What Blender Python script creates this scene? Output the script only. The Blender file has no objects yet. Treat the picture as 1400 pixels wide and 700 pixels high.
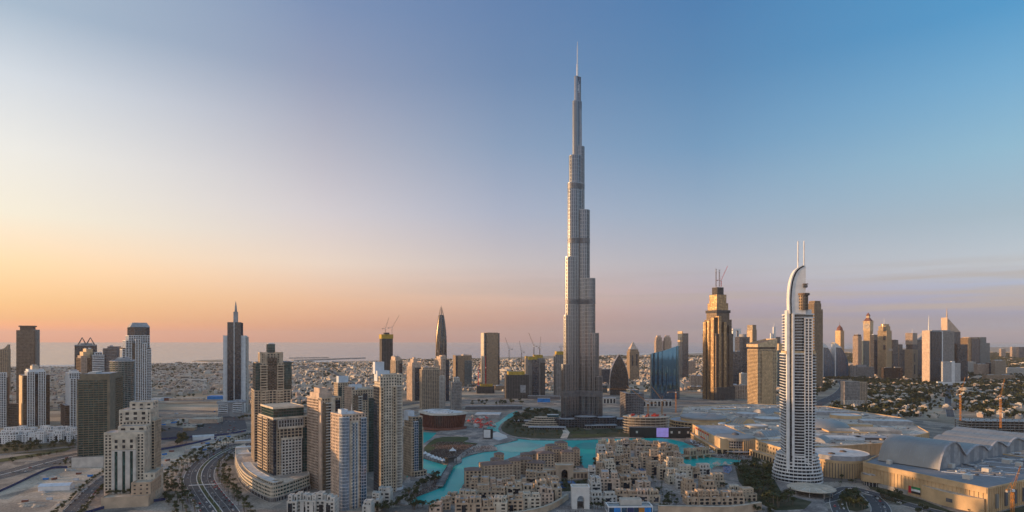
import bpy, math, random
from mathutils import Vector
R = math.radians
S = bpy.context.scene
COL = S.collection
# ------------------------------------------------------------------ camera
F, HY, H = 850.0, 465.0, 182.0          # focal length in photo pixels, eye level row, eye height (m)
cam = bpy.data.cameras.new('camera')
cam.sensor_width = 36
cam.lens = 36 * F / 1400
cam.shift_y = (HY - 350) / 1400
cam.clip_start = 1
cam.clip_end = 300000
camo = bpy.data.objects.new('camera', cam)
COL.objects.link(camo)
camo.location = (0, 0, H)
camo.rotation_euler = (R(90), 0, 0)
S.camera = camo
# ------------------------------------------------------------------ light and sky
SUN_AZ, SUN_EL = -84.0, 6.0               # degrees from +Y (negative is left), elevation
S.view_settings.view_transform = 'Standard'
S.view_settings.look = 'None'
S.view_settings.exposure = 0.35
S.view_settings.gamma = 1
S.cycles.use_denoising = True
S.cycles.max_bounces = 5
S.cycles.diffuse_bounces = 2
S.cycles.glossy_bounces = 3
S.cycles.transmission_bounces = 2
S.cycles.volume_bounces = 0
S.cycles.transparent_max_bounces = 6
S.cycles.sample_clamp_indirect = 4

def lin(h):
    h = h.lstrip('#')
    c = [int(h[i:i + 2], 16) / 255 for i in (0, 2, 4)]
    return tuple((x / 12.92 if x <= .04045 else ((x + .055) / 1.055) ** 2.4) for x in c)

W = bpy.data.worlds.new('World')
S.world = W
W.use_nodes = True
nt = W.node_tree
for n in list(nt.nodes):
    nt.nodes.remove(n)

class NT:
    def __init__(s, t):
        s.t = t
    def new(s, ty, **kw):
        n = s.t.nodes.new(ty)
        for k, v in kw.items():
            if k.startswith('i_'):
                n.inputs[int(k[2:])].default_value = v
            else:
                setattr(n, k, v)
        return n
    def link(s, a, b):
        s.t.links.new(a, b)
    def math(s, op, a, b=None, clamp=False):
        n = s.t.nodes.new('ShaderNodeMath')
        n.operation = op
        n.use_clamp = clamp
        for i, v in enumerate((a, b)):
            if v is None:
                continue
            if isinstance(v, (int, float)):
                n.inputs[i].default_value = v
            else:
                s.t.links.new(v, n.inputs[i])
        return n.outputs[0]
    def mix(s, fac, a, b, blend='MIX'):
        n = s.t.nodes.new('ShaderNodeMix')
        n.data_type = 'RGBA'
        n.blend_type = blend
        for sock, v in ((n.inputs[0], fac), (n.inputs[6], a), (n.inputs[7], b)):
            if isinstance(v, (int, float)):
                sock.default_value = v
            elif isinstance(v, tuple):
                sock.default_value = v if len(v) == 4 else (*v, 1)
            else:
                s.t.links.new(v, sock)
        return n.outputs[2]
    def ramp(s, fac, stops, interp='LINEAR'):
        n = s.t.nodes.new('ShaderNodeValToRGB')
        r = n.color_ramp
        r.interpolation = interp
        while len(r.elements) > 1:
            r.elements.remove(r.elements[-1])
        for i, (p, c) in enumerate(stops):
            e = r.elements[0] if i == 0 else r.elements.new(p)
            e.position = p
            e.color = (*c, 1)
        if fac is not None:
            s.t.links.new(fac, n.inputs[0])
        return n.outputs[0]

w = NT(nt)
geo = w.new('ShaderNodeTexCoord')
nrm = w.new('ShaderNodeVectorMath', operation='NORMALIZE')
w.link(geo.outputs['Generated'], nrm.inputs[0])
sep = w.new('ShaderNodeSeparateXYZ')
w.link(nrm.outputs[0], sep.inputs[0])
sx, sy, sz = sep.outputs
el = w.math('MAXIMUM', sz, 0.0)
elr = w.math('MULTIPLY', el, 2.0, True)           # ramp position = 2*sin(elevation)
hl = w.math('SQRT', w.math('ADD', w.math('MULTIPLY', sx, sx), w.math('MULTIPLY', sy, sy)))
az = w.math('DIVIDE', sx, w.math('MAXIMUM', hl, 1e-4))   # -1 left ... +1 right
SKY_L = [(0.0000, (1.3000, 0.2002, 0.0000)), (0.0239, (1.3000, 0.2002, 0.0000)), (0.0551, (0.8383, 0.2746, 0.0655)), (0.1009, (0.8233, 0.3630, 0.1213)), (0.1920, (0.9807, 0.5588, 0.2800)), (0.3175, (0.8530, 0.7179, 0.5584)), (0.4731, (0.7977, 0.7373, 0.6715)), (0.6358, (0.6157, 0.6276, 0.6623)), (0.7828, (0.3311, 0.4080, 0.5075))]
SKY_A = [(0.0000, (0.5829, 0.1108, 0.0598)), (0.0292, (0.5829, 0.1108, 0.0598)), (0.0675, (0.6365, 0.2248, 0.1600)), (0.1235, (0.7285, 0.3441, 0.2298)), (0.2346, (0.7614, 0.5510, 0.4648)), (0.3863, (0.6049, 0.5172, 0.5446)), (0.5714, (0.4159, 0.3884, 0.4604)), (0.7597, (0.2414, 0.2698, 0.3983)), (0.9239, (0.1561, 0.2217, 0.3922))]
SKY_B = [(0.0000, (0.0148, 0.0984, 0.3156)), (0.0292, (0.0148, 0.0984, 0.3156)), (0.0675, (0.1584, 0.1427, 0.3203)), (0.1235, (0.3271, 0.2203, 0.3663)), (0.2346, (0.3460, 0.3223, 0.4273)), (0.3863, (0.2282, 0.3098, 0.4544)), (0.5714, (0.1046, 0.2419, 0.4323)), (0.7597, (0.0486, 0.1818, 0.3867)), (0.9239, (0.0271, 0.1522, 0.3707))]
SKY_M = [(0.0000, (0.2814, 0.0969, 0.1824)), (0.0306, (0.2814, 0.0969, 0.1824)), (0.0705, (0.4291, 0.1767, 0.2109)), (0.1291, (0.5489, 0.3073, 0.2976)), (0.2452, (0.4867, 0.3952, 0.4388)), (0.4033, (0.3349, 0.3487, 0.4763)), (0.5952, (0.1946, 0.2680, 0.4211)), (0.7891, (0.1077, 0.1916, 0.3666)), (0.9566, (0.0811, 0.1683, 0.3604))]
SKY_R = [(0.0000, (0.0457, 0.2050, 0.4878)), (0.0239, (0.0457, 0.2050, 0.4878)), (0.0551, (0.0716, 0.1411, 0.3857)), (0.1009, (0.0983, 0.1703, 0.5345)), (0.1920, (0.3817, 0.4089, 0.5380)), (0.3175, (0.2665, 0.3513, 0.4626)), (0.4731, (0.1932, 0.3838, 0.5316)), (0.6358, (0.0996, 0.3223, 0.5478)), (0.7828, (0.0206, 0.2439, 0.5080))]
AZS = (-.6247, -.2926, -.0118, .2926, .6247)      # the five bearings (sine) at which the dusk sky is described
grad = w.ramp(elr, SKY_L)
for k_, tab in enumerate((SKY_A, SKY_M, SKY_B, SKY_R)):
    f_ = w.math('MULTIPLY', w.math('SUBTRACT', az, AZS[k_]), 1 / (AZS[k_ + 1] - AZS[k_]), True)
    grad = w.mix(f_, grad, w.ramp(elr, tab))
# thin evening cloud streaks low over the sea
mp = w.new('ShaderNodeMapping'); mp.inputs['Scale'].default_value = (1.6, 1.6, 34)
w.link(nrm.outputs[0], mp.inputs[0])
cn = w.new('ShaderNodeTexNoise'); cn.inputs['Scale'].default_value = 2.2; cn.inputs['Detail'].default_value = 6; cn.inputs['Roughness'].default_value = .55
w.link(mp.outputs[0], cn.inputs['Vector'])
cm = w.ramp(cn.outputs[0], [(.44, (0, 0, 0)), (.62, (1, 1, 1))])
band = w.ramp(elr, [(0.03, (0, 0, 0)), (.09, (1, 1, 1)), (.17, (.9, .9, .9)), (.23, (0, 0, 0))])
side = w.math('ADD', w.math('MULTIPLY', az, 1.3, False), .42, True)
cf = w.math('MULTIPLY', w.math('MULTIPLY', cm, band), w.math('MULTIPLY', side, .75))
grad = w.mix(cf, grad, lin('#968490'))
# behind the camera the sky is brightened, pinkish to blue, as added front fill
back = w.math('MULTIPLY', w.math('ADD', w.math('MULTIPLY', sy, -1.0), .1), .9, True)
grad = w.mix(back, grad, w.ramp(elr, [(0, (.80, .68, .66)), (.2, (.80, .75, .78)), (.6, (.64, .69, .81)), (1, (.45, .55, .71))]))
sky = w.new('ShaderNodeTexSky', sky_type='NISHITA')
sky.sun_disc = False
sky.sun_elevation = R(SUN_EL)
sky.sun_rotation = R(SUN_AZ)
sky.air_density = 1.0; sky.dust_density = .4
b1 = w.new('ShaderNodeBackground'); w.link(sky.outputs[0], b1.inputs[0]); b1.inputs[1].default_value = 0.05
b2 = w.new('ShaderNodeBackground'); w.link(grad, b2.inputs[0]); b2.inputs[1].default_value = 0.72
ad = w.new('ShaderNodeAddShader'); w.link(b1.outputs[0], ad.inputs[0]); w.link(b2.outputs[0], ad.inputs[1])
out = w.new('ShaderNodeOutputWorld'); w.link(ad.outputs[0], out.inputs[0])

sl = bpy.data.lights.new('sun', 'SUN')
sl.energy = 5.0
sl.angle = R(.6)
sl.color = (1.0, .59, .28)
so = bpy.data.objects.new('sun', sl)
COL.objects.link(so)
_d = Vector((math.sin(R(SUN_AZ)) * math.cos(R(SUN_EL)), math.cos(R(SUN_AZ)) * math.cos(R(SUN_EL)), math.sin(R(SUN_EL))))
so.rotation_euler = _d.to_track_quat('Z', 'Y').to_euler()
so.location = (-3000, 1500, 1200)

# ------------------------------------------------------------------ helpers
def P(px, py, z=0.0):                     # a point of the ground seen at photo pixel (px, py)
    Y = F * (H - z) / (py - HY)
    return ((px - 700) / F * Y, Y)
def ZH(py, Y):
    return H - (py - HY) * Y / F
def YB(Y):                                # photo row of the ground at distance Y
    return HY + F * H / Y

MATS = {}
def mat(name, col, rough=.8, var=.12, scale=.15, metal=0.0, ior=1.5, cell=None, bump=0.0, emit=None, stretch=(1, 1, 1), tilt=.05, spread=.6):
    m = bpy.data.materials.new(name)
    m.use_nodes = True
    t = NT(m.node_tree)
    b = m.node_tree.nodes['Principled BSDF']
    if isinstance(col, str):
        col = lin(col)
    tc = t.new('ShaderNodeTexCoord')
    mp = t.new('ShaderNodeMapping')
    mp.inputs['Scale'].default_value = stretch
    t.link(tc.outputs['Object'], mp.inputs[0])
    n = t.new('ShaderNodeTexNoise')
    n.inputs['Scale'].default_value = scale
    n.inputs['Detail'].default_value = 5
    t.link(mp.outputs[0], n.inputs['Vector'])
    fac = n.outputs[0]
    dark = tuple(c * (1 - 2.2 * var) for c in col)
    lite = tuple(min(1, c * (1 + 2.2 * var)) for c in col)
    c = t.ramp(fac, [(.3, dark), (.7, lite)])
    if cell:                               # every pane or flat has its own tone (blinds, depth of the room)
        sn = t.new('ShaderNodeVectorMath', operation='SNAP')
        t.link(tc.outputs['Object'], sn.inputs[0])
        sn.inputs[1].default_value = cell[:3]
        wn = t.new('ShaderNodeTexWhiteNoise')
        t.link(sn.outputs[0], wn.inputs[0])
        c2 = t.ramp(wn.outputs[0], [(0, tuple(x * .55 for x in col)), (.6, col), (.85, tuple(min(1, x * 1.5 + .01) for x in col)), (1, tuple(min(1, x * 2.2 + cell[3]) for x in col))])
        c = t.mix(spread, c, c2)
        # panes are never quite flat: a tiny tilt of each one
        sub = t.new('ShaderNodeVectorMath', operation='SUBTRACT')
        t.link(wn.outputs[1], sub.inputs[0]); sub.inputs[1].default_value = (.5, .5, .5)
        scl = t.new('ShaderNodeVectorMath', operation='SCALE'); t.link(sub.outputs[0], scl.inputs[0]); scl.inputs[3].default_value = tilt
        g = t.new('ShaderNodeNewGeometry')
        add = t.new('ShaderNodeVectorMath', operation='ADD'); t.link(g.outputs['Normal'], add.inputs[0]); t.link(scl.outputs[0], add.inputs[1])
        nn = t.new('ShaderNodeVectorMath', operation='NORMALIZE'); t.link(add.outputs[0], nn.inputs[0])
        t.link(nn.outputs[0], b.inputs['Normal'])
    t.link(c, b.inputs['Base Color'])
    b.inputs['Roughness'].default_value = rough
    b.inputs['Metallic'].default_value = metal
    b.inputs['IOR'].default_value = ior
    if bump:
        bp = t.new('ShaderNodeBump'); bp.inputs['Strength'].default_value = bump; bp.inputs['Distance'].default_value = .3
        t.link(fac, bp.inputs['Height']); t.link(bp.outputs[0], b.inputs['Normal'])
    if emit:
        b.inputs['Emission Color'].default_value = (*emit[0], 1)
        b.inputs['Emission Strength'].default_value = emit[1]
    MATS[name] = m
    return name

# walls
mat('beige', (.49, .385, .28)); mat('sandstone', (.50, .365, .255), scale=.08); mat('cream', (.56, .48, .38)); mat('pink_beige', (.52, .39, .30))
mat('white', (.68, .68, .68), var=.05); mat('offwhite', (.54, .50, .45), var=.07); mat('grey', (.30, .30, .31)); mat('dark_grey', (.10, .10, .11)); mat('brown', (.15, .105, .08))
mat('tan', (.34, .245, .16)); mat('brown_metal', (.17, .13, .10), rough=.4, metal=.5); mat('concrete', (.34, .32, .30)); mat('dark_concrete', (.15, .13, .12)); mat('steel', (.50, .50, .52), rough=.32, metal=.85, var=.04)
mat('gold_stone', (.58, .42, .25)); mat('yellow_net', (.45, .30, .04)); mat('red_brown', (.20, .075, .05)); mat('roof_grey', (.34, .34, .36)); mat('roof_white', (.55, .54, .53), var=.1)
mat('roof_tan', (.48, .40, .31)); mat('roof_brown', (.17, .11, .09)); mat('plant_white', (.55, .60, .66), var=.06); mat('black', (.02, .02, .02)); mat('orange_paint', (.42, .17, .03)); mat('red_paint', (.60, .05, .03))
mat('blue_paint', (.02, .20, .55)); mat('navy', (.02, .035, .12)); mat('gate_white', (.62, .60, .57), var=.05); mat('mall_sand', (.55, .38, .21), scale=.05); mat('vault_metal', (.29, .28, .265), rough=.45, metal=.3, var=.05, scale=.05)
mat('slate', (.07, .08, .10)); mat('olive', (.19, .155, .105)); mat('roof_slate', (.20, .21, .23), var=.06)
mat('wood', (.20, .12, .07)); mat('louvre_grey', (.19, .18, .19))
# glass: (cell x, y, z, brightness of the palest blinds)
def glass(name, col, cell=(2.5, 2.5, 3.5, .06), rough=.12, ior=1.8, metal=0.0):
    mat(name, col, rough=rough, var=.1, scale=.05, ior=ior, cell=cell, metal=metal)
glass('glass_dark', (.013, .019, .03), ior=1.65); glass('glass_green', (.008, .045, .042), ior=1.65); glass('glass_blue', (.02, .065, .12), ior=1.9); glass('glass_brown', (.03, .021, .016), ior=1.7)
glass('glass_amber', (.10, .065, .03), rough=.2, ior=2.3); glass('glass_teal', (.012, .055, .07), ior=1.8); glass('glass_mirror', (.28, .36, .44), rough=.06, metal=.9, cell=(4, 4, 4, .02)); mat('burj_steel', (.25, .26, .285), rough=.25, metal=.9, var=.04)
mat('glass_burj', (.10, .118, .15), rough=.1, metal=.9, ior=2.4, var=.06, scale=.03, cell=(4, 4, 7.8, .0), tilt=.012, spread=.15)
glass('glass_gold', (.36, .24, .12), rough=.3, metal=.7, cell=(3, 3, 4, .05)); glass('glass_grey', (.03, .034, .045), ior=1.8); glass('glass_window', (.014, .016, .02), rough=.3, ior=1.5, cell=(3, 3, 3.4, .07))

class MB:
    def __init__(s):
        s.v, s.f, s.m, s.names = [], [], [], []
    def mi(s, m):
        if m not in s.names:
            s.names.append(m)
        return s.names.index(m)
    def face(s, pts, m):
        k = len(s.v)
        s.v.extend(pts)
        s.f.append(tuple(range(k, k + len(pts))))
        s.m.append(s.mi(m))
    def prism(s, poly, z0, z1, m, top=None, bottom=False):
        n = len(poly)
        for i in range(n):
            (ax, ay), (bx, by) = poly[i], poly[(i + 1) % n]
            s.face([(ax, ay, z0), (bx, by, z0), (bx, by, z1), (ax, ay, z1)], m)
        s.face([(x, y, z1) for x, y in poly], top or m)
        if bottom:
            s.face([(x, y, z0) for x, y in reversed(poly)], m)
    def box(s, x0, x1, y0, y1, z0, z1, m, top=None, bottom=False):
        s.prism([(x0, y0), (x1, y0), (x1, y1), (x0, y1)], z0, z1, m, top, bottom)
    def rbox(s, cx, cy, w, d, z0, z1, a, m, top=None, bottom=False):
        c, n = math.cos(a), math.sin(a)
        s.prism([(cx + x * c - y * n, cy + x * n + y * c) for x, y in ((-w / 2, -d / 2), (w / 2, -d / 2), (w / 2, d / 2), (-w / 2, d / 2))], z0, z1, m, top, bottom)
    def bar(s, p, q, w, m, d=None):
        p, q = Vector(p), Vector(q)
        t = (q - p).normalized()
        u = t.cross(Vector((0, 0, 1)))
        if u.length < .01:
            u = Vector((1, 0, 0))
        u.normalize()
        n = t.cross(u)
        d = d or w
        c = [(-w / 2, -d / 2), (w / 2, -d / 2), (w / 2, d / 2), (-w / 2, d / 2)]
        A = [tuple(p + u * x + n * y) for x, y in c]
        B = [tuple(q + u * x + n * y) for x, y in c]
        for i in range(4):
            j = (i + 1) % 4
            s.face([A[j], A[i], B[i], B[j]], m)
        s.face(A, m); s.face(B[::-1], m)
    def lathe(s, prof, cx, cy, m, seg=24, a0=0, a1=360, sx=1, sy=1):
        full = abs(a1 - a0) >= 360
        N = seg if full else seg + 1
        ang = [R(a0 + (a1 - a0) * i / seg) for i in range(N)]
        for (r0, z0), (r1, z1) in zip(prof, prof[1:]):
            for i in range(seg):
                a, b = ang[i], ang[(i + 1) % N]
                pts = [(cx + r0 * math.cos(a) * sx, cy + r0 * math.sin(a) * sy, z0), (cx + r0 * math.cos(b) * sx, cy + r0 * math.sin(b) * sy, z0),
                       (cx + r1 * math.cos(b) * sx, cy + r1 * math.sin(b) * sy, z1), (cx + r1 * math.cos(a) * sx, cy + r1 * math.sin(a) * sy, z1)]
                if r1 < 1e-4:
                    pts = pts[:3]
                elif r0 < 1e-4:
                    pts = [pts[0], pts[2], pts[3]]
                s.face(pts, m)
    # one storeyed wall: glass plane, floor bands (spandrels) and piers standing proud of it
    def wall(s, p, q, z0, z1, st):
        wm, gm, fh, sh, sd, bw, pw, pd = st
        px, py = p; qx, qy = q
        L = math.hypot(qx - px, qy - py)
        if L < .05:
            return
        tx, ty = (qx - px) / L, (qy - py) / L
        nx, ny = ty, -tx
        def pt(u, o, z):
            return (px + tx * u + nx * o, py + ty * u + ny * o, z)
        s.face([pt(0, 0, z0), pt(L, 0, z0), pt(L, 0, z1), pt(0, 0, z1)], gm)
        def slab(u0, u1, a, b, d, caps, ends):
            s.face([pt(u0, d, a), pt(u1, d, a), pt(u1, d, b), pt(u0, d, b)], wm)
            if caps:
                s.face([pt(u0, d, b), pt(u1, d, b), pt(u1, 0, b), pt(u0, 0, b)], wm)
                s.face([pt(u0, 0, a), pt(u1, 0, a), pt(u1, d, a), pt(u0, d, a)], wm)
            if ends:
                s.face([pt(u0, 0, a), pt(u0, d, a), pt(u0, d, b), pt(u0, 0, b)], wm)
                s.face([pt(u1, d, a), pt(u1, 0, a), pt(u1, 0, b), pt(u1, d, b)], wm)
        if sh > 0:
            n = max(1, round((z1 - z0) / fh))
            f = (z1 - z0) / n
            e = sd - .02
            for i in range(n + 1):
                a = z0 + i * f - sh / 2
                b = a + sh
                a = max(a, z0); b = min(b, z1)
                if b - a > .05:
                    slab(-e, L + e, a, b, sd, True, True)
        if pw > 0:
            n = max(1, round(L / bw))
            e = pd - .02
            b = L / n
            if b < pw * 1.3:
                pw = b / 2
            for j in range(n + 1):
                u0, u1 = j * b - pw / 2, j * b + pw / 2
                if j == 0:
                    u0 = -e
                if j == n:
                    u1 = L + e
                slab(u0, u1, z0, z1, pd, False, True)
    def shaft(s, poly, z0, z1, st, roof='roof_grey', parapet=1.1, cap=None):
        n = len(poly)
        for i in range(n):
            s.wall(poly[i], poly[(i + 1) % n], z0, z1, st)
        o = max(st[4], st[7]) + .06
        if parapet > 0:
            big, small = offset(poly, o), offset(poly, -.5)
            m = cap or st[0]
            zt, zb = z1 + parapet, z1 - .25
            for i in range(n):
                j = (i + 1) % n
                s.face([(*big[i], zb), (*big[j], zb), (*big[j], zt), (*big[i], zt)], m)
                s.face([(*big[i], zt), (*big[j], zt), (*small[j], zt), (*small[i], zt)], m)
                s.face([(*small[j], z1), (*small[i], z1), (*small[i], zt), (*small[j], zt)], m)
                s.face([(*poly[i], zb), (*poly[j], zb), (*big[j], zb), (*big[i], zb)], m)
        s.face([(x, y, z1) for x, y in poly], roof)
    def build(s, name, parent=None, loc=(0, 0, 0), rot=0, smooth=False):
        me = bpy.data.meshes.new(name)
        me.from_pydata(s.v, [], s.f)
        me.polygons.foreach_set('material_index', s.m)
        if smooth:
            me.polygons.foreach_set('use_smooth', [True] * len(s.f))
        for n in s.names:
            me.materials.append(MATS[n])
        o = bpy.data.objects.new(name, me)
        COL.objects.link(o)
        o.location = loc
        o.rotation_euler = (0, 0, rot)
        if parent:
            o.parent = parent
        return o

def offset(poly, d):
    n = len(poly)
    out = []
    for i in range(n):
        (ax, ay), (bx, by), (cx, cy) = poly[i - 1], poly[i], poly[(i + 1) % n]
        l1 = math.hypot(bx - ax, by - ay) or 1; l2 = math.hypot(cx - bx, cy - by) or 1
        n1 = ((by - ay) / l1, -(bx - ax) / l1); n2 = ((cy - by) / l2, -(cx - bx) / l2)
        k = 1 + n1[0] * n2[0] + n1[1] * n2[1]
        k = max(k, .3)
        out.append((bx + d * (n1[0] + n2[0]) / k, by + d * (n1[1] + n2[1]) / k))
    return out
def rect(x0, x1, y0, y1):
    return [(x0, y0), (x1, y0), (x1, y1), (x0, y1)]
def ell(cx, cy, rx, ry, n=20, a0=0):
    return [(cx + rx * math.cos(2 * math.pi * i / n + a0), cy + ry * math.sin(2 * math.pi * i / n + a0)) for i in range(n)]

def tag(o, label, cat, group=None, kind=None):
    if label:
        o['label'] = label
    if cat:
        o['category'] = cat
    if group:
        o['group'] = group
    if kind:
        o['kind'] = kind
    return o
def thing(name, label, cat, loc=(0, 0, 0), rot=0, group=None):
    o = bpy.data.objects.new(name, None)
    o.empty_display_size = 1
    COL.objects.link(o)
    o.location = loc
    o.rotation_euler = (0, 0, rot)
    return tag(o, label, cat, group)
def copy_tree(o, parent=None):
    c = o.copy()
    COL.objects.link(c)
    if parent:
        c.parent = parent
    for ch in o.children:
        copy_tree(ch, c)
    return c
def ground_poly(name, pts, z, m, px=True, thick=0, side=None, kind='structure'):
    pts = [P(*p) for p in pts] if px else pts
    a = sum(pts[i - 1][0] * pts[i][1] - pts[i][0] * pts[i - 1][1] for i in range(len(pts)))
    if a < 0:
        pts = pts[::-1]
    b = MB()
    if thick:
        b.prism(pts, z - thick, z, side or m, m)
    else:
        b.face([(x, y, z) for x, y in pts], m)
    o = b.build(name)
    o['kind'] = kind
    return o
def smooth_line(pts, n=6):
    out = []
    for i in range(len(pts) - 1):
        p0, p1, p2, p3 = pts[max(i - 1, 0)], pts[i], pts[i + 1], pts[min(i + 2, len(pts) - 1)]
        for k in range(n):
            t = k / n
            out.append(tuple(.5 * (2 * b + (c - a) * t + (2 * a - 5 * b + 4 * c - d) * t * t + (3 * b - a - 3 * c + d) * t ** 3) for a, b, c, d in zip(p0, p1, p2, p3)))
    out.append(pts[-1])
    return out
def offset_line(pts, d):
    out = []
    for i, (x, y) in enumerate(pts):
        a, b = pts[max(i - 1, 0)], pts[min(i + 1, len(pts) - 1)]
        l = math.hypot(b[0] - a[0], b[1] - a[1]) or 1
        out.append((x + d * (b[1] - a[1]) / l, y - d * (b[0] - a[0]) / l))
    return out
def strip(b, line, d0, d1, z, m, thick=0):
    A, B = offset_line(line, d0), offset_line(line, d1)
    for i in range(len(line) - 1):
        b.face([(*A[i], z), (*A[i + 1], z), (*B[i + 1], z), (*B[i], z)][::-1] if d1 > d0 else [(*A[i], z), (*A[i + 1], z), (*B[i + 1], z), (*B[i], z)], m)
        if thick:
            b.face([(*A[i], z - thick), (*A[i + 1], z - thick), (*A[i + 1], z), (*A[i], z)], m)
            b.face([(*B[i + 1], z - thick), (*B[i], z - thick), (*B[i], z), (*B[i + 1], z)], m)
def inside(p, poly):
    x, y = p
    r = False
    for i in range(len(poly)):
        (x1, y1), (x2, y2) = poly[i - 1], poly[i]
        if (y1 > y) != (y2 > y) and x < (x2 - x1) * (y - y1) / (y2 - y1) + x1:
            r = not r
    return r
ORD = ['first', 'second', 'third', 'fourth', 'fifth', 'sixth', 'seventh', 'eighth', 'ninth', 'tenth', 'eleventh', 'twelfth', 'thirteenth', 'fourteenth', 'fifteenth', 'sixteenth']
# ------------------------------------------------------------------ the setting: ground, sea, lake, roads
def ground_mat(name, a, b, c, s1, s2, rough=.95, plot=0):
    m = bpy.data.materials.new(name); m.use_nodes = True
    t = NT(m.node_tree); bs = m.node_tree.nodes['Principled BSDF']
    tc = t.new('ShaderNodeTexCoord')
    n1 = t.new('ShaderNodeTexNoise'); n1.inputs['Scale'].default_value = s1; n1.inputs['Detail'].default_value = 6; n1.inputs['Roughness'].default_value = .65
    n2 = t.new('ShaderNodeTexNoise'); n2.inputs['Scale'].default_value = s2; n2.inputs['Detail'].default_value = 4
    t.link(tc.outputs['Object'], n1.inputs['Vector']); t.link(tc.outputs['Object'], n2.inputs['Vector'])
    x = t.mix(t.ramp(n1.outputs[0], [(.38, (0, 0, 0)), (.62, (1, 1, 1))]), a, b)
    x = t.mix(t.ramp(n2.outputs[0], [(.45, (0, 0, 0)), (.75, (1, 1, 1))]), x, c)
    if plot:                               # irregular plots: repairs, slabs, tyre-worn yards
        vo = t.new('ShaderNodeTexVoronoi'); vo.inputs['Scale'].default_value = plot; t.link(tc.outputs['Object'], vo.inputs['Vector'])
        sv = t.new('ShaderNodeSeparateColor'); t.link(vo.outputs['Color'], sv.inputs[0])
        x = t.mix(1.0, x, t.ramp(sv.outputs[0], [(0, (.62, .62, .63)), (.5, (.95, .94, .92)), (1, (1.35, 1.28, 1.18))]), 'MULTIPLY')
        n3 = t.new('ShaderNodeTexNoise'); n3.inputs['Scale'].default_value = .45; n3.inputs['Detail'].default_value = 3; t.link(tc.outputs['Object'], n3.inputs['Vector'])
        x = t.mix(1.0, x, t.ramp(n3.outputs[0], [(.35, (.75, .75, .75)), (.65, (1.25, 1.25, 1.25))]), 'MULTIPLY')
    t.link(x, bs.inputs['Base Color']); bs.inputs['Roughness'].default_value = rough; bs.inputs['Specular IOR Level'].default_value = .2
    MATS[name] = m
    return name
ground_mat('sand', (.34, .27, .20), (.44, .36, .28), (.20, .17, .12), .012, .004, plot=.013)
ground_mat('lot_sand', (.36, .30, .24), (.48, .42, .35), (.24, .20, .17), .03, .012, plot=.02)
ground_mat('asphalt', (.075, .075, .08), (.10, .10, .105), (.06, .06, .065), .05, .3, .85)
ground_mat('paving', (.24, .21, .185), (.33, .29, .25), (.16, .145, .13), .08, .03, plot=.03)
ground_mat('promenade_paving', (.25, .22, .21), (.32, .29, .27), (.20, .18, .17), .15, .05, plot=.06)
ground_mat('grass', (.045, .06, .02), (.07, .085, .03), (.09, .085, .045), .05, .02)
ground_mat('garden', (.035, .042, .02), (.06, .065, .035), (.10, .09, .06), .06, .03)
ground_mat('kerb_white', (.55, .53, .50), (.6, .58, .55), (.5, .48, .45), .3, .1)
ground_mat('roof_deck', (.46, .39, .33), (.56, .49, .42), (.36, .31, .27), .04, .02, plot=.05)

def water(name, col, deep, rough, ior, s, bstr, spec=.5):
    m = bpy.data.materials.new(name); m.use_nodes = True
    t = NT(m.node_tree); b = m.node_tree.nodes['Principled BSDF']
    tc = t.new('ShaderNodeTexCoord')
    n = t.new('ShaderNodeTexNoise'); n.inputs['Scale'].default_value = s[0]; n.inputs['Detail'].default_value = 3
    t.link(tc.outputs['Object'], n.inputs['Vector'])
    t.link(t.mix(t.ramp(n.outputs[0], [(.35, (0, 0, 0)), (.65, (1, 1, 1))]), col, deep), b.inputs['Base Color'])
    n2 = t.new('ShaderNodeTexNoise'); n2.inputs['Scale'].default_value = s[1]; n2.inputs['Detail'].default_value = 4
    t.link(tc.outputs['Object'], n2.inputs['Vector'])
    bp = t.new('ShaderNodeBump'); bp.inputs['Strength'].default_value = bstr; bp.inputs['Distance'].default_value = .5
    t.link(n2.outputs[0], bp.inputs['Height']); t.link(bp.outputs[0], b.inputs['Normal'])
    b.inputs['Roughness'].default_value = rough; b.inputs['IOR'].default_value = ior; b.inputs['Specular IOR Level'].default_value = spec
    MATS[name] = m
water('lake_water', (.008, .37, .345), (.012, .42, .385), .25, 1.33, (.012, .35), .3, .08)
water('fountain_water', (.01, .30, .29), (.012, .33, .315), .15, 1.33, (.03, .35), .25, .1)
water('sea_water', (.20, .225, .26), (.24, .26, .29), .22, 1.33, (.0004, .02), .02)
water('pool_water', (.01, .10, .25), (.02, .14, .32), .1, 1.33, (.2, .6), .1)

b = MB(); b.face([(-50000, -2500, -1.5), (50000, -2500, -1.5), (50000, 50000, -1.5), (-50000, 50000, -1.5)], 'sea_water')
b.build('sea')['kind'] = 'structure'
coast = [(-500, 503), (-60, 502), (60, 501), (130, 499), (200, 497), (260, 496.6), (330, 496), (400, 494.6), (450, 494.4), (520, 492.8), (600, 490.5), (680, 488.6), (740, 487), (800, 486.2), (870, 484.5), (960, 482), (1060, 479), (1150, 477), (1280, 475.3), (1400, 474.2), (1750, 473.5)]
random.seed(3)
cl = []
for i in range(len(coast) - 1):
    for k in range(5):
        t = k / 5
        cl.append((coast[i][0] * (1 - t) + coast[i + 1][0] * t, coast[i][1] * (1 - t) + coast[i + 1][1] * t + random.uniform(-.22, .22)))
ground_poly('ground', [P(*p) for p in cl] + [(14000, -2400), (-9000, -2400)], 0, 'sand', px=False)
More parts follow.
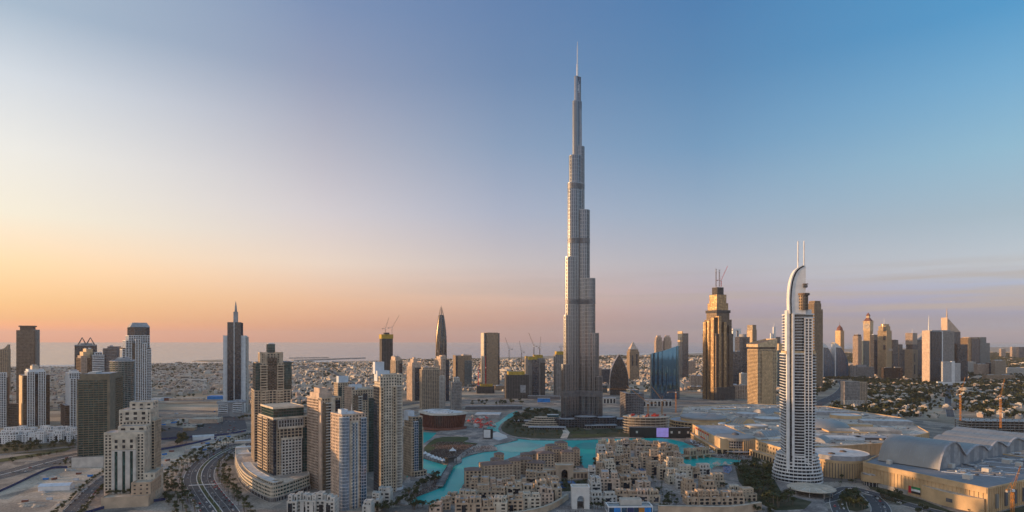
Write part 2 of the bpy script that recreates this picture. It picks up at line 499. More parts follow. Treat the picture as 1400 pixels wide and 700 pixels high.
# pale beaches along the shore, a far island and a breakwater
for nm, pts in (('beach', [(300, 494.8), (380, 493.6), (455, 493.2), (470, 494.2), (455, 495.2), (330, 497)]), ('beach', [(810, 484.6), (870, 483.4), (960, 481.2), (1060, 478.6), (1060, 479.4), (960, 483), (870, 485.6), (810, 486.8)]),
                ('beach', [(40, 499.6), (110, 498.6), (150, 498), (150, 499.8), (60, 502.2)])):
    ground_poly(nm, pts, 1.0, 'kerb_white')
ground_poly('island', [(262, 494), (275, 492.6), (300, 492), (322, 492.4), (336, 493.3), (322, 494.6), (285, 494.8)], 2.0, 'sand', thick=4)
ground_poly('breakwater', [(398, 492.6), (430, 491.6), (470, 490.2), (500, 489.3), (500, 489.75), (470, 490.8), (432, 492.4), (402, 493.2)], 5.0, 'paving', thick=7)
ground_poly('breakwater', [(395, 489.4), (450, 488.7), (450, 489.1), (395, 489.9)], 4.0, 'paving', thick=6)

# downtown paving
ground_poly('district_paving', [(-60, 760), (-40, 600), (110, 580), (215, 560), (330, 562), (420, 575), (560, 558), (660, 541), (760, 538), (880, 540), (1000, 546), (1120, 556), (1300, 580), (1460, 600), (1460, 760)], .15, 'paving')

# the lake
LAKE = [(556, 694), (556, 640), (560, 600), (578, 591), (600, 592), (640, 594), (662, 590), (668, 582), (682, 576.5), (696, 566), (706, 562), (711, 566), (703, 570), (690, 576), (684, 581), (681, 586), (684, 592), (694, 597), (706, 600), (726, 602), (760, 602.5), (800, 602), (830, 600.5), (860, 599.5), (900, 599), (918, 601), (935, 605), (949, 611.5), (960, 618), (964, 623), (978, 626), (1000, 628), (1018, 630.5), (1006, 634), (976, 638.5), (960, 652), (640, 664), (628, 674), (614, 685), (592, 696)]
ground_poly('lake', LAKE, .35, 'lake_water')
ground_poly('fountain_ring', [(690 + 38 * math.cos(a) + 18, 612 + 6.5 * math.sin(a)) for a in [i * math.pi / 14 for i in range(28)]], .5, 'fountain_water')
ground_poly('fountain_ring', [(716 + 17 * math.cos(a), 608.5 + 3.2 * math.sin(a)) for a in [i * math.pi / 12 for i in range(24)]], .62, 'fountain_water')
ground_poly('fountain_ring', [(810 + 24 * math.cos(a), 610 + 5.0 * math.sin(a)) for a in [i * math.pi / 12 for i in range(24)]], .5, 'fountain_water')
ground_poly('fountain_ring', [(940 + 12 * math.cos(a), 613 + 4.5 * math.sin(a)) for a in [i * math.pi / 12 for i in range(24)]], .5, 'fountain_water')
# land set into the lake: concert lawn, promenade
LAWN_LAND = [(572, 625), (584, 629), (607, 635.5), (622, 637), (631, 633), (631.5, 627), (645, 622.5), (662, 618.5), (680, 617), (679, 613), (674, 609.5), (692, 606), (708, 602), (695, 597), (684, 593), (676, 590.5), (664, 588), (640, 586), (600, 590), (589, 601), (577, 609)]
ground_poly('lawn_promenade', LAWN_LAND, 1.6, 'promenade_paving', thick=1.4)
ground_poly('lawn', [(580, 613), (586, 607), (594, 601), (606, 598.5), (625, 598), (640, 599), (641, 602), (634, 605), (642, 606.5), (653, 607.5), (650, 610.5), (640, 612), (634, 617), (622, 622), (614, 629), (604, 630.5), (590, 625), (580, 622)], 1.8, 'grass')
ground_poly('stage_apron', [(664, 596), (680, 591.5), (692, 596.5), (694, 600), (682, 603.5), (672, 601)], 1.9, 'kerb_white')
ground_poly('promenade', [(560, 692), (568, 680.5), (584, 674.5), (600, 668.5), (604, 662), (598, 653), (584, 648), (560, 650), (530, 690)], 1.6, 'promenade_paving', thick=1.4)
ground_poly('promenade', [(640, 700), (560, 720), (540, 700), (562, 690.5), (590, 692), (606, 697)], 1.7, 'paving', thick=1.2)
# Burj garden, terraces
ground_poly('park', [(690, 577), (702, 569), (722, 561), (752, 558), (772, 565), (800, 588), (840, 586), (880, 588), (880, 597), (845, 598.5), (800, 599.5), (760, 600), (728, 599.3), (708, 597.6), (696, 594.5), (687, 590), (684.5, 585)], .8, 'garden', thick=.6)
ground_poly('lakeside_path', [(681, 586), (684, 592), (694, 597), (706, 600), (726, 602), (760, 602.5), (800, 602), (830, 600.5), (880, 599.5), (880, 598), (830, 599), (800, 600.4), (760, 600.9), (727, 600.3), (708, 598.4), (696, 595.2), (687, 590.6), (684.5, 585)], 1.4, 'promenade_paving', thick=1)
ground_poly('plaza_path', [(766, 600), (775, 601), (779, 592), (774, 586), (768, 586), (770, 592)], 1.2, 'roof_deck')
ground_poly('grass_terrace', [(780, 591), (806, 590.3), (806, 593), (781, 594)], 1.3, 'grass')
ground_poly('grass_terrace', [(782, 595.5), (820, 594.5), (836, 595.5), (800, 598.4), (783, 598.6)], 1.3, 'grass')

# roads
ground_poly('hotel_garden', [(1006, 644), (1030, 637), (1052, 640), (1058, 656), (1070, 678), (1110, 688), (1100, 698), (1062, 700), (1034, 688), (1010, 660)], 1.75, 'garden', thick=1.4)
ground_poly('roundabout_island', [(1150, 696), (1143, 684), (1154, 675), (1180, 681), (1188, 695), (1172, 700)], .5, 'garden')
ground_poly('roundabout_island', [(1198, 682), (1222, 676), (1243, 687), (1230, 691)], .5, 'garden')
ground_poly('garden_strip', [(1190, 669), (1184, 661), (1262, 684), (1300, 699), (1345, 707), (1400, 692), (1460, 680), (1460, 700), (1345, 714), (1240, 686)], .35, 'garden')
ground_poly('garden_strip', [(0, 622), (0, 608), (60, 606.5), (104, 606), (104, 612), (60, 619)], .35, 'garden')
def px_line(pts, n=6):
    return smooth_line([P(*p) for p in pts], n)
def road(name, line, lanes_w, z=.4, marks=True, median=0.0, kerb=True):
    b = MB()
    strip(b, line, -lanes_w, lanes_w, z, 'asphalt')
    if kerb:
        strip(b, line, -lanes_w - .5, -lanes_w, z + .13, 'kerb_white', .3)
        strip(b, line, lanes_w, lanes_w + .5, z + .13, 'kerb_white', .3)
    if marks:
        for d in ((-lanes_w * .55, lanes_w * .55) if median else (0,)):
            A = []
            for i in range(len(line) - 1):
                (x0, y0), (x1, y1) = line[i], line[i + 1]
                L = math.hypot(x1 - x0, y1 - y0)
                k = max(1, int(L / 12))
                for j in range(k):
                    t0, t1 = j / k, (j + .45) / k
                    seg = [(x0 + (x1 - x0) * t0, y0 + (y1 - y0) * t0), (x0 + (x1 - x0) * t1, y0 + (y1 - y0) * t1)]
                    strip(b, seg, d - .12, d + .12, z + .03, 'kerb_white')
    o = b.build(name); o['kind'] = 'structure'
    return o
BLVD = px_line([(322, 742), (300, 700), (285, 680), (275, 664), (272, 652), (278, 638), (294, 624), (318, 612), (346, 603), (380, 595)], 8)
b = MB()
strip(b, BLVD, -18, 18, .4, 'asphalt'); strip(b, BLVD, -2.6, 2.6, .62, 'grass', .3)
for s_ in (-1, 1):
    strip(b, BLVD, s_ * 2.6 - .5, s_ * 2.6 + .5, .68, 'kerb_white', .3); strip(b, BLVD, s_ * 18 - .4, s_ * 18 + .4, .55, 'kerb_white', .3); strip(b, BLVD, s_ * 10 - .12, s_ * 10 + .12, .43, 'kerb_white')
    strip(b, BLVD, s_ * 22 - 3, s_ * 22 + 3, .45, 'promenade_paving')
b.build('boulevard')['kind'] = 'structure'
b = MB(); A = P(258, 664.5); C = P(304, 662); strip(b, [A, C], -2.6, 2.6, .75, 'kerb_white'); b.build('pedestrian_crossing')['kind'] = 'structure'
HWY = px_line([(-70, 668), (-20, 655), (20, 645), (60, 634), (100, 624), (140, 616), (200, 606)], 6)
b = MB(); strip(b, HWY, -21, 21, .4, 'asphalt'); strip(b, HWY, -1, 1, .6, 'kerb_white', .3)
for s_ in (-20, -13, -7, 7, 13, 20):
    strip(b, HWY, s_ - .12, s_ + .12, .43, 'kerb_white')
b.build('highway')['kind'] = 'structure'
ground_poly('grass_verge', [(-40, 642), (0, 632.5), (40, 626), (90, 617), (100, 612), (60, 619), (30, 623), (-40, 634)], .42, 'grass')
road('ramp_road', px_line([(-60, 630), (0, 622), (40, 617), (75, 613), (110, 610)]), 5, .5)
road('service_road', px_line([(60, 740), (97, 700), (116, 680), (132, 664), (150, 650), (180, 634)]), 8, .45)
SERV = px_line([(60, 740), (97, 700), (116, 680), (132, 664), (150, 650), (180, 634)])
ground_poly('sand_lot', [(-60, 715), (-10, 673), (30, 656), (66, 643), (92, 640.5), (142, 638), (140, 645), (120, 660), (96, 686), (72, 715), (40, 745)], .3, 'lot_sand')
ground_poly('sand_lot', [(205, 636), (214, 622), (246, 612), (290, 598), (318, 590), (338, 590), (330, 600), (300, 611), (268, 626), (248, 642), (235, 660), (218, 668)], .3, 'lot_sand')
ground_poly('parking_lot', [(205, 600), (212, 572), (300, 566), (335, 574), (338, 586), (300, 594), (250, 604)], .3, 'asphalt')
ground_poly('sand_lot', [(214, 570), (270, 563), (300, 564), (296, 576), (250, 585), (218, 582)], .38, 'lot_sand')
road('highway_right', px_line([(1085, 566), (1112, 555), (1140, 543), (1150, 537), (1156, 528), (1150, 520)]), 20, .4)
road('flyover', px_line([(60, 562), (150, 557), (215, 552), (300, 551), (345, 556), (420, 566)]), 9, 7.0)
road('street', px_line([(430, 585), (520, 560), (600, 548), (690, 549), (760, 553)]), 9, .4)
road('district_road', px_line([(500, 545), (490, 530), (466, 515), (448, 505)]), 12, .4)
road('district_road', px_line([(1300, 570), (1296, 545), (1300, 528), (1318, 515)]), 8, .4)
road('coast_road', px_line([(200, 503), (330, 501), (470, 499), (640, 494)]), 14, .5)
road('mall_road', px_line([(1460, 742), (1330, 712), (1240, 690), (1196, 676), (1165, 668), (1150, 672), (1146, 690), (1160, 720)]), 8, .4)
road('mall_road', px_line([(1180, 742), (1205, 700), (1190, 678)]), 9, .45)
road('hotel_drive', px_line([(1060, 690), (1100, 690), (1140, 682), (1160, 672)]), 6, .42)

# ------------------------------------------------------------------ haze
def make_haze(density, col):
    m = bpy.data.materials.new('haze'); m.use_nodes = True
    t = m.node_tree
    t.nodes.remove(t.nodes['Principled BSDF'])
    v = t.nodes.new('ShaderNodeVolumePrincipled')
    v.inputs['Color'].default_value = (*col, 1)
    v.inputs['Density'].default_value = density
    v.inputs['Anisotropy'].default_value = .1
    t.links.new(v.outputs[0], t.nodes['Material Output'].inputs['Volume'])
    MATS['haze'] = m
    b = MB(); b.box(-52000, 52000, -4000, 52000, -6, 900, 'haze', bottom=True)
    o = b.build('haze')
    o['kind'] = 'stuff'
make_haze(2.5e-5, (.76, .74, .79))
# ------------------------------------------------------------------ towers
STY = {
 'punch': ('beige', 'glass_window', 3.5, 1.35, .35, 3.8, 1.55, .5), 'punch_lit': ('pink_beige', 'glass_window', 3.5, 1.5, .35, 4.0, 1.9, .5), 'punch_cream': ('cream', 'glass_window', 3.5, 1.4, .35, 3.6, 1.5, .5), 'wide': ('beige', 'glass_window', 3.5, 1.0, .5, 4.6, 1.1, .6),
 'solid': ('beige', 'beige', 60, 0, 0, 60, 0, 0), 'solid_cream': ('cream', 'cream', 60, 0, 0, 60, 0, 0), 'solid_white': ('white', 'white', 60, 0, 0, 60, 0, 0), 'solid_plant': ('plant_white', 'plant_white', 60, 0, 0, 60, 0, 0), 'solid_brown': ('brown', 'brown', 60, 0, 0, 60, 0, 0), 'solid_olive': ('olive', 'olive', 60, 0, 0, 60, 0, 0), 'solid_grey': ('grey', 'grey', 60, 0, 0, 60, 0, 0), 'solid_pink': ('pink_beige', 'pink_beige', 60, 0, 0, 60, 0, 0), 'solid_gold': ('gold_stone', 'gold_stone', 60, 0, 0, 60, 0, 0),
 'gdark': ('slate', 'glass_dark', 3.6, .5, .10, 3.2, .16, .16), 'ggreen': ('dark_grey', 'glass_green', 3.5, .45, .10, 3.0, .14, .16), 'gteal': ('grey', 'glass_teal', 3.6, .45, .12, 3, .2, .18), 'gblue': ('plant_white', 'glass_blue', 3.5, .4, .12, 3.0, .24, .16), 'gbrown': ('brown', 'glass_brown', 3.6, .9, .12, 3.2, .3, .2), 'gamber': ('brown', 'glass_amber', 3.5, .6, .12, 3.2, .25, .2), 'ggrey': ('slate', 'glass_grey', 3.8, .9, .12, 3.4, .5, .25),
 'balc': ('offwhite', 'glass_dark', 3.5, 1.0, 1.2, 8, .4, .3), 'balc_tan': ('beige', 'glass_brown', 3.5, 1.15, 1.0, 7, .9, .5), 'balc_white': ('white', 'glass_dark', 3.4, 1.15, 1.1, 6.5, .7, .6), 'balc_green': ('concrete', 'glass_green', 3.5, .75, 1.0, 12, .3, .3), 'balc_lit': ('pink_beige', 'glass_brown', 3.5, 1.3, .8, 3.8, 1.3, .5),
 'wgrid': ('white', 'glass_dark', 3.6, .95, .3, 4.2, 1.0, .5), 'wcol': ('white', 'glass_brown', 3.6, .8, .2, 4.5, 1.5, .5), 'wlouvre': ('white', 'glass_dark', 4.2, 2.2, .5, 30, .5, .4), 'glouvre': ('louvre_grey', 'glass_brown', 3.6, 1.9, .5, 40, .6, .5),
 'fins': ('tan', 'glass_brown', 8, 0, 0, 3.0, 1.4, .8), 'fins_grey': ('concrete', 'glass_dark', 4, .8, .1, 3.2, 1.3, .5), 'fins_beige': ('offwhite', 'glass_green', 4, 0, 0, 8.8, 4.6, .6), 'tanband': ('gold_stone', 'glass_brown', 3.8, 1.5, .5, 5, .9, .4), 'goldgrid': ('gold_stone', 'glass_gold', 3.8, 1.0, .25, 3.8, 1.2, .4), 'gold': ('brown', 'glass_gold', 3.8, .6, .15, 5, .5, .3),
 'frame': ('concrete', 'dark_concrete', 4.0, .7, .3, 6, .8, .25), 'frame_d': ('dark_concrete', 'black', 4.0, .9, .3, 5, .9, .25), 'net': ('yellow_net', 'yellow_net', 60, 0, 0, 60, 0, 0), 'bronze': ('brown_metal', 'glass_brown', 3.8, 1.2, .2, 3, .9, .4), 'stone_far': ('tan', 'glass_brown', 4, 1.7, .2, 4.5, 2.0, .3), 'far_glass': ('slate', 'glass_grey', 8, 1.2, .1, 6, .8, .2), 'far_navy': ('slate', 'glass_grey', 8, .8, .1, 6, .4, .2), 'rose': ('pink_beige', 'glass_brown', 4, 1.6, .2, 5, 1.8, .3), 'wide_white': ('offwhite', 'glass_dark', 3.6, 1.5, .3, 4.2, 1.5, .4),
 'sailbalc': ('white', 'glass_dark', 3.7, .95, 1.3, 14, 0, 0), 'stepwin': ('cream', 'glass_window', 5, 2.6, .3, 8.8, 4.6, .45), 'brownbalc': ('olive', 'glass_green', 3.6, 1.0, 1.0, 7.2, .5, 1.05),
}
def solve(C, d, px):
    t = (px - 700) / F
    return (t * C[1] - C[0]) / (d[0] - t * d[1])
class T:
    pass
def tower(name, label, xl, xc, xr, Y, a, tiers, D=None, side='L', cat='tower', group=None, plant=True, roof='roof_grey'):
    C = ((xc - 700) / F * Y, Y)
    a = R(a)
    u, v = (math.cos(a), math.sin(a)), (-math.sin(a), math.cos(a))
    if side == 'L':
        Wd = solve(C, u, xr)
        D = D or solve(C, v, xl)
        O = C
    else:
        Wd = solve(C, (-u[0], -u[1]), xl)
        D = D or solve(C, v, xr)
        O = (C[0] - Wd * u[0], C[1] - Wd * u[1])
    Wd = min(max(Wd, 4), 160); D = min(max(D, 4), 90)
    ctr = (O[0] + u[0] * Wd / 2 + v[0] * D / 2, O[1] + u[1] * Wd / 2 + v[1] * D / 2)
    t = T()
    t.root = thing(name, label, cat, (*ctr, 0), a, group)
    t.W, t.D, t.Y = Wd, D, Y
    t.z = lambda py: ZH(py, Y)
    t.l = lambda fx, fy: ((fx - .5) * Wd, (fy - .5) * D)
    rnd = random.Random(name + label)
    tops = []
    for tr in tiers:
        part, st, x0, x1, y0, y1, yt = tr[:7]
        z0 = 0.0
        shape = 'r'
        for e in tr[7:]:
            if isinstance(e, str):
                shape = e
            else:
                z0 = ZH(e, Y)
        z1 = ZH(yt, Y)
        if part == 'roof_box' and z0 == 0:
            z0 = max(0, z1 - 12)
        b = MB()
        (ax, ay), (bx, by) = t.l(x0, y0), t.l(x1, y1)
        if shape == 'e':
            poly = ell((ax + bx) / 2, (ay + by) / 2, (bx - ax) / 2, (by - ay) / 2, 24)
        elif shape == 'c':
            c = min(bx - ax, by - ay) * .22
            poly = [(ax + c, ay), (bx - c, ay), (bx, ay + c), (bx, by - c), (bx - c, by), (ax + c, by), (ax, by - c), (ax, ay + c)]
        elif shape == 'b':                        # bowed front
            k = 8
            poly = [(ax + (bx - ax) * i / k, ay - math.sin(math.pi * i / k) * (by - ay) * .22) for i in range(k + 1)] + [(bx, by), (ax, by)]
        else:
            poly = rect(ax, bx, ay, by)
        s = STY[st]
        b.shaft(poly, z0, z1, s, roof, parapet=1.0 if st.startswith(('g', 'solid')) is False else .6)
        o = b.build(part, t.root)
        if shape == 'r' and st not in ('net',):
            tops.append((ax, bx, ay, by, z1))
    if plant and tops:
        ax, bx, ay, by, z1 = max(tops, key=lambda q: (round(q[4]), (q[1] - q[0]) * (q[3] - q[2])))
        if bx - ax > 10 and by - ay > 8:
            for k in range(rnd.choice((1, 2, 2))):
                b = MB()
                w_, d_ = (bx - ax) * rnd.uniform(.18, .34), (by - ay) * rnd.uniform(.25, .45)
                x = ax + (bx - ax) * (.12 + .5 * k) ; y = ay + (by - ay) * rnd.uniform(.2, .45)
                b.box(x, x + w_, y, y + d_, z1, z1 + rnd.uniform(2.2, 4.0), rnd.choice(('plant_white', 'roof_grey', 'offwhite')))
                b.build('roof_plant', t.root)
    return t
def spire(t, fx, fy, yb, yt, r0, r1, m, name='spire', seg=8):
    x, y = t.l(fx, fy)
    b = MB(); z0, z1 = t.z(yb), t.z(yt)
    b.lathe([(r0, z0), (r0 * .8 + r1 * .2, z0 + (z1 - z0) * .45), (r1, z1), (0, z1 + .5)], x, y, m, seg)
    return b.build(name, t.root)
def pyramid(t, x0, x1, y0, y1, yb, yt, m, name='roof', top=.0):
    (ax, ay), (bx, by) = t.l(x0, y0), t.l(x1, y1)
    b = MB(); z0, z1 = t.z(yb), t.z(yt); mx, my = (ax + bx) / 2, (ay + by) / 2
    q = [(ax, ay), (bx, ay), (bx, by), (ax, by)]
    p = [(mx + (x - mx) * top, my + (y - my) * top) for x, y in q]
    for i in range(4):
        j = (i + 1) % 4
        f = [(*q[i], z0), (*q[j], z0), (*p[j], z1), (*p[i], z1)]
        b.face(f if top else f[:3], m)
    if top:
        b.face([(*x, z1) for x in p], m)
    return b.build(name, t.root)
def crane(name, label, px, Y, yb, yt, reach, slew, luff, m='orange_paint', group='tower cranes over the building sites', on=None):
    """tower crane: lattice mast, cab, jib, counter-jib with ballast, tie"""
    x, z0, z1 = (px - 700) / F * Y, ZH(yb, Y), ZH(yt, Y)
    r = thing(name, label, 'crane', (x, Y, z0), R(slew), group)
    h = z1 - z0
    k = .8
    b = MB(); s = 1.1
    for cx in (-s, s):
        for cy in (-s, s):
            b.bar((cx, cy, 0), (cx, cy, h), .4 * k, m)
    n = max(3, int(h / 5))
    for i in range(n):
        a, c = h * i / n, h * (i + 1) / n
        for q in (-s, s):
            b.bar((-s, q, a), (s, q, c), .28 * k, m); b.bar((q, s, a), (q, -s, c), .28 * k, m)
    b.build('mast', r)
    b = MB(); b.box(-1.6, 1.6, -1.6, 1.6, h, h + 2.4, 'white', bottom=True); b.build('cab', r)
    e = Vector((math.cos(R(luff)), 0, math.sin(R(luff)))); p0 = Vector((1, 0, h + 2)); p1 = p0 + e * reach
    b = MB(); nrm_ = Vector((-e.z, 0, e.x)) * 1.6
    for q in (-.8, .8):
        b.bar(p0 + Vector((0, q, 0)), p1 + Vector((0, q * .4, 0)), .35 * k, m)
    b.bar(p0 + nrm_, p1 + nrm_ * .3, .35 * k, m)
    n = max(4, int(reach / 5))
    for i in range(n):
        a = p0 + (p1 - p0) * (i / n); c = p0 + (p1 - p0) * ((i + .5) / n); d = p0 + (p1 - p0) * ((i + 1) / n)
        b.bar(a + Vector((0, .7, 0)), c + nrm_ * .8, .22 * k, m); b.bar(c + nrm_ * .8, d + Vector((0, -.5, 0)), .22 * k, m)
    b.build('jib', r)
    b = MB(); b.box(-reach * .3, -1, -.8, .8, h + 1.6, h + 2.4, m, bottom=True); b.box(-reach * .3, -reach * .3 + 4, -1.1, 1.1, h - .4, h + 1.6, 'concrete', bottom=True); b.build('counter_jib', r)
    b = MB(); b.bar((0, 0, h + 2), (-2, 0, h + 9), .5 * k, m); b.bar((-2, 0, h + 9), tuple(p1 * .75 + p0 * .25), .18 * k, m); b.bar((-2, 0, h + 9), (-reach * .28, 0, h + 2.4), .18 * k, m); b.build('tie_frame', r)
    return r

# --- left edge: office and apartment towers on the highway
t = tower('office_tower', 'red-brown tower with horned curved crown cut by the left picture edge', -14, 11, 12.5, 1950, 30, [('shaft', 'stone_far', 0, 1, 0, 1, 478)], D=40, side='R')
for sx_ in (0, 1):
    b = MB(); x0, x1 = t.l(0, 0)[0], t.l(1, 0)[0]; y0, y1 = t.l(0, .1)[1], t.l(0, .9)[1]; zb, zt = t.z(478), t.z(470)
    k = 8
    prof = [((x0 if sx_ == 0 else x1) + (1 if sx_ == 0 else -1) * (x1 - x0) * .5 * i / k, zb + (zt - zb) * (1 - i / k) ** 2.2) for i in range(k + 1)]
    for (ax, az_), (bx, bz) in zip(prof, prof[1:]):
        b.box(min(ax, bx), max(ax, bx), y0, y1, zb, max((az_ + bz) / 2, zb + .3), 'tan')
    b.build('crown_horn', t.root)
tower('apartment_tower', 'white and charcoal tower with stacked white balconies at the left picture edge', -16, 11, 13, 1300, 34, [('shaft', 'gbrown', 0, 1, 0, 1, 516), ('white_bay', 'wgrid', .52, .9, -.06, .5, 510), ('white_bay', 'wgrid', 0, .3, -.06, .5, 505), ('side_wing', 'gbrown', .9, 1.5, .2, 1, 553)], D=24, side='R')
t = tower('office_tower', 'tall dark brown tower with concave notched cap and ribbed right flank', 22.5, 46.5, 54, 1620, 18, [('shaft', 'bronze', 0, 1, 0, .5, 452), ('ribbed_flank', 'fins_grey', .72, 1.0, .25, 1, 451), ('cap', 'solid_brown', .16, .9, .1, .6, 447), ('cap_slab', 'solid_brown', .1, .95, .05, .7, 445.5, 447)], side='R', plant=False)
t = tower('apartment_tower', 'white framed tower with dark glass bays and lit orange left strip above the white villas', 27, 32, 68, 1310, 43, [('shaft', 'gbrown', 0, 1, 0, 1, 514), ('lit_strip', 'solid_gold', -.03, .02, .1, 1, 515), ('white_bay', 'wcol', .14, .40, -.1, .6, 509), ('white_bay', 'wcol', .56, .82, -.1, .6, 509), ('crown', 'solid_white', .2, .8, .1, .8, 506), ('crown_block', 'solid_cream', .36, .62, .2, .7, 501.5), ('glass_bay', 'gdark', .41, .55, -.04, .4, 512)])  # orange sunlight on the left edge is put into the gold strip's colour
tower('apartment_tower', 'white tower with orange lit edge half hidden behind the brown balcony tower', 83, 89, 112, 1300, 43, [('shaft', 'gbrown', 0, 1, 0, 1, 555), ('white_bay', 'wcol', .28, .62, -.1, .7, 518), ('upper_block', 'wgrid', .3, 1, .2, 1, 511), ('lit_strip', 'solid_gold', .64, .74, -.08, .2, 548), ('crown', 'solid_white', .45, .9, .3, .9, 508)])  # sunlit orange edge is coloured in as a gold strip
t = tower('office_tower', 'dark tower crowned by two open steel pyramids behind the orange lit white block', 102, 131, 133, 1750, 30, [('shaft', 'gdark', 0, 1, 0, 1, 473), ('parapet_screen', 'solid_grey', 0, 1, 0, 1, 471.5, 473), ('roof_block', 'solid_grey', .25, .8, .2, .8, 469.5)], D=40, side='R', plant=False)
for f0, f1 in ((.14, .5), (.52, .9)):
    b = MB(); zb, zt = t.z(471), t.z(461.5)
    (ax, ay), (bx, by) = t.l(f0, .15), t.l(f1, .85); m_ = ((ax + bx) / 2, (ay + by) / 2, zt)
    for q in ((ax, ay), (bx, ay), (bx, by), (ax, by)):
        b.bar((*q, zb), m_, 1.3, 'dark_grey')
    b.build('steel_pyramid', t.root)
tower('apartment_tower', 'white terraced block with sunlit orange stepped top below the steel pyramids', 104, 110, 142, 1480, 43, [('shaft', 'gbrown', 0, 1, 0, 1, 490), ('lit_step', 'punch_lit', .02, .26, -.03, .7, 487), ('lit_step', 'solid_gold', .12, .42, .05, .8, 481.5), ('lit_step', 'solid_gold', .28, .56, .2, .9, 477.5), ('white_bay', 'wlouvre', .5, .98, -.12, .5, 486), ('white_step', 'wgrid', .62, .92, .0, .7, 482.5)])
tower('office_tower', 'grey louvred slab tower left of the dome-topped white tower', 141, 160, 165, 1520, 18, [('shaft', 'glouvre', 0, 1, 0, 1, 476.5), ('upper_block', 'glouvre', .3, 1, .1, 1, 474)], side='R')
t = tower('apartment_tower', 'tall white framed tower with dark faceted dome crown, highest of the left cluster', 163, 168, 206, 1340, 36, [('shaft', 'gbrown', 0, 1, 0, 1, 476), ('white_frame', 'wgrid', -.02, .18, -.06, .7, 478), ('white_frame', 'wgrid', .10, .30, -.08, .8, 466), ('white_frame', 'wcol', .44, .62, -.1, .8, 464), ('white_frame', 'wgrid', .62, 1.0, -.08, .6, 478), ('white_frame', 'wcol', .68, .84, -.1, .8, 470), ('glass_bay', 'gbrown', .3, .44, -.05, .4, 470), ('crown_base', 'wgrid', .22, .98, .1, .95, 459), ('crown', 'gdark', .27, 1.0, .12, .95, 447, 'c')], plant=False)
pyramid(t, .27, 1.0, .12, .95, 447, 440.5, 'grey', 'crown_cap', .72)
tower('apartment_tower', 'curved green-glass apartment tower with white balcony bands behind the beige stepped hotel', 150, 183, 188, 1160, 30, [('shaft', 'balc_green', 0, 1, 0, 1, 494, 'b'), ('roof_block', 'solid_grey', .2, .8, .3, .9, 491)], side='R')
tower('apartment_tower', 'broad olive-brown tower gridded with recessed balconies beside the white hoarding', 107, 149, 167, 985, 20, [('shaft', 'brownbalc', 0, 1, 0, 1, 519), ('crown', 'solid_olive', .04, 1.0, .03, .97, 511.5), ('side_pier', 'solid_olive', .95, 1.03, -.02, .4, 515), ('base_block', 'tanband', -.06, 0, .1, .9, 606)], side='R')
# --- the beige stepped hotel tower at lower left
t = tower('hotel_tower', 'beige stepped stone tower with five tall dark window slots above a palm terrace', 143, 197, 216, 702, 14, [('front_block', 'punch_cream', 0, 1, .0, .42, 592), ('front_panel', 'solid_cream', .18, .84, -.035, .1, 594), ('glazed_slots', 'fins_beige', .22, .80, -.06, .0, 615, 672), ('upper_windows', 'stepwin', .22, .80, -.06, .0, 598, 613), ('front_cornice', 'solid_cream', -.01, 1.01, -.02, .43, 590.5, 593.5), ('plant_storey', 'stepwin', .3, 1.0, .12, .46, 584), ('rear_block', 'punch_cream', .2, 1.0, .42, 1, 566), ('rear_panel', 'stepwin', .3, .94, .40, .5, 564, 578), ('rear_cornice', 'solid_cream', .19, 1.01, .41, 1.0, 563, 566.5), ('rear_plant_storey', 'stepwin', .4, 1.0, .6, .99, 553.5), ('side_wing', 'wide', .98, 1.09, .5, .94, 580)], side='R', plant=False, cat='hotel')
b = MB(); x0, y0 = t.l(-.02, -.5); x1, y1 = t.l(1.3, 1.1)
b.shaft(rect(x0 + 6, x1, y0, y0 + t.D * .48), 0, 11, ('sandstone', 'sandstone', 60, 0, 0, 60, 0, 0), 'roof_tan'); b.build('podium', t.root)
b = MB(); b.shaft(rect(x1 - 19, x1 - .5, y0 + 8, y0 + t.D * .9), 11.1, 24, ('sandstone', 'glass_window', 5, 2.8, .3, 6, 4, .4), 'roof_tan'); b.build('podium_step', t.root)
b = MB(); b.shaft(rect(x1 - 12, x1 - 1, y0 + t.D * .5, y0 + t.D * 1.1), 0, 31, ('cream', 'glass_window', 5, 2.8, .3, 6, 4, .4), 'roof_tan'); b.build('podium_turret', t.root)
HOTEL = t
# --- white and dark tower with a tall spire
t = tower('office_tower', 'slender dark glass tower between white fins with a needle spire over the sea', 305, 335.5, 338.5, 1560, 20, [('core', 'gdark', .2, .8, -.06, .9, 441), ('white_flank', 'solid_white', 0, .24, 0, 1, 459), ('white_flank', 'solid_white', .76, 1.0, 0, 1, 459), ('side_ladder', 'wide_white', 1.0, 1.06, .1, .9, 461), ('center_line', 'solid_white', .485, .515, -.09, .0, 441), ('spire_base', 'solid_grey', .42, .60, .3, .6, 426)], side='R', plant=False)
spire(t, .51, .45, 426, 411, 3.2, .4, 'grey')
t = tower('showroom_block', 'low grey block with two white-framed window panels below the spire tower', 298, 332, 336, 1490, 20, [('shaft', 'solid_grey', 0, 1, 0, 1, 551), ('window_panel', 'wlouvre', .02, .38, -.08, .1, 551.5, 564), ('window_panel', 'wlouvre', .6, .98, -.08, .1, 551.5, 564), ('roof_slab', 'solid_grey', -.05, 1.12, -.1, 1.05, 549, 551)], D=30, side='R', cat='building')
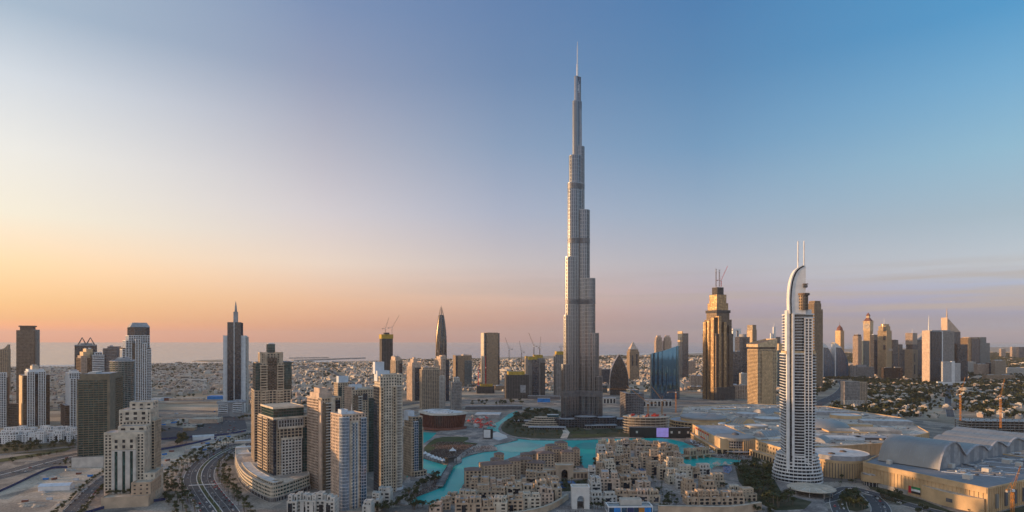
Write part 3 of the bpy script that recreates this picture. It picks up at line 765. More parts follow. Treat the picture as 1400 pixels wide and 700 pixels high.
# --- the near group of apartment towers
t = tower('apartment_tower', 'tall beige tower with a glazed lantern on its stepped crown beside the boulevard', 344, 348, 397, 838, 27, [('lower_shaft', 'wide', 0, 1, 0, 1, 535), ('upper_shaft', 'punch', .06, .92, .05, .9, 497), ('center_slot', 'gbrown', .37, .5, .02, .3, 490, 535), ('center_slot', 'gbrown', .53, .62, .02, .3, 490, 535), ('balcony_stack', 'balc_tan', .17, .34, -.01, .3, 500, 640), ('balcony_stack', 'balc_tan', .64, .80, -.01, .3, 500, 640), ('glass_wing', 'ggreen', .82, 1.04, .03, .9, 496, 548), ('glass_wing', 'ggreen', .03, .16, .02, .9, 497, 534), ('crown', 'punch', .18, .80, .15, .85, 483.5), ('lantern', 'ggreen', .39, .6, .3, .6, 471)], plant=False)
for fx in (.19, .33, .62, .76):
    b = MB(); x, y = t.l(fx, .16); b.box(x - 1.6, x + 1.6, y - 1.6, y + 1.6, t.z(500), t.z(481.5), 'beige'); b.build('crown_pier', t.root)
pyramid(t, .38, .61, .29, .61, 471, 469.3, 'offwhite', 'lantern_cap', .6)
t = tower('apartment_tower', 'beige and dark glass tower rising from the curved podium on the boulevard', 355, 374, 420, 756, 38, [('shaft', 'punch', 0, 1, 0, 1, 573), ('penthouse', 'ggreen', .02, .92, .06, .9, 559.5), ('roof_slab', 'solid_cream', -.02, .9, .0, .9, 557.5, 559.5), ('eave', 'solid_cream', -.03, 1.02, -.04, 1.0, 571.6, 573.4), ('balcony_stack', 'balc_tan', -.06, .08, .28, .52, 574), ('balcony_stack', 'balc_tan', -.06, .08, .66, .94, 574), ('dark_slot', 'gdark', -.02, .07, -.02, .2, 575), ('dark_slot', 'gdark', -.03, .03, .53, .65, 575), ('fin_panel', 'fins_grey', .12, .84, -.05, .1, 575, 585), ('frame', 'solid_cream', .12, .86, -.06, .1, 585, 587), ('grid_panel', 'wide', .16, .82, -.045, .1, 587, 600), ('frame', 'solid_cream', .2, .84, -.06, .1, 600, 602), ('window_panel', 'wide_white', .22, .8, -.05, .1, 602, 668), ('glass_bay', 'ggreen', .84, 1.03, -.02, .9, 588)], roof='roof_tan', plant=False)
CV = [(321, 628), (321, 640), (325, 654), (333, 666), (348, 677), (364, 685), (372, 687), (384, 684.5), (402, 678), (424, 669)]
cv = smooth_line([P(*p) for p in CV], 4)
inn = [P(418, 655), P(374, 661), P(352, 650), P(340, 634), P(334, 622)]
r = thing('podium_building', 'long curved cream podium of banded storeys hugging the boulevard bend', 'building', (*P(370, 668), 0))
loc = lambda q: (q[0] - r.location.x, q[1] - r.location.y)
pl = [loc(q) for q in cv] + [loc(q) for q in inn]
b = MB(); b.shaft(pl, 0, 5, ('concrete', 'glass_dark', 5, .9, .5, 8, .8, .4), 'roof_tan', .3); b.build('ground_storey', r)
pl2 = [loc(q) for q in offset_line(cv, -1.2)] + [loc(q) for q in inn]
b = MB(); b.shaft(pl2, 5.3, 17.5, ('cream', 'glass_green', 4.0, 1.9, .5, 5, .7, .4), 'roof_deck', .9); b.build('upper_storeys', r)
pl3 = [loc(q) for q in offset_line(cv[8:-6], -5)] + [loc(q) for q in offset_line(cv[8:-6], -16)][::-1]
b = MB(); b.shaft(pl3, 17.5, 20.5, ('cream', 'glass_window', 4, 1.3, .3, 5, .8, .3), 'roof_white', .3); b.build('roof_pavilion', r)
for k_, (qx, qy) in enumerate(((330, 616), (332, 625), (336, 634))):
    b = MB(); x, y = loc(P(qx + 2, qy + 4, 0)); b.rbox(x, y, 24, 12, 17.5, 21 - k_ * .7, R(20), 'offwhite', 'roof_white'); b.build('roof_vault', r)
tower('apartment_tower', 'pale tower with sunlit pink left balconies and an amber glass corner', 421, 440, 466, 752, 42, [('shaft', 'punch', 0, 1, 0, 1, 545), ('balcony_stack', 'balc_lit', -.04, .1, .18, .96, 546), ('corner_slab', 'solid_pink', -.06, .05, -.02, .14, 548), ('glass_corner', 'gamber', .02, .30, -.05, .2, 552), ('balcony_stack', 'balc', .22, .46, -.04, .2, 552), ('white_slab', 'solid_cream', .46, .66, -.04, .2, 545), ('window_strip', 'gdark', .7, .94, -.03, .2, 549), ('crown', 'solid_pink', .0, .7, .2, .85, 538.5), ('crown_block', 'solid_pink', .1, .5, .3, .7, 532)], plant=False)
t = tower('apartment_tower', 'foremost cream tower with blue-paned rounded glass corner and mast on its roof', 453, 468, 499, 664, 40, [('shaft', 'punch_lit', 0, 1, 0, 1, 568), ('glass_corner', 'gblue', -.06, .32, -.12, .3, 571, 'e'), ('window_panel', 'punch_cream', .34, .66, -.05, .2, 578), ('window_strip', 'gblue', .42, .5, -.07, .2, 580), ('window_strip', 'gblue', .56, .63, -.07, .2, 580), ('glass_bay', 'gblue', .8, 1.03, -.06, .3, 574), ('roof_drum', 'solid_cream', .62, .98, .1, .5, 568.5, 'e'), ('roof_box', 'solid_plant', .1, .38, .3, .6, 562), ('roof_box', 'solid_plant', .3, .6, .2, .5, 565)], plant=False)
spire(t, .55, .3, 566, 555, .35, .2, 'white', 'mast', 6)
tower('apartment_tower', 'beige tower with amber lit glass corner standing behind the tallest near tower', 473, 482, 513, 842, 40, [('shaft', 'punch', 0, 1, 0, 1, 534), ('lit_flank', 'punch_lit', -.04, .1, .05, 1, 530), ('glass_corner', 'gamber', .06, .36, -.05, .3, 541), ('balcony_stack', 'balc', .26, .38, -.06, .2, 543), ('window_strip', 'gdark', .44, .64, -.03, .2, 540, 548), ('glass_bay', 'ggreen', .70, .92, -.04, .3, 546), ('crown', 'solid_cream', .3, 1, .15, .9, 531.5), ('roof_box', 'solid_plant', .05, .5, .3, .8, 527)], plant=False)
tower('apartment_tower', 'grey-beige tower with blue-white roof box, farthest back of the near group', 457, 462, 481, 1010, 38, [('shaft', 'punch', 0, 1, 0, 1, 524), ('glass_bay', 'ggreen', .05, .25, -.05, .3, 530), ('roof_box', 'solid_plant', .1, .8, .2, .8, 515)], plant=False)
tower('apartment_tower', 'tallest near cream tower, curved green glass end, pale roof boxes', 512.5, 520, 551, 738, 30, [('shaft', 'punch_cream', 0, .72, 0, 1, 516), ('glass_flank', 'gdark', -.05, .08, .1, 1, 530), ('curved_wing', 'ggreen', .52, 1.0, .02, .98, 528, 'e'), ('balcony_stack', 'balc', .66, .98, -.0, .75, 529, 'e'), ('crown', 'punch_cream', .1, .96, .05, .9, 513), ('balcony_stack', 'balc_tan', .02, .12, -.04, .2, 530), ('balcony_stack', 'balc_tan', .56, .66, -.04, .2, 530), ('roof_box', 'solid_plant', -.06, .48, .3, .9, 508), ('roof_box', 'solid_plant', -.1, .3, .55, .95, 496, 512), ('base_ring', 'solid_white', .45, 1.1, -.1, 1.0, 670, 'e')], plant=False)
tower('apartment_tower', 'shorter beige tower with green glass edge beside the lake, right end of the near group', 552, 563, 578, 822, 36, [('shaft', 'punch', 0, 1, 0, 1, 586), ('upper_block', 'wide', .1, 1, .1, 1, 571), ('roof_box', 'solid_plant', .05, .6, .5, 1, 564), ('window_strip', 'gblue', .2, .55, -.05, .2, 577), ('glass_bay', 'ggreen', .62, .9, -.05, .3, 574), ('base_block', 'wide', .1, 1.2, -.15, 1, 645)], plant=False)
# --- middle distance, towards the sea
t = tower('unfinished_tower', 'concrete tower under construction topped with yellow netting against the sea', 519, 522, 537, 2050, 25, [('shaft', 'frame_d', 0, 1, 0, 1, 462), ('netting', 'net', -.04, 1.04, -.04, 1.04, 457.5, 463), ('core', 'frame_d', .3, .75, .3, .7, 455)], cat='tower', plant=False)
crane('tower_crane', 'thin luffing crane leaning right on the left yellow-topped tower', 527, 2055, 456, 450, 38, 20, 74, 'brown')
crane('tower_crane', 'taller luffing crane at the right side of the left yellow-topped tower', 536, 2050, 470, 449, 46, 10, 62, 'brown')
tower('apartment_tower', 'beige slab with white cap close behind the pale roof boxes', 534, 541, 550, 1700, 35, [('shaft', 'wide', 0, 1, 0, 1, 493), ('crown', 'solid_pink', .0, .8, .1, .9, 488), ('glass_bay', 'gdark', .5, .95, -.06, .3, 497)])
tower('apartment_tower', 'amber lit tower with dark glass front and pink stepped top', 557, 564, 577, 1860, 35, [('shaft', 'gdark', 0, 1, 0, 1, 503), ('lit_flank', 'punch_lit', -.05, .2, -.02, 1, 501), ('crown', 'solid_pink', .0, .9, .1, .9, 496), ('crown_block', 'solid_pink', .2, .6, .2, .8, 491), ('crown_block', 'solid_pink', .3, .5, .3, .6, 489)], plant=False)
tower('apartment_tower', 'broad pale beige grid tower standing just behind the round opera house', 574, 577, 608, 1640, 22, [('shaft', 'wide', 0, .78, 0, 1, 506), ('crown', 'punch', .05, .72, .1, .9, 503), ('white_wing', 'wide_white', .76, 1, -.05, .9, 515)])
tower('apartment_tower', 'orange-capped tower with dark glass right half behind the pale grid tower', 595, 603, 613, 1850, 35, [('shaft', 'rose', 0, .6, 0, 1, 491), ('glass_bay', 'gdark', .5, 1.1, .0, .9, 493), ('crown', 'solid_pink', .0, .75, .1, .8, 487.5), ('crown_block', 'solid_pink', .3, .8, .2, .7, 486)], plant=False)
t = tower('office_tower', 'dark twisted bullet tower tapering to a sharp open tip left of centre', 593.5, 600, 613, 1980, 30, [('base', 'gdark', .0, 1, .0, 1, 530)], plant=False)
for k_, (tw, cols) in enumerate(((0, 'bronze'), (45, 'gdark'))):
    b = MB(); n = 24
    def rad(z):
        f = z / t.z(418)
        return (t.W * .52) * (1 - max(0, (f - .5) / .5) ** 2.4) ** .8 + .15
    zs = [t.z(545) + (t.z(419) - t.z(545)) * i / 34 for i in range(35)]
    for i in range(34 if k_ == 0 else 31):
        for j in range(n):
            if k_ == 0 and j % 3 == 0:
                a0 = 2 * math.pi * j / n + i * .035; w_ = 2 * math.pi / n
                q = lambda a, z: (rad(z) * 1.06 * math.cos(a), rad(z) * 1.06 * math.sin(a), z)
                b.face([q(a0, zs[i]), q(a0 + w_, zs[i]), q(a0 + w_ + .035, zs[i + 1]), q(a0 + .035, zs[i + 1])], 'brown_metal')
            elif k_ == 1:
                a0 = 2 * math.pi * j / n; w_ = 2 * math.pi / n
                q = lambda a, z: (rad(z) * math.cos(a), rad(z) * math.sin(a), z)
                b.face([q(a0, zs[i]), q(a0 + w_, zs[i]), q(a0 + w_, zs[i + 1]), q(a0, zs[i + 1])], 'glass_dark' if (i + j) % 5 else 'dark_grey')
    b.build('twisted_ribs' if k_ == 0 else 'glass_body', t.root)
spire(t, .5, .5, 446, 417, 1.8, .3, 'dark_grey', 'tip')
tower('office_tower', 'stubby beige and teal glass block between the bullet tower and the plain slab', 618, 623, 645, 2400, 12, [('shaft', 'stone_far', 0, 1, 0, 1, 486.5), ('dark_strip', 'gdark', .02, .1, -.05, .2, 487), ('glass_wing', 'gteal', .55, 1.0, -.04, .6, 493), ('crown', 'solid_pink', .5, 1, .2, .9, 485.5)])
tower('apartment_tower', 'slim pale tower with white vertical ribs right behind the opera house', 616, 618, 631, 1620, 15, [('shaft', 'fins_grey', 0, 1, 0, 1, 523), ('crown', 'wide_white', .2, .8, .1, .9, 517)])
tower('office_tower', 'plain tall brown-grey slab tower standing alone left of the giant tower', 658, 662, 683, 2420, 10, [('shaft', 'stone_far', .16, .9, -.01, 1, 455), ('dark_edge', 'gdark', .0, .16, .02, .98, 455.5), ('dark_edge', 'gdark', .9, 1.0, .0, .98, 455.5), ('pale_edge', 'solid_cream', -.03, .02, .0, 1, 455)], plant=False)
tower('unfinished_tower', 'squat concrete frame with yellow netting left of the taller netted frame', 690, 692, 723, 1930, 8, [('shaft', 'frame_d', 0, 1, 0, 1, 513), ('netting', 'net', .1, .82, -.03, .9, 508.5, 512.5), ('hoist_panel', 'solid_grey', .62, .86, -.03, .1, 527, 537)], plant=False)
tower('unfinished_tower', 'taller concrete frame with yellow netting and glazed middle left of the giant tower', 717, 722, 745, 2000, 8, [('shaft', 'frame', 0, 1, 0, 1, 490), ('netting', 'net', .0, .55, -.04, .9, 488, 492), ('netting', 'net', .5, .9, .1, .9, 486, 490), ('glass_bay', 'far_glass', .25, .62, -.05, .3, 492), ('hoist_panel', 'frame_d', .75, 1, -.04, .3, 496)], plant=False)
tower('unfinished_tower', 'narrow concrete frame with yellow cap partly hidden by the giant tower', 757, 760, 772, 2030, 8, [('shaft', 'frame', 0, 1, 0, 1, 485), ('netting', 'net', .1, 1, -.04, .9, 481, 485)], plant=False)
tower('unfinished_block', 'low netted concrete frame with yellow edge right of the teal block', 650, 652, 676, 2120, 6, [('shaft', 'frame_d', 0, 1, 0, 1, 528), ('netting', 'net', .2, .9, -.03, .5, 525.5, 528.5)], D=40, cat='building', plant=False)
tower('low_office', 'long low beige block left of the netted low frame', 638, 640, 651, 2300, 5, [('shaft', 'stone_far', 0, 1, 0, 1, 531)], D=30, cat='building')
tower('low_office', 'low beige block between the two netted concrete frames', 675, 677, 691, 2250, 5, [('shaft', 'stone_far', 0, 1, 0, 1, 528)], D=30, cat='building')
for px_, yb_, yt_, sl, lu, rc, lab in ((696, 505, 478, 170, 72, 40, 'dark luffing crane leaning left over the squat netted frame'), (713, 505, 482, 160, 80, 36, 'dark crane standing upright between the two netted frames'), (730, 487, 474, 140, 64, 48, 'pale luffing crane leaning left on the taller netted frame'), (738, 487, 476, 60, 80, 36, 'short upright crane at right on the taller netted frame'), (767, 481, 475, 10, 12, 22, 'small crane on the narrow netted frame beside the giant tower'), (654, 527, 508, 60, 70, 30, 'orange crane left of the plain brown-grey slab'), (664, 527, 503, 100, 76, 40, 'red crane at the foot of the plain brown-grey slab'), (607, 540, 520, 30, 40, 25, 'small crane near the pale ribbed tower')):
    crane('tower_crane', lab, px_, 2010 if px_ > 680 else 2120, yb_, yt_, rc, sl, lu, 'brown' if px_ > 680 else 'red_paint')
# --- right of the giant tower
r = thing('office_tower', 'pointed-arch glass tower with bright curved left shell right of the giant tower', 'tower', ((846 - 700) / F * 2080, 2080, 0), R(-6))
def arch_tower(r, Wd, D, ht, ms, mf, lean=0.0, seg=18):
    b, c, e = MB(), MB(), MB()
    prof = []
    for i in range(seg + 1):
        f = i / seg
        prof.append((f * ht, 1 - max(0, (f - .25) / .75) ** 2.3))
    for (z0, w0), (z1, w1) in zip(prof, prof[1:]):
        xa, xb = lean * Wd * (z0 / ht), lean * Wd * (z1 / ht)
        for s_, m_ in ((-1, ms), (1, mf)):
            b.face([(xa + s_ * Wd / 2 * w0, -D / 2, z0), (xa + s_ * Wd / 2 * w0, D / 2, z0), (xb + s_ * Wd / 2 * w1, D / 2, z1), (xb + s_ * Wd / 2 * w1, -D / 2, z1)], ms)
            b.face([(xa + s_ * (Wd / 2 * w0 + .5), -D / 2 - .8, z0), (xa + s_ * (Wd / 2 * w0 - 1), -D / 2 - .8, z0), (xb + s_ * (Wd / 2 * w1 - 1), -D / 2 - .8, z1), (xb + s_ * (Wd / 2 * w1 + .5), -D / 2 - .8, z1)], 'grey')
        for y, mb in ((-D / 2, c), (D / 2, e)):
            mb.face([(xa - Wd / 2 * w0, y, z0), (xa + Wd / 2 * w0, y, z0), (xb + Wd / 2 * w1, y, z1), (xb - Wd / 2 * w1, y, z1)], mf)
        c.box(xa - Wd / 2 * w0, xa + Wd / 2 * w0, -D / 2 - .3, -D / 2, z0, z0 + .8, 'dark_grey')
    b.build('curved_shell', r); c.build('glass_face', r); e.build('glass_face', r)
arch_tower(r, 62, 46, ZH(484, 2080), 'glass_mirror', 'glass_brown', seg=34)
t = tower('office_tower', 'tan tower with a faceted pointed pink crown behind the pointed-arch glass tower', 857, 861, 874, 2760, 0, [('shaft', 'stone_far', 0, 1, 0, 1, 481), ('glass_strip', 'gdark', .22, .34, -.03, .1, 486, 500), ('glass_strip', 'gdark', .66, .8, -.03, .1, 484, 500), ('crown', 'stone_far', .08, .92, .08, .92, 478)], plant=False)
pyramid(t, .1, .9, .1, .9, 477, 471.5, 'pink_beige', 'crown_roof', .4); pyramid(t, .3, .7, .3, .7, 472, 467.5, 'pink_beige', 'crown_tip', .15)
# wavy blue glass tower
mat('glass_ripple', (.09, .23, .38), rough=.05, metal=.92, var=.03)
Yg = 1925
r = thing('office_tower', 'broad blue mirror-glass tower with rippled front and top rising to the right', 'tower', ((909 - 700) / F * Yg, Yg, 0), R(-5))
b = MB(); n = 42; Wd = 36 / F * Yg
pts = [(-Wd / 2 + Wd * i / n, 0.45 * math.sin(i * .95) - 4 * math.sin(math.pi * i / n)) for i in range(n + 1)]
tz = lambda i: ZH(483, Yg) + (ZH(472.5, Yg) - ZH(483, Yg)) * (i / n) ** 1.3
for i in range(n):
    (ax, ay), (bx, by) = pts[i], pts[i + 1]
    K = 24
    for k_ in range(K):
        f0, f1 = k_ / K, (k_ + 1) / K
        b.face([(ax, ay, tz(i) * f0), (bx, by, tz(i + 1) * f0), (bx, by, tz(i + 1) * f1), (ax, ay, tz(i) * f1)], 'glass_ripple' if k_ > 2 else 'glass_blue')
    b.face([(ax, ay, tz(i)), (bx, by, tz(i + 1)), (bx, 30, tz(i + 1) - 2), (ax, 30, tz(i) - 2)], 'grey')
b.build('rippled_facade', r, smooth=False)
b = MB(); b.shaft([(Wd / 2 - .5, 1), (Wd / 2 + 3, 2), (Wd / 2 + 3, 32), (-Wd / 2, 32), (-Wd / 2, 1), (-Wd / 2 + .6, 3), (Wd / 2 - 1, 3)], 0, tz(0) - 3, STY['gteal'], parapet=0); b.build('rear_body', r)
b = MB(); b.shaft(rect(Wd / 2 - 1, Wd / 2 + 4.5, 1.5, 26), 0, tz(n) - 1, STY['gteal']); b.build('side_fin', r)
for x_, lab in ((894.5, 'left twin of the brown towers with stepped caps behind the blue mirror tower'), (906.5, 'right twin of the brown towers with stepped caps behind the blue mirror tower')):
    tower('hotel_tower', lab, x_, x_ + 2.5, x_ + 11.5, 3000, 0, [('shaft', 'rose', 0, 1, 0, 1, 466), ('upper_block', 'rose', .08, .92, .08, .92, 461.5), ('crown', 'solid_pink', .22, .78, .2, .8, 458.8)], plant=False, group='twin brown towers', cat='hotel')
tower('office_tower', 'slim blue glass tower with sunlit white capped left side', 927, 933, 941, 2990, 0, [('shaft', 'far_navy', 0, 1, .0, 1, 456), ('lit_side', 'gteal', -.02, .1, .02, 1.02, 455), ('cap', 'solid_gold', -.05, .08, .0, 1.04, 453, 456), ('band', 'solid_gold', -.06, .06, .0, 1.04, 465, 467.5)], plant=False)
# golden stepped tower
t = tower('hotel_tower', 'golden stepped skyscraper with cranes on its unfinished crown', 961, 979, 1002, 1880, 24, [
 ('podium', 'frame_d', -.02, 1.06, -.06, 1, 530), ('shaft', 'bronze', .0, 1, .0, 1, 458), ('shoulder', 'bronze', .06, .96, .05, .95, 437), ('upper_shaft', 'bronze', .13, .88, .12, .88, 425), ('upper_shaft', 'gold', .17, .85, .17, .85, 414), ('neck', 'gold', .24, .80, .24, .8, 402), ('crown', 'frame_d', .32, .70, .32, .7, 392),
 ('gold_bay', 'gold', .12, .27, -.05, .2, 432), ('gold_bay', 'gold', .42, .58, -.05, .2, 440), ('gold_bay', 'bronze', .74, .88, -.05, .2, 445), ('gold_bay', 'gold', -.05, .1, .12, .34, 434), ('gold_bay', 'gold', -.05, .1, .44, .62, 438), ('gold_bay', 'gold', -.05, .1, .72, .92, 440), ('mechanical_band', 'frame_d', -.01, 1.01, -.015, 1.01, 456.5, 459.5), ('mechanical_band', 'frame_d', .1, .92, .08, .92, 424, 427.5)], plant=False)
crane('tower_crane', 'thin upright mast at left on the golden skyscraper crown', 979, 1890, 392, 371, 6, 10, 75, 'brown')
crane('tower_crane', 'thin upright mast in the middle of the golden skyscraper crown', 983.5, 1890, 392, 372, 6, 10, 75, 'brown')
crane('tower_crane', 'luffing crane leaning right on the golden skyscraper crown', 986, 1890, 392, 384, 48, 5, 66, 'red_paint')
# tan oval tower
t = tower('apartment_tower', 'tan tower with a slanted curved crown hood left of the white sail-topped hotel', 1022, 1036, 1061, 1715, 16, [('shaft', 'tanband', 0, 1, 0, 1, 478), ('loggia', 'gbrown', .04, .98, .03, .96, 474), ('front_grid', 'goldgrid', .22, .78, -.04, .2, 480)], plant=False)
b = MB(); (x0, y0), (x1, y1) = t.l(-.03, -.06), t.l(1.03, 1.05); n = 12
for i in range(n):
    f0, f1 = i / n, (i + 1) / n
    z0_, z1_ = t.z(470.5) + (t.z(463) - t.z(470.5)) * f0 ** .8, t.z(470.5) + (t.z(463) - t.z(470.5)) * f1 ** .8
    xa, xb = x0 + (x1 - x0) * f0, x0 + (x1 - x0) * f1; zb = t.z(474.5)
    b.face([(xa, y0, zb), (xb, y0, zb), (xb, y0, z1_), (xa, y0, z0_)], 'gold_stone'); b.face([(xa, y1, zb), (xb, y1, zb), (xb, y1, z1_), (xa, y1, z0_)], 'gold_stone'); b.face([(xa, y0, z0_), (xb, y0, z1_), (xb, y1, z1_ - 4), (xa, y1, z0_ - 4)], 'brown')
b.face([(x0, y0, t.z(474.5)), (x0, y1, t.z(474.5)), (x0, y1, t.z(470.5)), (x0, y0, t.z(470.5))], 'gold_stone'); b.face([(x1, y0, t.z(474.5)), (x1, y1, t.z(474.5)), (x1, y1, t.z(463)), (x1, y0, t.z(463))], 'gold_stone')
b.build('crown_hood', t.root)
# background towers between
tower('office_tower', 'white arched-frame tower just right of the golden skyscraper', 1000, 1002, 1013, 2800, 0, [('shaft', 'rose', 0, .5, 0, 1, 463), ('white_frame', 'solid_white', 0, .36, -.02, .7, 451), ('white_frame', 'solid_white', .72, 1, -.02, .7, 451), ('lintel', 'solid_white', 0, 1, -.03, .72, 449.5, 452), ('lower_block', 'rose', .4, 1, .1, 1, 462)], D=40, plant=False)
tower('office_tower', 'dark blue-grey tower with rounded roof left of the tan hooded tower', 1008, 1011, 1025, 2300, 0, [('shaft', 'far_navy', 0, 1, 0, 1, 461), ('center_strip', 'gdark', .35, .65, -.04, .3, 463), ('crown', 'solid_grey', .25, .9, .2, .9, 457, 'e')], D=46, plant=False)
tower('office_tower', 'dark glass block behind the left side of the tan hooded tower', 1000, 1002, 1015, 2150, 0, [('shaft', 'far_navy', 0, 1, 0, 1, 481)], D=40)
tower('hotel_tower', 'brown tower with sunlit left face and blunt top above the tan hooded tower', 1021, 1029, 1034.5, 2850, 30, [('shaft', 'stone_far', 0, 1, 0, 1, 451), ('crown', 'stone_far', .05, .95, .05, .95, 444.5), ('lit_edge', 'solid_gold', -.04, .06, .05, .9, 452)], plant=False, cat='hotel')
t = tower('office_tower', 'dark tower with a tall white fin beside the sail-topped hotel', 1055, 1058, 1067, 2600, 0, [('shaft', 'far_navy', 0, 1, 0, 1, 461), ('white_fin', 'solid_white', -.05, .28, -.02, .4, 447), ('white_fin', 'solid_white', -.45, -.2, -.02, .4, 456)], plant=False)
spire(t, .1, .2, 447, 441, 1.2, .4, 'white')
tower('office_tower', 'gold topped block squeezed between the tan hooded tower and the sail-topped hotel', 1060, 1063, 1073, 2400, 0, [('shaft', 'gteal', 0, 1, 0, 1, 479), ('gold_block', 'solid_gold', .2, .8, .1, .9, 470)], plant=False)
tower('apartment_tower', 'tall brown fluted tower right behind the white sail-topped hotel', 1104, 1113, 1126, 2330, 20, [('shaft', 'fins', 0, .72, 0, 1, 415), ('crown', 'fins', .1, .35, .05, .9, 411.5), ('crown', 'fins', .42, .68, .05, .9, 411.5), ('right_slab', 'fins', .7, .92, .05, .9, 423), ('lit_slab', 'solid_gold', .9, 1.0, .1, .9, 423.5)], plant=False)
for x0_, x1_, lab in ((1125, 1141, 'left of two dark sail-shaped glass towers with white peaks'), (1142, 1160, 'right of two dark sail-shaped glass towers with white peaks')):
    Yk = 2950
    r = thing('office_tower', lab, 'tower', ((x0_ - 700) / F * Yk, Yk, 0), 0, 'two dark sail towers')
    Wd = (x1_ - x0_) / F * Yk; ht = ZH(470, Yk); b = MB(); n = 20
    for i in range(n):
        f0, f1 = i / n, (i + 1) / n; w0, w1 = Wd * (1 - max(0, (f0 - .3) / .7) ** 2.2 * .85), Wd * (1 - max(0, (f1 - .3) / .7) ** 2.2 * .85)
        for y in (0, 34):
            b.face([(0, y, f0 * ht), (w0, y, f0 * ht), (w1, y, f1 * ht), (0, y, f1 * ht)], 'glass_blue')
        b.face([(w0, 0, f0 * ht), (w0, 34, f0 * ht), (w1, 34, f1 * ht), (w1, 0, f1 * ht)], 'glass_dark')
        for x_ in (.25, .5, .75):
            b.box(x_ * w0 - .4, x_ * w0 + .4, -.5, 0, f0 * ht, f1 * ht, 'dark_grey')
        b.face([(0, 0, f0 * ht), (0, 34, f0 * ht), (0, 34, f1 * ht), (0, 0, f1 * ht)], 'white')
    b.build('sail_body', r)
    b = MB(); b.prism([(-2, -1), (2, -1), (2, 35), (-2, 35)], 0, ht * .9, 'white'); z_ = ht * .9
    b.face([(-2, -1, z_), (Wd * .55, -1, z_ - 4), (-2, -1, ht * 1.04)], 'white'); b.face([(-2, 35, z_), (Wd * .55, 35, z_ - 4), (-2, 35, ht * 1.04)], 'white'); b.face([(-2, -1, ht * 1.04), (-2, 35, ht * 1.04), (Wd * .55, 35, z_ - 4), (Wd * .55, -1, z_ - 4)], 'white')
    b.build('white_peak', r)
t = tower('office_tower', 'thin gold tower with round red-brown cap behind the right sail tower', 1142, 1149, 1154, 3300, 36, [('shaft', 'goldgrid', 0, 1, 0, 1, 452)], plant=False)
b = MB(); x, y = t.l(.5, .5); b.lathe([(16, t.z(452)), (13, t.z(448)), (8, t.z(446.5)), (3, t.z(445)), (0, t.z(443.5))], x, y, 'red_brown', 12); b.build('round_cap', t.root); spire(t, .5, .5, 446, 440, 1, .3, 'brown')
tower('office_tower', 'red-brown slab left of the golden clock tower', 1166, 1173, 1178, 3000, 36, [('shaft', 'rose', 0, 1, 0, 1, 460), ('crown', 'solid_brown', .08, 1, .1, .9, 457.5)])
t = tower('clock_tower', 'golden clock tower with pointed red-brown roof in the far skyline', 1180, 1189.5, 1194, 3200, 40, [('shaft', 'goldgrid', .05, .95, .05, .95, 452), ('belfry', 'solid_gold', 0, 1, 0, 1, 439.5, 452), ('cornice', 'solid_gold', -.05, 1.05, -.05, 1.05, 439, 440)], plant=False)
x, y = t.l(-.01, .5)
rc = min(14, t.D * .38)
b = MB(); b.lathe([(0, .6), (rc, .6), (rc + 1.5, 0)], 0, 0, 'roof_tan', 20); o = b.build('clock_face', t.root, (x - .2, y, t.z(445.8))); o.rotation_euler = (R(90), 0, R(-90))
for a_, l_ in ((60, 9), (150, 12)):
    b = MB(); b.bar((0, 0, 1.1), (l_ * rc / 14 * math.cos(R(a_)), l_ * rc / 14 * math.sin(R(a_)), 1.1), 1.2, 'brown'); b.build('clock_hand', o)
pyramid(t, .02, .98, .02, .98, 439, 434.5, 'red_brown', 'roof', .45); pyramid(t, .3, .7, .3, .7, 434.5, 431.5, 'gold_stone', 'lantern', .9); pyramid(t, .25, .75, .25, .75, 431.5, 427, 'red_brown', 'spire', .05)
tower('office_tower', 'grey glass slab hugging the right side of the golden clock tower', 1193, 1195, 1201, 3150, 0, [('shaft', 'far_glass', 0, 1, 0, 1, 458)], D=36); tower('office_tower', 'pale grey glass slab in front of the golden clock tower', 1178, 1180, 1189, 3050, 0, [('shaft', 'gteal', 0, 1, 0, 1, 466)], D=30)
t = tower('office_tower', 'bright gold tower with rounded shoulder and stacked openings right of the clock tower', 1200, 1212, 1219, 3000, 42, [('shaft', 'goldgrid', 0, 1, 0, 1, 452), ('upper_block', 'goldgrid', .0, .9, .1, .9, 446), ('round_crown', 'goldgrid', .15, .95, .1, .9, 443, 'e'), ('opening', 'gdark', -.04, .3, .1, .35, 447, 453), ('opening', 'gdark', -.04, .3, .1, .35, 459, 465), ('opening', 'gdark', -.04, .3, .1, .35, 472, 478), ('balcony', 'solid_pink', .3, 1.1, -.06, .2, 477, 480)], plant=False)
spire(t, .4, .5, 443, 434, 1.2, .3, 'white')
tower('office_tower', 'dark grey slab right of the bright gold tower, taller of two', 1218, 1221, 1228, 3050, 0, [('shaft', 'far_glass', 0, 1, 0, 1, 465)], D=40); tower('office_tower', 'low dark slab pair beside the gold-capped brown tower', 1227, 1229, 1238, 3100, 0, [('shaft', 'far_navy', 0, .55, 0, 1, 471), ('right_slab', 'far_glass', .5, 1, 0, 1, 478)], D=40)
t = tower('office_tower', 'brown stone tower carrying a glowing gold cube on its top', 1237, 1247.5, 1254.5, 2780, 40, [('shaft', 'stone_far', 0, 1, 0, 1, 478), ('glass_strip', 'gdark', .28, .5, -.03, .1, 484, 495), ('glass_strip', 'gdark', .28, .5, -.03, .1, 499, 512), ('glass_neck', 'gdark', .1, 1, .06, .9, 471), ('gold_cube', 'rose', .05, .95, .02, .95, 455.5, 471)], plant=False)
spire(t, .7, .5, 455, 448, 1, .4, 'white')
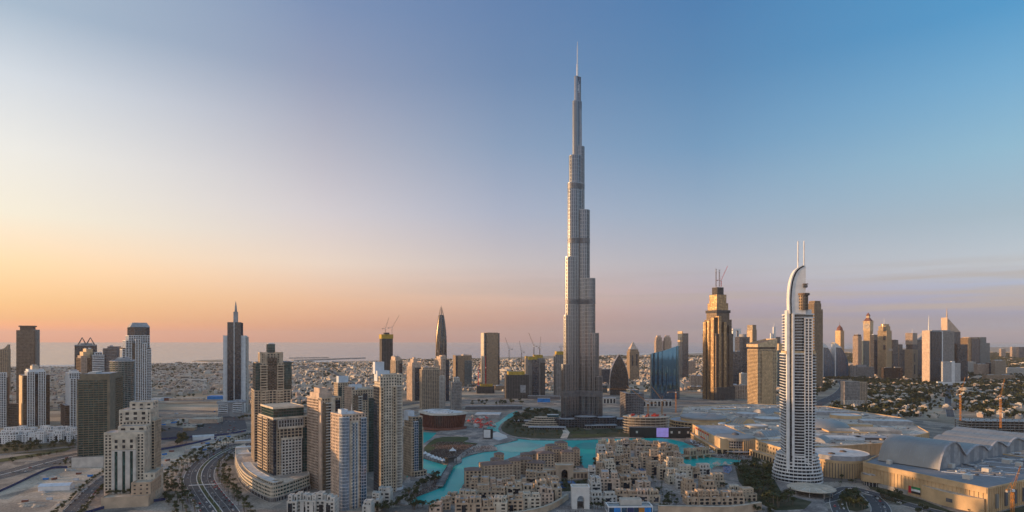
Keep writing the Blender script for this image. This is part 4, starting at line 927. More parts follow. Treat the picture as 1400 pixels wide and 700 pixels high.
def wedge_tower(name, lab, x0, x1, Y, ytl, ytr, m, st, D=46, group=None):
    t = tower(name, lab, x0, x0 + 1.2, x1, Y, 0, [('shaft', st, 0, 1, 0, 1, max(ytl, ytr))], D=D, plant=False, group=group)
    (ax, ay), (bx, by) = t.l(0, 0), t.l(1, 1); zl, zr, zb = t.z(ytl), t.z(ytr), t.z(max(ytl, ytr))
    b = MB()
    for y in (ay, by):
        b.face([(ax, y, zb - 1), (bx, y, zb - 1), (bx, y, zr), (ax, y, zl)], m)
    b.face([(ax, ay, zl), (bx, ay, zr), (bx, by, zr), (ax, by, zl)], 'roof_grey'); b.face([(ax, ay, zb - 1), (ax, by, zb - 1), (ax, by, zl), (ax, ay, zl)], m); b.face([(bx, ay, zb - 1), (bx, by, zb - 1), (bx, by, zr), (bx, ay, zr)], m)
    b.build('slanted_crown', t.root)
    return t
t = wedge_tower('office_tower', 'grey wedge-topped glass tower with white needle left of the wide grey slab', 1253, 1273, 3050, 465, 451, 'grey', 'far_glass'); spire(t, .93, .2, 455, 431, 3.4, .8, 'white')
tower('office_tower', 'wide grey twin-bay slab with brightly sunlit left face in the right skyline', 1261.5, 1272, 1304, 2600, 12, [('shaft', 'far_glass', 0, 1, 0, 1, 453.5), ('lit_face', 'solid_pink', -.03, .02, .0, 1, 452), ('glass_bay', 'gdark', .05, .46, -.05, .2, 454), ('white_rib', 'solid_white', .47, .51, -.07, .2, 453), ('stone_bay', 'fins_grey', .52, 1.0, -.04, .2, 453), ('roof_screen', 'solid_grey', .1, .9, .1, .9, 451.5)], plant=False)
t = wedge_tower('office_tower', 'pale wedge-topped tower with pink spire, tallest of the right skyline', 1294, 1313, 3120, 434, 454, 'pink_beige', 'ggrey'); spire(t, .06, .2, 437, 421, 3.6, .7, 'pink_beige')
tower('office_tower', 'black glass tower right of the wide grey slab', 1304, 1309, 1323, 2640, 0, [('shaft', 'gdark', 0, 1, 0, 1, 471), ('left_slab', 'gbrown', -.06, .25, .1, .9, 470)], plant=False)
tower('office_tower', 'wide teal and gold glass group at the right end of the skyline', 1313, 1325, 1353, 3900, 0, [('gold_block', 'gold', -.05, .2, 0, 1, 462), ('grey_slab', 'far_glass', .1, .5, -.05, .8, 463), ('pink_block', 'rose', .05, .55, .1, .9, 461), ('teal_slab', 'gteal', .5, .8, -.08, .8, 461), ('low_slab', 'gteal', .78, 1.0, -.02, .8, 469)], plant=False)
tower('office_block', 'grey banded block with white corner pier at the foot of the wide grey slab', 1287, 1289, 1313, 2520, 0, [('shaft', 'wlouvre', .0, .52, 0, 1, 495), ('white_pier', 'solid_white', .5, .68, -.1, .8, 494), ('right_wing', 'wlouvre', .66, 1, .1, 1, 497), ('base', 'solid_white', -.3, 1.3, -.15, .9, 522)], plant=False, cat='building')
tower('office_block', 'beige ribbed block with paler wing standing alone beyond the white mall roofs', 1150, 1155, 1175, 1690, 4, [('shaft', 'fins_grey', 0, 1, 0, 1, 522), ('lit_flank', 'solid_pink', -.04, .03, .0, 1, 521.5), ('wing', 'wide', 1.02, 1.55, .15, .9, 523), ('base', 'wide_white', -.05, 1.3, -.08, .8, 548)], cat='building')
tower('stone_hall', 'low stone hall with rounded bays below the red-brown slab', 1160, 1164, 1195, 2950, 0, [('shaft', 'fins_grey', 0, 1, 0, 1, 502), ('round_bay', 'fins_grey', -.05, .3, -.25, .6, 500, 'e'), ('roof_pavilion', 'solid_grey', .3, .7, .3, .8, 499)], plant=False, cat='building')
tower('office_block', 'flat dark brown block below the bright gold tower', 1205, 1208, 1234, 2850, 0, [('shaft', 'bronze', 0, 1, 0, 1, 503), ('wing', 'far_navy', .8, 1.0, -.06, .9, 504)], cat='building'); tower('office_block', 'long pale colonnaded block behind the flat dark brown one', 1215, 1218, 1238, 3200, 0, [('shaft', 'wide_white', 0, 1, 0, 1, 494.5), ('roof_slab', 'solid_white', -.03, 1.03, -.05, 1, 493.5, 495)], cat='building', plant=False)
for lab, x0_, x1_, Y_, yt_, st_ in (('pale block at the right edge of the teal and gold group', 1322, 1334, 3300, 495, 'wide_white'), ('brown row block among the trees right of the black tower', 1336, 1352, 3100, 498, 'rose'), ('lone pale beige block in the right distance', 1360, 1375, 3050, 493, 'wide'), ('long low brown-roofed block in the right distance', 1348, 1388, 2750, 513, 'stone_far'), ('small brown tower on the far right horizon, left one', 1368, 1375, 6200, 477, 'rose'), ('small brown tower on the far right horizon, middle one', 1383, 1391, 6000, 474.5, 'rose'), ('small dark tower on the far right horizon at the picture edge', 1392, 1401, 5900, 474.5, 'far_navy'), ('dark low block behind the pale beige block', 1352, 1360, 3100, 496, 'far_navy'), ('long white shed in the right distance', 1376, 1402, 3200, 503, 'wide_white'),
   ('white block with a red sign panel behind the tan hooded tower', 1014, 1023, 2050, 511, 'wide_white'), ('pinkish low block at the foot of the golden skyscraper', 1001, 1022, 1930, 527, 'rose'), ('beige block with twin turrets left of the golden skyscraper', 944, 961, 2400, 514, 'rose'), ('sunlit pink block below the slim blue glass tower', 937, 943, 2350, 523, 'solid_pink'), ('long beige depot left of the golden skyscraper', 942, 962, 2250, 529, 'stone_far'), ('grey apartment block behind the golden skyscraper', 940, 951, 3300, 494, 'rose'), ('pale grey block below the pointed-arch tower', 822, 834, 2500, 505, 'ggrey'), ('sunlit beige block right of the giant tower', 816, 824, 2600, 503, 'rose'), ('glass kiosk block right of the giant tower', 822, 830, 2150, 527, 'gteal'), ('white school block among the villas left of the spire tower', 330, 344, 3300, 512, 'wide_white'), ('brown block beside the coast road behind the near towers', 490, 506, 3900, 511, 'rose'), ('dark block behind the near towers by the sea road', 505, 514, 3900, 510, 'stone_far'), ('white office block behind the opera house, left', 553, 575, 1900, 546, 'wide_white'), ('low hotel block right of the pale grid tower', 632, 640, 2250, 530, 'rose')):
    tower('low_block', lab, x0_, x0_ + .8, x1_, Y_, 0, [('shaft', st_, 0, 1, 0, 1, yt_)], D=26, cat='building')
# ------------------------------------------------------------------ the giant tower
BY = 1345.0
BX = (790.5 - 700) / F * BY
r = thing('skyscraper', 'immense stepped silver skyscraper with needle spire, tallest thing in the view', 'skyscraper', (BX, BY, 0))
BST = ('burj_steel', 'glass_burj', 7.8, 1.15, .3, 5.0, .6, .9)
def stadium(th, L, w, back, n=9):
    c, s = math.cos(th), math.sin(th)
    loc = [(-back, -w), (L, -w)] + [(L + w * math.cos(a), w * math.sin(a)) for a in [-math.pi / 2 + math.pi * i / n for i in range(1, n)]] + [(L, w), (-back, w)]
    return [(x * c - y * s, x * s + y * c) for x, y in loc]
zb = lambda py: ZH(py, BY)
BANDS = ((252.5, 260), (327, 334), (410, 416.5), (533, 541))
wings = {215: [(38, 8.3, 498), (32.4, 9.8, 432), (28.5, 11.2, 353), (23, 11.9, 252.3), (19.6, 11.4, 215), (11.9, 5.6, 140), (7.8, 2.7, 106)],
         335: [(49, 8.3, 514), (42, 9.8, 456), (34.8, 11.2, 382), (23.7, 11.6, 289), (12.7, 8.4, 202), (6.3, 3.8, 152), (3.4, 2.3, 117)],
         95: [(44, 8.5, 475), (38, 10, 405), (31, 11.3, 320), (24, 10.5, 238), (14, 6.4, 172), (8, 2.8, 128)]}
mat('burj_band', (.13, .13, .14), rough=.5, metal=.5)
for ang, tiers in wings.items():
    c = abs(math.cos(R(ang)))
    for k_, (ext, w_, yt) in enumerate(tiers):
        L = (ext - w_) / c if ang != 95 else ext - w_
        poly = stadium(R(ang), max(L, .3), w_, 2 + k_ * .37)
        b = MB(); b.shaft(poly, 0, zb(yt), BST, 'steel', 1.2)
        b.build('wing_tier', r)
        for y0, y1 in BANDS:
            if zb(y0) < zb(yt) + 6:
                b = MB(); b.prism(offset(poly, 1.05), zb(y1), min(zb(y0), zb(yt) + .4), 'burj_band'); b.build('mechanical_band', r)
b = MB(); b.lathe([(4.2, zb(125)), (3.4, zb(106)), (2.3, zb(105)), (2.2, zb(88)), (1.3, zb(87)), (1.1, zb(66)), (.5, zb(57)), (0, zb(56.6))], -1.5, 0, 'steel', 12); b.build('spire', r)
for cx, cy, rx, ry, h in ((-26, -34, 30, 22, 17), (12, -42, 24, 18, 22), (46, -30, 32, 22, 20), (84, -12, 26, 18, 14), (-48, -6, 22, 26, 14)):
    b = MB(); b.shaft(ell(cx, cy, rx, ry, 28), 0, h, ('dark_grey', 'glass_dark', 4.4, .8, .6, 5, .4, .4), 'roof_grey', .8); b.build('entrance_pavilion', r)

r = thing('terraced_pavilion', 'low curved building of stacked pale terraces at the foot of the giant skyscraper', 'building', (*P(742, 584), 0))
for k_ in range(5):
    b = MB(); b.shaft(ell(k_ * 2.5, 6 + k_ * 2, 42 - k_ * 4, 17 - k_ * 1.6, 30), k_ * 4.0, k_ * 4.0 + 3.7, ('roof_tan', 'glass_dark', 3.7, 1.5, 1.2, 9, .3, .3), 'roof_tan', .5); b.build('terrace_storey', r)
b = MB(); b.box(10, 34, 4, 20, 20, 25, 'glass_teal', 'roof_white'); b.build('roof_pavilion', r)
for lab, px, py, w_, d_, h_, a_ in (('dark flat pavilion roof in the park left of the stacked terraces', 712, 578, 44, 12, 5, -8), ('long low pavilion roof below the stacked terraces', 748, 588, 70, 12, 6, -4), ('dark low pavilion right of the plaza path', 822, 586, 60, 14, 7, 4), ('grey wedge-roofed kiosk beside the red-trimmed building site', 838, 581, 26, 16, 9, 8)):
    r = thing('park_pavilion', lab, 'building', (*P(px, py), 0), R(a_))
    b = MB(); b.shaft(rect(-w_ / 2, w_ / 2, 0, d_), .9, h_ - 1, ('concrete', 'glass_dark', 4, .6, .2, 5, .5, .2), 'roof_grey', 0); b.build('glass_wall', r)
    b = MB(); b.box(-w_ / 2 - 3, w_ / 2 + 3, -3, d_ + 3, h_ - 1, h_, 'roof_grey', bottom=True); b.build('roof', r)

# ------------------------------------------------------------------ the white sail-topped hotel
t = tower('hotel_tower', 'white balconied hotel tower with curved sail top and two masts on a round base', 1067.5, 1074, 1114.5, 795, -12, [
 ('lower_shaft', 'sailbalc', 0, 1, .05, 1, 484, 'b'), ('upper_shaft', 'sailbalc', .07, .95, .12, .94, 430, 'b'), ('ledge', 'solid_gold', .0, 1.0, -.12, .95, 480.5, 484), ('top_block', 'solid_white', .2, .9, .1, .9, 424, 430),
 ('white_column', 'solid_white', .02, .12, -.15, .3, 425), ('dark_slot', 'gdark', .12, .2, -.16, .3, 425), ('white_column', 'solid_white', .2, .27, -.22, .3, 425), ('window_panel', 'wgrid', .62, .86, -.20, .3, 436), ('drum', 'bronze', .36, .76, -.34, .6, 404, 424, 'e'), ('drum_canopy', 'solid_brown', .33, .82, -.44, .66, 402.3, 404, 'e')], plant=False, cat='hotel')
def sail(pts, y0, y1, m, name):
    b = MB(); P3 = [(t.l(0, 0)[0] + (px - 1074) * (t.W / 40.5), t.z(py)) for px, py in pts]; n = len(P3)
    b.face([(x, y0, z) for x, z in P3], m); b.face([(x, y1, z) for x, z in P3[::-1]], m)
    for i in range(n):
        (ax, az_), (bx, bz) = P3[i - 1], P3[i]
        b.face([(ax, y0, az_), (ax, y1, az_), (bx, y1, bz), (bx, y0, bz)], m)
    return b.build(name, t.root)
yf = t.l(0, -.24)[1]
curve = smooth_line([(1081.5, 430), (1081, 410), (1082, 395), (1084.3, 383), (1088, 374), (1093, 368.5), (1100, 365)], 4)
sail(curve + [(1100, 430)], yf + .6, yf + 9, 'white', 'sail')
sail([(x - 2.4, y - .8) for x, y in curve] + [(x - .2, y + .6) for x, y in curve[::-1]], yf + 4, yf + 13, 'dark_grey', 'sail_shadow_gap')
sail([(x - 3.9, y - 1.3) for x, y in curve] + [(x - 2.4, y - .8) for x, y in curve[::-1]], yf, yf + 14, 'white', 'sail_rim')
sail([(1081.5, 622), (1081.5, 428), (1084, 428), (1084, 622)], yf - .2, yf + 5, 'white', 'sail_leg')
for px_, yb_ in ((1091, 368), (1099.2, 365)):
    b = MB(); x = t.l(0, 0)[0] + (px_ - 1074) * (t.W / 40.5); b.lathe([(1.0, t.z(yb_ + 20)), (1.0, t.z(yb_)), (.8, t.z(331)), (0, t.z(329.5))], x, yf + 6, 'white', 10); b.build('mast', t.root)
b = MB(); x = t.l(0, 0)[0] + (1098.5 - 1074) * (t.W / 40.5); b.box(x - 2, x + 3, yf - 2, yf + 8, t.z(394), t.z(391), 'dark_grey', bottom=True); b.box(x - 2.5, x + 3.5, yf - 3, yf + 9, t.z(390), t.z(389), 'brown', bottom=True); b.build('sail_balcony', t.root)
for k_ in range(9):
    f = k_ / 8
    zt = t.z(622 + f * 36); rr = t.W * (.69 + .16 * min(1, f * 1.3))
    b = MB(); b.shaft(ell(0, 3, rr, rr * .92, 36), max(0, zt - 5.2) if k_ < 8 else 5.0, zt, ('white', 'glass_dark', 5.2, 1.9, .9, 4, .3, .25), 'roof_white', .6); b.build('base_ring', t.root)
b = MB(); b.shaft(ell(0, 3, t.W * .78, t.W * .72, 36), 0, 5.0, ('concrete', 'glass_grey', 5, .6, .3, 4, .6, .5), 'roof_grey', .2); b.build('ground_storey', t.root)
r = thing('entrance_canopy', 'broad round pale canopy roof on posts beside the white hotel base', 'canopy', (*P(1109, 667, 8), 0))
b = MB(); b.lathe([(0, 10.2), (16, 9.6), (26, 8.6), (26.6, 8.0), (26, 7.6), (0, 7.6)], 0, 0, 'roof_tan', 40); b.build('roof', r)
for k_ in range(18):
    a = 2 * math.pi * k_ / 18; b = MB(); b.bar((14 * math.cos(a), 14 * math.sin(a), 10.15), (25 * math.cos(a), 25 * math.sin(a), 8.9), .8, 'offwhite', .5); b.build('roof_rib', r)
for k_ in range(9):
    a = 2 * math.pi * k_ / 9; b = MB(); b.lathe([(.5, 0), (.45, 7.7)], 23 * math.cos(a), 23 * math.sin(a), 'concrete', 8); b.build('post', r)

# ------------------------------------------------------------------ the opera house and the concert lawn
OY = 1262.0
r = thing('opera_house', 'round red-brown glass opera house with a pale overhanging dhow-shaped roof', 'opera house', ((604.5 - 700) / F * OY, OY + 18, 0), R(-4))
def dhow(a, sx, sy):
    c, s = math.cos(a), math.sin(a)
    return (sx * (abs(c) ** .88) * (1 if c > 0 else -1), sy * (abs(s) ** 1.12) * (1 if s > 0 else -1))
N = 72; h0, h1 = 1.5, ZH(566.5, OY)
b, fb = MB(), MB()
for i in range(N):
    a0, a1 = 2 * math.pi * i / N, 2 * math.pi * (i + 1) / N
    for j in range(6):
        f0, f1 = j / 6, (j + 1) / 6
        s0, s1 = .88 + .12 * f0 ** 1.5, .88 + .12 * f1 ** 1.5
        q = lambda a, s, f: (*dhow(a, 47 * s, 37 * s), h0 + (h1 - h0) * f)
        b.face([q(a0, s0, f0), q(a1, s0, f0), q(a1, s1, f1), q(a0, s1, f1)], 'opera_glass' if 'opera_glass' in MATS else glass('opera_glass', (.10, .035, .022), (2, 2, 5, .03), .18, 1.7) or 'opera_glass')
    p0, p1 = dhow(a0, 47 * .885, 37 * .885), dhow(a0, 47 * 1.01, 37 * 1.01)
    fb.bar((*p0, h0), (*p1, h1), .7, 'red_brown', 1.2)
b.build('glass_wall', r); fb.build('facade_fins', r)
b = MB()
rim = [dhow(2 * math.pi * i / N, 51, 40) for i in range(N)]
lift = lambda x: max(0, -x - 18) * .10
for i in range(N):
    j = (i + 1) % N
    (ax, ay), (bx, by) = rim[i], rim[j]
    za, zb_ = h1 + lift(ax), h1 + lift(bx)
    b.face([(ax, ay, za), (bx, by, zb_), (bx, by, zb_ + 1.8), (ax, ay, za + 1.8)], 'offwhite'); b.face([(ax * .8, ay * .8, za - .3), (bx * .8, by * .8, zb_ - .3), (bx, by, zb_), (ax, ay, za)], 'tan')
    for s0, s1, e0, e1 in ((1, .8, 1.8, 3.2), (.8, .5, 3.2, 5.5), (.5, .0, 5.5, 6.5)):
        f = [(ax * s0, ay * s0, za + e0), (bx * s0, by * s0, zb_ + e0), (bx * s1, by * s1, zb_ + e1), (ax * s1, ay * s1, za + e1)]
        b.face(f if s1 else f[:3], 'roof_white' if s0 < .9 else 'roof_tan')
b.build('roof', r)
for k_ in range(9):
    x = -30 + k_ * 6.5; b = MB(); b.bar((x, -24, h1 + 4.6 + lift(x)), (x + 5, 22, h1 + 4.6 + lift(x)), 1.2, 'roof_brown', .9); b.build('roof_beam', r)
b = MB(); b.box(-14, 12, -8, 12, h1 + 4, h1 + 7.6, 'roof_white'); b.build('stage_tower', r)
b = MB(); b.lathe([(49, 1.7), (49, 5.5), (42, 5.6)], 0, 0, 'red_brown', 48, 180, 360, 1, .84); b.build('entrance_screen', r)

r = thing('video_screen', 'freestanding white video screen in a black frame on the lake apron', 'screen', (*P(666.5, 601), 1.9), R(-16))
b = MB(); b.box(-8.5, 8.5, 0, 6, 0, 17, 'black', bottom=True); b.build('frame', r)
b = MB(); b.box(-7.4, 5.6, -.25, -.02, 1.4, 16, 'white', bottom=True); b.build('panel', r)
def tent(name, lab, px, py, w_, h_, a_, z, m='white', group=None, peak=True, cat='tent'):
    r = thing(name, lab, cat, (*P(px, py), z), R(a_), group)
    b = MB(); q = [(-w_ / 2, -w_ / 2), (w_ / 2, -w_ / 2), (w_ / 2, w_ / 2), (-w_ / 2, w_ / 2)]
    for i in range(4):
        j = (i + 1) % 4
        prof = [(1, .5), (.55, .62), (.25, .78), (.0, 1)]
        for (s0, e0), (s1, e1) in zip(prof, prof[1:]):
            f = [(q[i][0] * s0, q[i][1] * s0, h_ * e0), (q[j][0] * s0, q[j][1] * s0, h_ * e0), (q[j][0] * s1, q[j][1] * s1, h_ * e1), (q[i][0] * s1, q[i][1] * s1, h_ * e1)]
            b.face(f if s1 else f[:3], m)
    b.build('canopy', r)
    for x, y in q:
        b = MB(); b.bar((x * .96, y * .96, 0), (x * .96, y * .96, h_ * .5), .22, 'white'); b.build('post', r)
    return r
for i, (px, py) in enumerate(((581.5, 624.5), (586.5, 627), (592, 629.5), (597, 631.3), (602, 633), (606.5, 634.6))):
    tent('event_tent', f'{ORD[i]} white peaked tent from the left along the concert lawn shore', px, py, 8.5, 7.5, 30, 1.7, group='white tents along the lawn')
tent('stage_tent', 'single white peaked canopy standing in the crowd on the lawn', 619, 622, 10, 11, 10, 1.8)
r = thing('concert_stage', 'dark truss stage frame at the head of the footbridge', 'stage', (*P(618, 636), 1.6), R(35))
for x in (-7, 7):
    for y in (0, 7):
        b = MB(); b.bar((x, y, 0), (x, y, 9), .7, 'black'); b.build('truss_leg', r)
b = MB(); b.box(-8, 8, -.6, 7.6, 8.6, 9.6, 'black', bottom=True); b.build('truss_roof', r); b = MB(); b.box(-7, 7, 6, 7, 1, 8, 'dark_grey', bottom=True); b.build('backdrop', r)
def bridge(name, lab, a, c, w_, z, m, rail):
    (ax, ay), (bx, by) = P(*a), P(*c); L = math.hypot(bx - ax, by - ay)
    r = thing(name, lab, 'bridge', ((ax + bx) / 2, (ay + by) / 2, 0), math.atan2(by - ay, bx - ax))
    b = MB(); b.box(-L / 2, L / 2, -w_ / 2, w_ / 2, z - 1.2, z, m, 'promenade_paving', bottom=True); b.build('deck', r)
    for s_ in (-1, 1):
        b = MB(); b.box(-L / 2, L / 2, s_ * w_ / 2 - .2, s_ * w_ / 2 + .2, z + .002, z + 1.2, rail); b.build('parapet', r)
    for k_ in range(1, 5):
        b = MB(); x = -L / 2 + L * k_ / 5; b.box(x - 1, x + 1, -w_ / 2 + .6, w_ / 2 - .6, -1, z - 1.2, m); b.build('pier', r)
    return r, L
bridge('footbridge', 'long narrow footbridge from the lower promenade to the concert lawn', (601, 668), (618, 637), 9, 4.0, 'concrete', 'dark_grey')
r, L = bridge('stone_bridge', 'sandstone bridge with two gate pavilions crossing to the mall promenade', (930, 628.5), (977, 624), 12, 6.0, 'sandstone', 'sandstone')
for x in (-L * .22, L * .14):
    b = MB(); b.shaft(rect(x - 6, x + 6, -7, 7), 6, 14, ('sandstone', 'brown', 8, 2.5, .3, 5, 1.6, .4), 'roof_brown', 1.5); b.build('gate_pavilion', r)
    for dx in (-5, 5):
        b = MB(); b.box(x + dx - 1.6, x + dx + 1.6, -7.6, -4.4, 14, 17.5, 'sandstone'); b.build('turret', r)
b = MB(); b.box(-L * .18, L * .1, -5, 5, 6.1, 11, 'sandstone', 'roof_brown'); b.build('arcade', r)

# market of red and white canopies behind the opera house, sheds beyond
rnd = random.Random(5)
proto = {}
k_ = 0
for i in range(60):
    px, py = rnd.uniform(640, 678), rnd.uniform(570, 586.5)
    if px > 640 + (586.5 - py) * -1.2 + 42 or (px < 648 and py > 579):
        continue
    m = rnd.choice(['red_paint', 'red_paint', 'red_brown', 'offwhite', 'pink_beige', 'red_paint'])
    nm = {'red_paint': 'red', 'red_brown': 'dark red', 'offwhite': 'cream', 'pink_beige': 'salmon'}[m]
    if m not in proto:
        proto[m] = tent('market_canopy', f'{nm} square market canopy in the cluster right of the opera house', px, py, 8, 6, 0, .2, m, 'market canopies by the opera house', cat='canopy')
    else:
        c = copy_tree(proto[m]); c.location = (*P(px, py), .2); c.rotation_euler.z = rnd.uniform(0, 1.5)
def shed(name, lab, px0, px1, py, d_, h_, a_, m, top, z=0, cat='building', vault=0):
    (ax, ay), (bx, by) = P(px0, py), P(px1, py); w_ = bx - ax
    r = thing(name, lab, cat, ((ax + bx) / 2, ay + d_ / 2, z), R(a_))
    b = MB()
    b.box(-w_ / 2, w_ / 2, -d_ / 2, d_ / 2, 0, h_, m, top); b.build('wall', r)
    b = MB(); n = 8
    if vault:
        for i in range(n):
            y0, y1 = -d_ / 2 - .5 + (d_ + 1) * i / n, -d_ / 2 - .5 + (d_ + 1) * (i + 1) / n
            z0_, z1_ = h_ + .1 + vault * math.sin(math.pi * i / n), h_ + .1 + vault * math.sin(math.pi * (i + 1) / n)
            b.face([(-w_ / 2 - .5, y0, z0_), (w_ / 2 + .5, y0, z0_), (w_ / 2 + .5, y1, z1_), (-w_ / 2 - .5, y1, z1_)], top)
            for x in (-w_ / 2, w_ / 2):
                b.face([(x, y0, h_), (x, y1, h_), (x, y1, z1_), (x, y0, z0_)], m)
        b.build('roof', r)
    else:
        b.box(-w_ / 2 - .4, w_ / 2 + .4, -d_ / 2 - .4, d_ / 2 + .4, h_ - .6, h_ + .5, top); b.build('roof', r)
    return r
shed('exhibition_shed', 'flat white-roofed shed behind the red market canopies', 650, 684, 571, 46, 7, -4, 'grey', 'roof_white')
shed('viaduct', 'long dark elevated road curving behind the red market canopies', 636, 714, 560, 14, 9, 3, 'dark_grey', 'grey', cat='viaduct')
shed('viaduct', 'dark elevated road just left of the giant skyscraper base', 722, 766, 546, 16, 10, -8, 'dark_grey', 'grey', cat='viaduct')
shed('blue_hoarding', 'blue and white painted site wall below the narrow netted frame', 735, 752, 550, 6, 12, 0, 'blue_paint', 'offwhite', cat='wall')
shed('blue_shed', 'bright blue flat shed left of the spire tower', 283, 306, 546, 30, 9, 3, 'blue_paint', 'blue_paint')
shed('low_shed', 'long pink-beige low shed left of the bright blue one', 231, 276, 548.5, 22, 8, 2, 'pink_beige', 'roof_tan')
shed('low_shed', 'dark red low shed beside the pink-beige one', 219, 231, 548, 22, 9, 2, 'red_brown', 'roof_grey')
shed('low_shed', 'pale blue-white low shed right of the dome-topped tower', 206, 219, 549, 22, 9, 2, 'plant_white', 'roof_white')
shed('site_tent', 'long white vaulted tent on the bare sand lot', 53, 91, 671.5, 13, 5.5, 12, 'white', 'plant_white', .3, 'tent', 2.4)
shed('storage_tent', 'long white tent between the hoardings and the curved boulevard', 262, 288, 602, 16, 6, 28, 'white', 'roof_white', .3, 'tent', 2.5)
shed('site_cabin', 'pale blue site cabin beside the palms of the boulevard', 262, 283, 614.5, 6, 3.4, 16, 'plant_white', 'plant_white', .3, 'cabin')
shed('green_kiosk', 'small green domed kiosk in the car park', 269, 276, 584, 9, 4, 0, 'glass_green', 'glass_green', .4, 'kiosk', 2)
shed('sand_wall_block', 'low beige unfinished block in the car park', 250, 264, 589, 16, 6, 6, 'tan', 'roof_tan', .3)
shed('site_office', 'low sand-coloured building shell above the car park', 258, 296, 579, 30, 9, 3, 'pink_beige', 'roof_tan', .3)
def fence(name, lab, pts, h, m, th=.4, z=.3):
    L = smooth_line([P(*p) for p in pts], 4)
    r = thing(name, lab, 'fence', (*L[0], z))
    b = MB()
    for (ax, ay), (bx, by) in zip(L, L[1:]):
        b.bar((ax - L[0][0], ay - L[0][1], h / 2), (bx - L[0][0], by - L[0][1], h / 2), h, m, th) if False else b.rbox((ax + bx) / 2 - L[0][0], (ay + by) / 2 - L[0][1], math.hypot(bx - ax, by - ay) + .1, th, 0, h, math.atan2(by - ay, bx - ax), m)
    b.build('hoarding_panels', r)
    b = MB()
    for (ax, ay), (bx, by) in zip(L[::2], L[2::2]):
        b.rbox(ax - L[0][0], ay - L[0][1], .5, .9, 0, h + .4, 0, 'dark_grey')
    b.build('posts', r)
    return r
fence('site_hoarding', 'dark blue hoarding along the left edge of the bare sand lot', [(-20, 682), (20, 664), (45, 652), (70, 641.5), (92, 640)], 3.0, 'navy')
fence('site_hoarding', 'dark blue hoarding below the beige stepped hotel', [(110, 706), (150, 694), (190, 690), (226, 684)], 3.0, 'navy')
fence('site_hoarding', 'upper dark blue hoarding between car park and palms', [(216, 602), (250, 599), (300, 596), (336, 590)], 3.2, 'navy')
fence('site_hoarding', 'lower dark blue hoarding in the building yard left of the boulevard', [(214, 617), (240, 612), (270, 606), (296, 599)], 3.2, 'navy')
fence('white_hoarding', 'tall blank white hoarding at the foot of the olive-brown tower', [(98, 640), (141, 638.5)], 14.5, 'offwhite', 1.0)

# ------------------------------------------------------------------ the mall
r = thing('shopping_hall', 'low sprawling mall hall with patchwork white and tan roofs behind the round drums', 'mall', (500, 1150, 0))
def lp(px, py, z=0):
    x, y = P(px, py, z); return (x - 500, y - 1150)
b = MB(); hall = [lp(928, 574, 17), lp(1000, 596, 17), lp(1060, 606, 17), lp(1128, 612, 17), lp(1215, 606, 17), lp(1270, 592, 17), lp(1235, 572, 17), lp(1130, 556, 17), lp(1010, 552, 17), lp(935, 557, 17)]
b.shaft(hall, 0, 17, ('mall_sand', 'mall_sand', 40, 0, 0, 9, 2.2, .6), 'roof_deck', 1.4); b.build('main_block', r)
rnd = random.Random(11)
def roof_plate(kind, px, py, w_, d_, h_, a_, m, top, z=17):
    x, y = lp(px, py, z)
    b = MB()
    if kind == 'box':
        b.rbox(x, y, w_, d_, z, z + h_, R(a_), m, top)
    elif kind == 'disc':
        b.shaft(ell(x, y, w_ / 2, d_ / 2, 36), z, z + h_, (m, m, 40, 0, 0, 40, 0, 0), top, .7)
    elif kind == 'dome':
        b.lathe([(w_ / 2 * math.cos(q * math.pi / 18), z + h_ * math.sin(q * math.pi / 18)) for q in range(10)], x, y, m, 32, 0, 360, 1, d_ / w_)
    elif kind == 'vault':
        c, s = math.cos(R(a_)), math.sin(R(a_)); n = 14
        pr = [(-w_ / 2 + w_ * i / n, h_ * math.sin(math.pi * i / n) ** .8) for i in range(n + 1)]
        T3 = lambda u, v, zz: (x + u * c - v * s, y + u * s + v * c, z + zz)
        for (u0, e0), (u1, e1) in zip(pr, pr[1:]):
            b.face([T3(u0, -d_ / 2, e0), T3(u1, -d_ / 2, e1), T3(u1, d_ / 2, e1), T3(u0, d_ / 2, e0)], m)
            for v in (-d_ / 2, d_ / 2):
                b.face([T3(u0, v, 0), T3(u1, v, 0), T3(u1, v, e1), T3(u0, v, e0)], top)
            for q in range(int(d_ / 7)):
                v = -d_ / 2 + 3 + q * 7
                b.face([T3(u0, v, e0 + .25), T3(u1, v, e1 + .25), T3(u1, v + 2.4, e1 + .25), T3(u0, v + 2.4, e0 + .25)], top)
    elif kind == 'crescent':
        n = 14; R0, R1 = w_ / 2, w_ / 2 - d_
        A = [(x + R0 * math.cos(R(a_ + 130 * i / n)), y + R0 * math.sin(R(a_ + 130 * i / n))) for i in range(n + 1)]; B = [(x + R1 * math.cos(R(a_ + 130 * i / n)), y + R1 * math.sin(R(a_ + 130 * i / n))) for i in range(n + 1)]
        b.prism(A + B[::-1], z, z + h_, m, top)
    b.build({'box': 'roof_block', 'disc': 'round_roof', 'dome': 'roof_dome', 'vault': 'roof_vault', 'crescent': 'curved_roof'}[kind], r)
